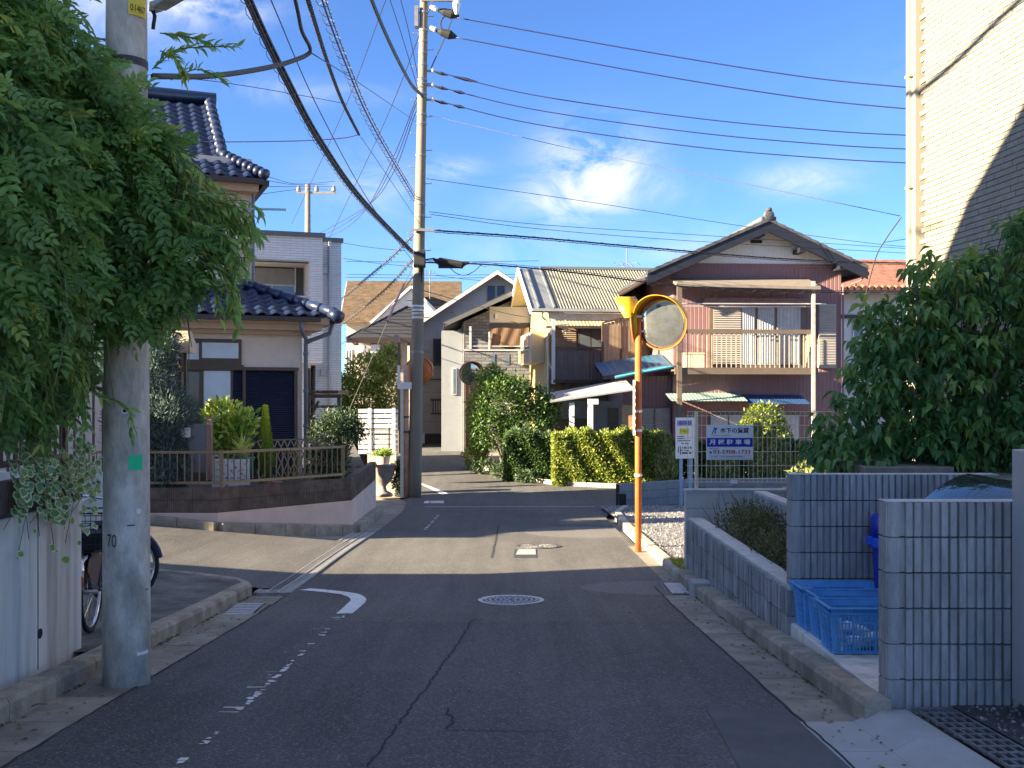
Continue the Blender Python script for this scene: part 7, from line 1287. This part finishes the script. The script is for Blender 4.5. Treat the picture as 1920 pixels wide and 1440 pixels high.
# ================================================================ tall pole and the wires
cb_ = Vector((-2.63,28.0,zg(28))); LEAN = .0195
def pc(z): return Vector((cb_.x+LEAN*(z-cb_.z), cb_.y, z))
def pr2(z): return .19-.0062*(z-cb_.z)
def zpy(py, d=28.0): return EZ-(py-HY)/F*d
M_POLE2 = mat('far_pole_concrete',(.185,.158,.118),.85,.12,3,bump=.3,bscale=40,dirt=.4,dirtcol=(.12,.10,.08),dscale=1.2,stretch=(3,3,.4)); M_DSTEEL = mat('dull_steel',(.20,.20,.195),.5,.15,8,metal=.5)
tp2 = thing('utility_pole', 'tall tan concrete utility pole carrying many wires beside the road', 'utility pole', cb_); zs = [cb_.z-.2+.8*i for i in range(19)]; MB().tube([pc(z) for z in zs], [pr2(z) for z in zs], 24).build('shaft', M_POLE2, tp2, True)
for py in (24,58,78,100,122,150,158,176,182,215,232,292,383,405,430,470,478,486,500,578,592,660): z = zpy(py); MB().tube([pc(z-.025), pc(z+.03)], pr2(z)+.012, 20).build('band', M_DSTEEL, tp2)
for k, z in enumerate(np.arange(1.4,12.5,.45)): s = 1 if k % 2 else -1; c = pc(z); MB().tube([c, c+Vector((s*(pr2(z)+.16),0,0)), c+Vector((s*(pr2(z)+.16),0,.03))], .011, 5).build('step_bolt', M_DSTEEL, tp2)
MB().box(pc(12).x-.05,pc(12).x+1.0,27.75,27.83,zpy(8),zpy(0)).build('crossarm', M_DSTEEL, tp2); MB().box(pc(12).x-.24,pc(12).x-.14,27.85,28.1,zpy(52),zpy(14)).build('side_bracket', M_DSTEEL, tp2)
def insul(p, q, name='insulator'):
    p, q = Vector(p), Vector(q); d = (q-p); mb = MB()
    for k in range(4): mb.lathe([(.03,0),(.075,.02),(.08,.05),(.03,.08)], p+d*(.12+.16*k), 10, d)
    mb.tube([p, q], .025, 6); mb.build(name, M_PALE, tp2)
    MB().lathe([(.04,0),(.10,.15),(.13,.38),(.04,.58)], q, 10, d).build('clamp_cover', M_BLK, tp2)
insul(PP(803,13,28), PP(822,19,28)); insul(PP(803,52,28), PP(818,57,28)); mb = MB(); mb.lathe([(.09,0),(.11,.1),(.06,.3),(.03,.36)], PP(856,2,27.8), 12, (0,0,-1)); mb.build('insulator', M_PALE, tp2); MB().tube(catmull([PP(849,28,28),PP(832,32,28),PP(826,45,28),PP(829,56,28)],6), .02, 6).build('jumper', M_BLK, tp2); MB().tube(catmull([PP(855,15,27.9),PP(845,42,28),PP(835,68,28),PP(808,128,28)],6), .016, 5).build('jumper', M_BLK, tp2)
for py in (133,160,187): MB().bar(PP(800,py,28), PP(812,py,28), .05, .05).build('bracket', M_DSTEEL, tp2); MB().lathe([(.03,0),(.05,.04),(.05,.10),(.03,.14)], PP(811,py+4,28), 10, (0,0,1)).build('spool_insulator', M_PALE, tp2)
MB().bar(PP(770,430,27.8), PP(815,432,27.8), .07, .07).build('crossarm', M_DSTEEL, tp2); mb = MB(); 
for k in range(5): mb.tube(catmull([PP(772+4*k,466+3*k,27.78),PP(776+5*k,482,27.7),PP(782+3*k,498-2*k,27.75),PP(790,505+6*k,27.78)],5), .014, 5)
mb.build('cable_loops', M_BLK, tp2); bevel(MB().box(*(lambda a,b:(a.x,b.x))(PP(776,470,27.7),PP(798,505,27.7)),27.6,27.75,zpy(502,27.7),zpy(472,27.7)).build('junction_box', M_BLK, tp2), .02)
MB().bar(PP(785,590,27.82),PP(795,590,27.82),.03,.08).build('tag_plate', mat('tag_yellow',(.4,.35,.1)), tp2)
for py in (578,592): MB().tube([pc(zpy(py)-.08),pc(zpy(py)+.08)], pr2(zpy(py))+.004, 20).build('white_band', M_PALE, tp2)
M_WIRE = mat('wire_black',(.012,.012,.016),.5,.1,9); M_WIREB = mat('wire_blue',(.012,.014,.06),.45,.1,9); M_WIREG = mat('wire_grey',(.055,.057,.06),.6,.1,9)
def wire(label, pts, r, m=M_WIRE, coil=None, name='overhead_wire', group=None, n=10, extra=None):
    p3 = [PP(*q) if q[2] > 0 else Vector(q[:2]+(0,)) for q in pts]; c = catmull(p3, n)
    if coil or extra:
        t = thing(name, label, 'wire', c[-1], group); MB().tube(c, r, 6).build('cable', m, t, True)
        for dx, dz, rr in (extra or []): MB().tube([p+Vector((dx,0,dz)) for p in c], rr, 5).build('side_cable', m, t, True)
        if coil:
            rad, pitch, wr = coil; hp = []; s = 0.0
            for a, b in zip(c, c[1:]):
                d = (b-a); l_ = d.length; d.normalize(); u = d.cross(Vector((0,0,1))).normalized(); w_ = u.cross(d); k = max(2, int(l_/pitch*9))
                for j in range(k): ph = 2*math.pi*(s+l_*j/k)/pitch; hp.append(a+d*l_*j/k+u*rad*math.cos(ph)+w_*(rad*math.sin(ph)-rad*.3))
                s += l_
            MB().tube(hp, wr, 4).build('hanger_coil', M_WIREG, t)
        return t
    o = MB().tube(c, r, 6).build(name, m, None, True); tag(o, label, 'wire', group); return o
def wire3(label, pts, r, extra=(), m=M_WIRE):
    c = catmull(pts, 10); t = thing('overhead_wire', label, 'wire', c[-1]); MB().tube(c, r, 6).build('cable', m, t, True)
    for dx, dz, rr in extra: MB().tube([p+Vector((dx,0,dz)) for p in c], rr, 5).build('side_cable', m, t, True)
wire3('heavy twin cable high between the vine-wrapped pole and the tall pole', [(-2.5,6.9,9.75),(-2.5,9.73,9.3),(-2.5,12.2,8.87),(-2.47,18,8.5),(-2.42,24,8.9),(-2.4,27.9,9.6)], .030, [(0,-.05,.024)])
# to the right, towards the cream building
for k, (pts, lab) in enumerate([([(840,30,28),(1200,95,27),(1500,143,26),(1712,165,25),(1850,178,24.4)],'thick power line from the topmost insulator of the tall pole to the cream building'),([(838,67,28),(1200,135,27),(1500,183,26),(1712,205,25),(1850,216,24.4)],'thick power line from the second insulator of the tall pole to the cream building')]): wire(lab, pts, .016, M_WIREB)
for k, py in enumerate((133,160,187)): wire('low voltage line with dark splice sleeves from the tall pole, '+('upper','middle','lower')[k]+' of three', [(812,py,28),(1000,py+45,27.5),(1300,py+88,26.5),(1550,py+112-k,25.6),(1712,py+121-k,25),(1850,py+126,24.4)], .014, M_WIREB)
for k, py in enumerate((133,160,187)):
    for a, b in ((816,840),(850,872 if k else 896)): tag(MB().tube([PP(a,py+1+(a-812)*.24,27.99),PP((a+b)/2,py+1+((a+b)/2-812)*.24,27.98),PP(b,py+1+(b-812)*.24,27.97)], [.02,.05,.02], 7).build('splice_sleeve', M_WIRE), 'dark splice sleeve on the '+('upper','middle','lower')[k]+' low voltage line, '+('next to the tall pole' if a < 820 else 'further out from the pole'), 'sleeve')
wire('thin service wire falling from the tall pole to the wall corner of the cream building', [(805,216,28),(1100,285,25),(1400,345,22),(1688,405,19.5)], .007, M_WIREB); wire('thin service wire crossing low above the corrugated roof', [(800,335,28),(1100,378,31),(1400,425,33),(1650,458,34),(1760,466,35)], .008, M_WIREB)
wire('thin pair line just above the purple house ridge', [(805,397,28),(1000,420,30),(1300,440,33),(1760,470,37)], .008); wire('thin lower line above the purple house roof', [(808,402,28),(1000,428,30),(1300,452,33),(1760,478,37)], .008)
wire('heavy black cable with hanger coils strung towards the purple house gable', [(815,432,28),(1000,445,29),(1200,463,30.5),(1450,484,32),(1640,492,33.3),(1780,494,34)], .022, M_WIRE, (.05,.55,.005), extra=[(0,-.05,.010)])
wire('black cable with hanger coils crossing the purple house awning', [(798,492,28),(930,497,28.5),(1100,514,29.5),(1260,535,31),(1420,545,32.4),(1580,548,33.4),(1720,546,34)], .02, M_WIRE, (.05,.6,.005), extra=[(0,.05,.008)])
t = thing('splice_closure', 'long black cable splice closure hanging beside the tall pole', 'closure', PP(842,492,27.9)); MB().tube([PP(811,484,27.9),PP(818,489,27.9),PP(824,490,27.9),PP(866,497,27.9),PP(872,494,27.9),PP(880,493,27.9)], [.02,.06,.11,.10,.05,.02], 8).build('body', M_BLK, t); MB().box(PP(822,490,27.9).x,PP(868,490,27.9).x,27.86,27.94,zpy(503,27.9),zpy(497,27.9)).build('rib', M_BLK, t)
wire('slack loop of cable under the splice closure', [(842,500,27.9),(855,512,27.9),(872,516,27.9),(890,508,27.9),(905,496,28),(930,497,28)], .010); wire('curved feeder cable from the pole into the splice closure', [(786,518,27.75),(788,500,27.75),(797,488,27.8),(812,485,27.88)], .022, M_WIREG)
# from the near pole and from overhead towards the tall pole
wire('thick black cable bundle with coils sweeping overhead to the tall pole', [(330,-330,7.6),(463,0,10.1),(535,150,12),(600,268,14.4),(680,378,19),(772,472,27.8)], .028, M_WIRE, (.055,.32,.004), extra=[(.03,.03,.018),(-.03,.04,.018),(.0,-.045,.012)])
wire('cable with large open hanger coils reaching the tall pole', [(560,-160,11.5),(604,0,13.8),(650,125,16.5),(700,238,20),(778,372,27.9)], .014, M_WIREB, (.075,.34,.005), extra=[(.03,.05,.010)])
wire('thin blue line slanting overhead across the other wires to the tall pole', [(450,-130,10),(508,0,11.3),(600,210,15),(700,390,20.5),(790,510,27.9)], .007, M_WIREB)
wire('grey hose cable from the vine-wrapped pole', [(287,143,6.68),(400,142,7.4),(510,125,8.3),(565,108,8.8),(582,98,8.9)], .020, M_WIREG); wire('grey hose cable rising out of sight from the kinked joint', [(582,98,8.9),(580,86,8.8),(566,58,8.5),(558,20,8.2),(540,-60,7.7)], .016, M_WIREG)
wire('thin tie wire from the kinked joint to the tall pole', [(585,100,8.9),(680,160,14),(775,225,25),(790,236,27.9)], .006, M_WIREB); wire('thin wire passing behind the vine sprays', [(280,140,20),(420,155,22),(560,178,25),(650,195,27)], .008, M_WIREB)
wire('spiral wrapped service cable dropping to the pink house', [(540,-130,9.5),(578,0,11.5),(612,110,14.5),(642,190,17.5),(673,252,21.5)], .018, M_WIREB, (.022,.10,.008)); wire('service cable from its anchor to the pink house eave', [(673,252,21.5),(640,259,21.6),(560,264,21.8),(430,266,22),(330,266,22)], .012, M_WIREB)
wire('thin stay from the service anchor to the tall pole', [(676,256,21.5),(720,320,24),(787,420,27.9)], .006, M_WIREB)
for k, (x0, dx) in enumerate(((784,0),(781,6),(780,-4))): wire('sagging distribution line curving down behind the white house, '+('first','second','third')[k]+' of three', [(x0,176+16*k,28),(735,300+14*k,33),(680,400-4*k,41),(625-30*k,440+6*k,52),(560-20*k,455,60)], .013, M_WIREB)
for k, (a, b) in enumerate((((727,-10),(547,420)),((806,15),(616,450)),((700,-90),(784,168)),((735,-60),(785,150)))): wire(('long thin line from the crossarm to the far pole','long thin line from beside the top insulator to the far houses','line entering from overhead beside the crossarm','second line entering from overhead beside the crossarm')[k], [(a[0],a[1],30 if k < 2 else 24),((a[0]+b[0])/2+5,(a[1]+b[1])/2+8,40 if k < 2 else 26),(b[0],b[1],58 if k < 2 else 28)], .010 if k > 1 else .014, M_WIREB)
wire('coiled cable running down from the tall pole towards the brown roof', [(776,440,28),(720,495,34),(640,560,46),(600,590,54)], .022, M_WIREG, (.06,.7,.010)); wire('cable running down from the tall pole to the dark roof house', [(775,486,28),(720,545,36),(650,602,46),(610,625,52)], .02, M_WIREG, (.05,.7,.010)); wire('black drop wire from the tall pole past the dark roof', [(777,515,28),(735,570,34),(690,612,42),(640,645,48)], .016)
wire('pale guy wire from the tall pole into the garden tree', [(776,496,28),(745,560,28.4),(700,665,29),(652,775,29.5)], .010, M_WIREG); tag(MB().tube([PP(758,532,28.2),PP(727,600,28.6)], .03, 8).build('guy_guard', mat('pink_guard',(.55,.30,.36),.6)), 'faded pink plastic guard sleeve on the guy wire', 'guard')
for k, (a, b) in enumerate((((640,490),(1010,489)),((640,514),(1000,514)),((640,520),(1000,519)),((640,484),(780,500)),((640,455),(760,470)),((805,515),(985,532)))): wire(('far line level with the gable ridges','upper of a pair of far lines behind the gables','lower of a pair of far lines behind the gables','far line sloping behind the tall pole','far line sloping above the brown roof','far line sloping behind the splice closure')[k], [(a[0],a[1],75),((a[0]+b[0])/2,(a[1]+b[1])/2+2,75),(b[0],b[1],75)], .018, M_WIREB)
wire('drop wire crossing before the beige gable', [(795,545,28),(900,575,36),(960,590,40),(1010,598,40)], .012); wire('drop wire from the far roof to the stone house corner', [(640,560,58),(760,575,56),(880,590,50),(975,606,43)], .014)
for k in range(4): wire(('uppermost','second','third','lowest')[k]+' line from the far pole crossarm to the upper roof of the pink house', [(628-14*(k%2),340+5*k,60),(560,(345,347,350,355)[k],45),(497-60*(k==3),(330,338,350,372)[k],30)], .012, M_WIREB)
# far pole
t = thing('utility_pole', 'distant utility pole with a crossarm above the white house', 'utility pole', PP(577,800,60)); MB().tube([PP(577,800,60),PP(577,345,60)], [.22,.15], 12).build('shaft', M_POLE2, t, True); MB().bar(PP(557,361,60),PP(630,362,60),.12,.12).build('crossarm', M_DSTEEL, t)
for px in (560,594,626): MB().lathe([(.05,0),(.12,.1),(.12,.25),(.05,.4)], PP(px,361,60), 10).build('insulator', M_DSTEEL, t)
for py in (405,415,430): MB().bar(PP(571,py,60),PP(583,py,60),.05,.05).build('step_bolt', M_DSTEEL, t)
# brown mast beside the tall pole with a hooded lamp
t = thing('lamp_mast', 'thin brown mast with a small hooded lamp beside the tall pole', 'lamp post', PP(748,900,33)); MB().tube([PP(748,850,33),PP(748,632,33)], .045, 8).build('mast', M_FRAMEB, t); bevel(MB().box(*(lambda a,b:(a.x,b.x))(PP(738,640,33),PP(750,640,33)),32.8,33.2,PP(0,645,33).z,PP(0,628,33).z).build('hood', mat('hood_brown',(.2,.15,.12),.6), t), .08)
wire('slanting pale guy wire rising beside the red roofed house', [(1612,600,24),(1640,490,22),(1660,450,21),(1690,407,19.5)], .012, M_WIREG); wire('thin line from the guy clamp to the cream building', [(1655,455,21),(1700,448,21),(1760,440,21)], .006, M_WIREB)
# ================================================================ small litter: weeds, fallen leaves, twigs
t = thing('weed_tuft', 'small yellowing weeds at the foot of the planter wall end', 'weeds', (2.08,12.75,zg(12.75)+.07)); n = 260; p = np.stack([2.09+.16*rng.random(n)-.05, 12.62+.7*rng.random(n), np.full(n, zg(12.9)+.08)], 1); a = rng.random(n)*6.28
leaves('blades', leafmat('weed_leaf',[(0,(.10,.13,.02)),(1,(.30,.28,.06))],.6,.3), t, *leaf_t(.18,.04,.2), p, (np.stack([.7*np.cos(a),.7*np.sin(a),.8+0*a],1), np.tile([0,-.5,1.],(n,1))), .05+.09*rng.random(n))['kind'] = 'stuff'
n = 420; side = rng.random(n); x = np.where(side < .42, -2.78+.34*rng.random(n)**1.5, np.where(side < .8, 1.66+.3*rng.random(n)**.6, -2.4+4*rng.random(n))); y = 3.5+9*rng.random(n); p = np.stack([x, y, np.array([zg(q)+.008 for q in y])], 1); a = rng.random(n)*6.28
tag(leaves('fallen_leaves', leafmat('dry_leaf',[(0,(.06,.04,.02)),(.6,(.14,.09,.04)),(1,(.22,.20,.08))],.8,.1), None, *leaf_t(.5,.12,.1), p, (np.stack([np.cos(a),np.sin(a),.08*rng.normal(size=n)],1), np.tile([0,0,1.],(n,1))+.25*rng.normal(size=(n,3))), .015+.028*rng.random(n), loc=(0,0,0)), 'dry fallen leaves and specks scattered along the gutters', 'leaves', kind='stuff')
b = GP(40,1335); mb = MB()
for k in range(5): q = b+Vector((random.uniform(-.14,.14),random.uniform(-.12,.12),.05*random.random()+.01)); mb.tube([b+Vector((0,0,.012)), b.lerp(q,.5)+Vector((.02,.01,.02)), q], [.004,.003,.002], 5)
tag(mb.build('fallen_twig', M_TWIG), 'small dry branching twig lying in the left gutter', 'twig')
n = 900; x = np.where(rng.random(n) < .5, -2.80+.03*rng.random(n), 1.93+.03*rng.random(n)); y = 3.5+8.5*rng.random(n); k = np.abs(np.sin(y*3.1)+.5*np.sin(y*7.7)) > .55; x, y = x[k], y[k]; n = len(x); a = rng.random(n)*6.28
tag(leaves('kerb_moss', leafmat('moss_leaf',[(0,(.03,.045,.012)),(1,(.09,.10,.03))],.9,.1), None, *leaf_t(.6,.2,.1), np.stack([x,y,np.array([zg(q)+.004 for q in y])],1), (np.stack([np.cos(a),np.sin(a),.5+0*a],1), np.tile([0,0,1.],(n,1))+.3*rng.normal(size=(n,3))), .012+.02*rng.random(n), loc=(0,0,0)), 'moss and grit grown along the foot of both kerbs', 'moss', kind='stuff')
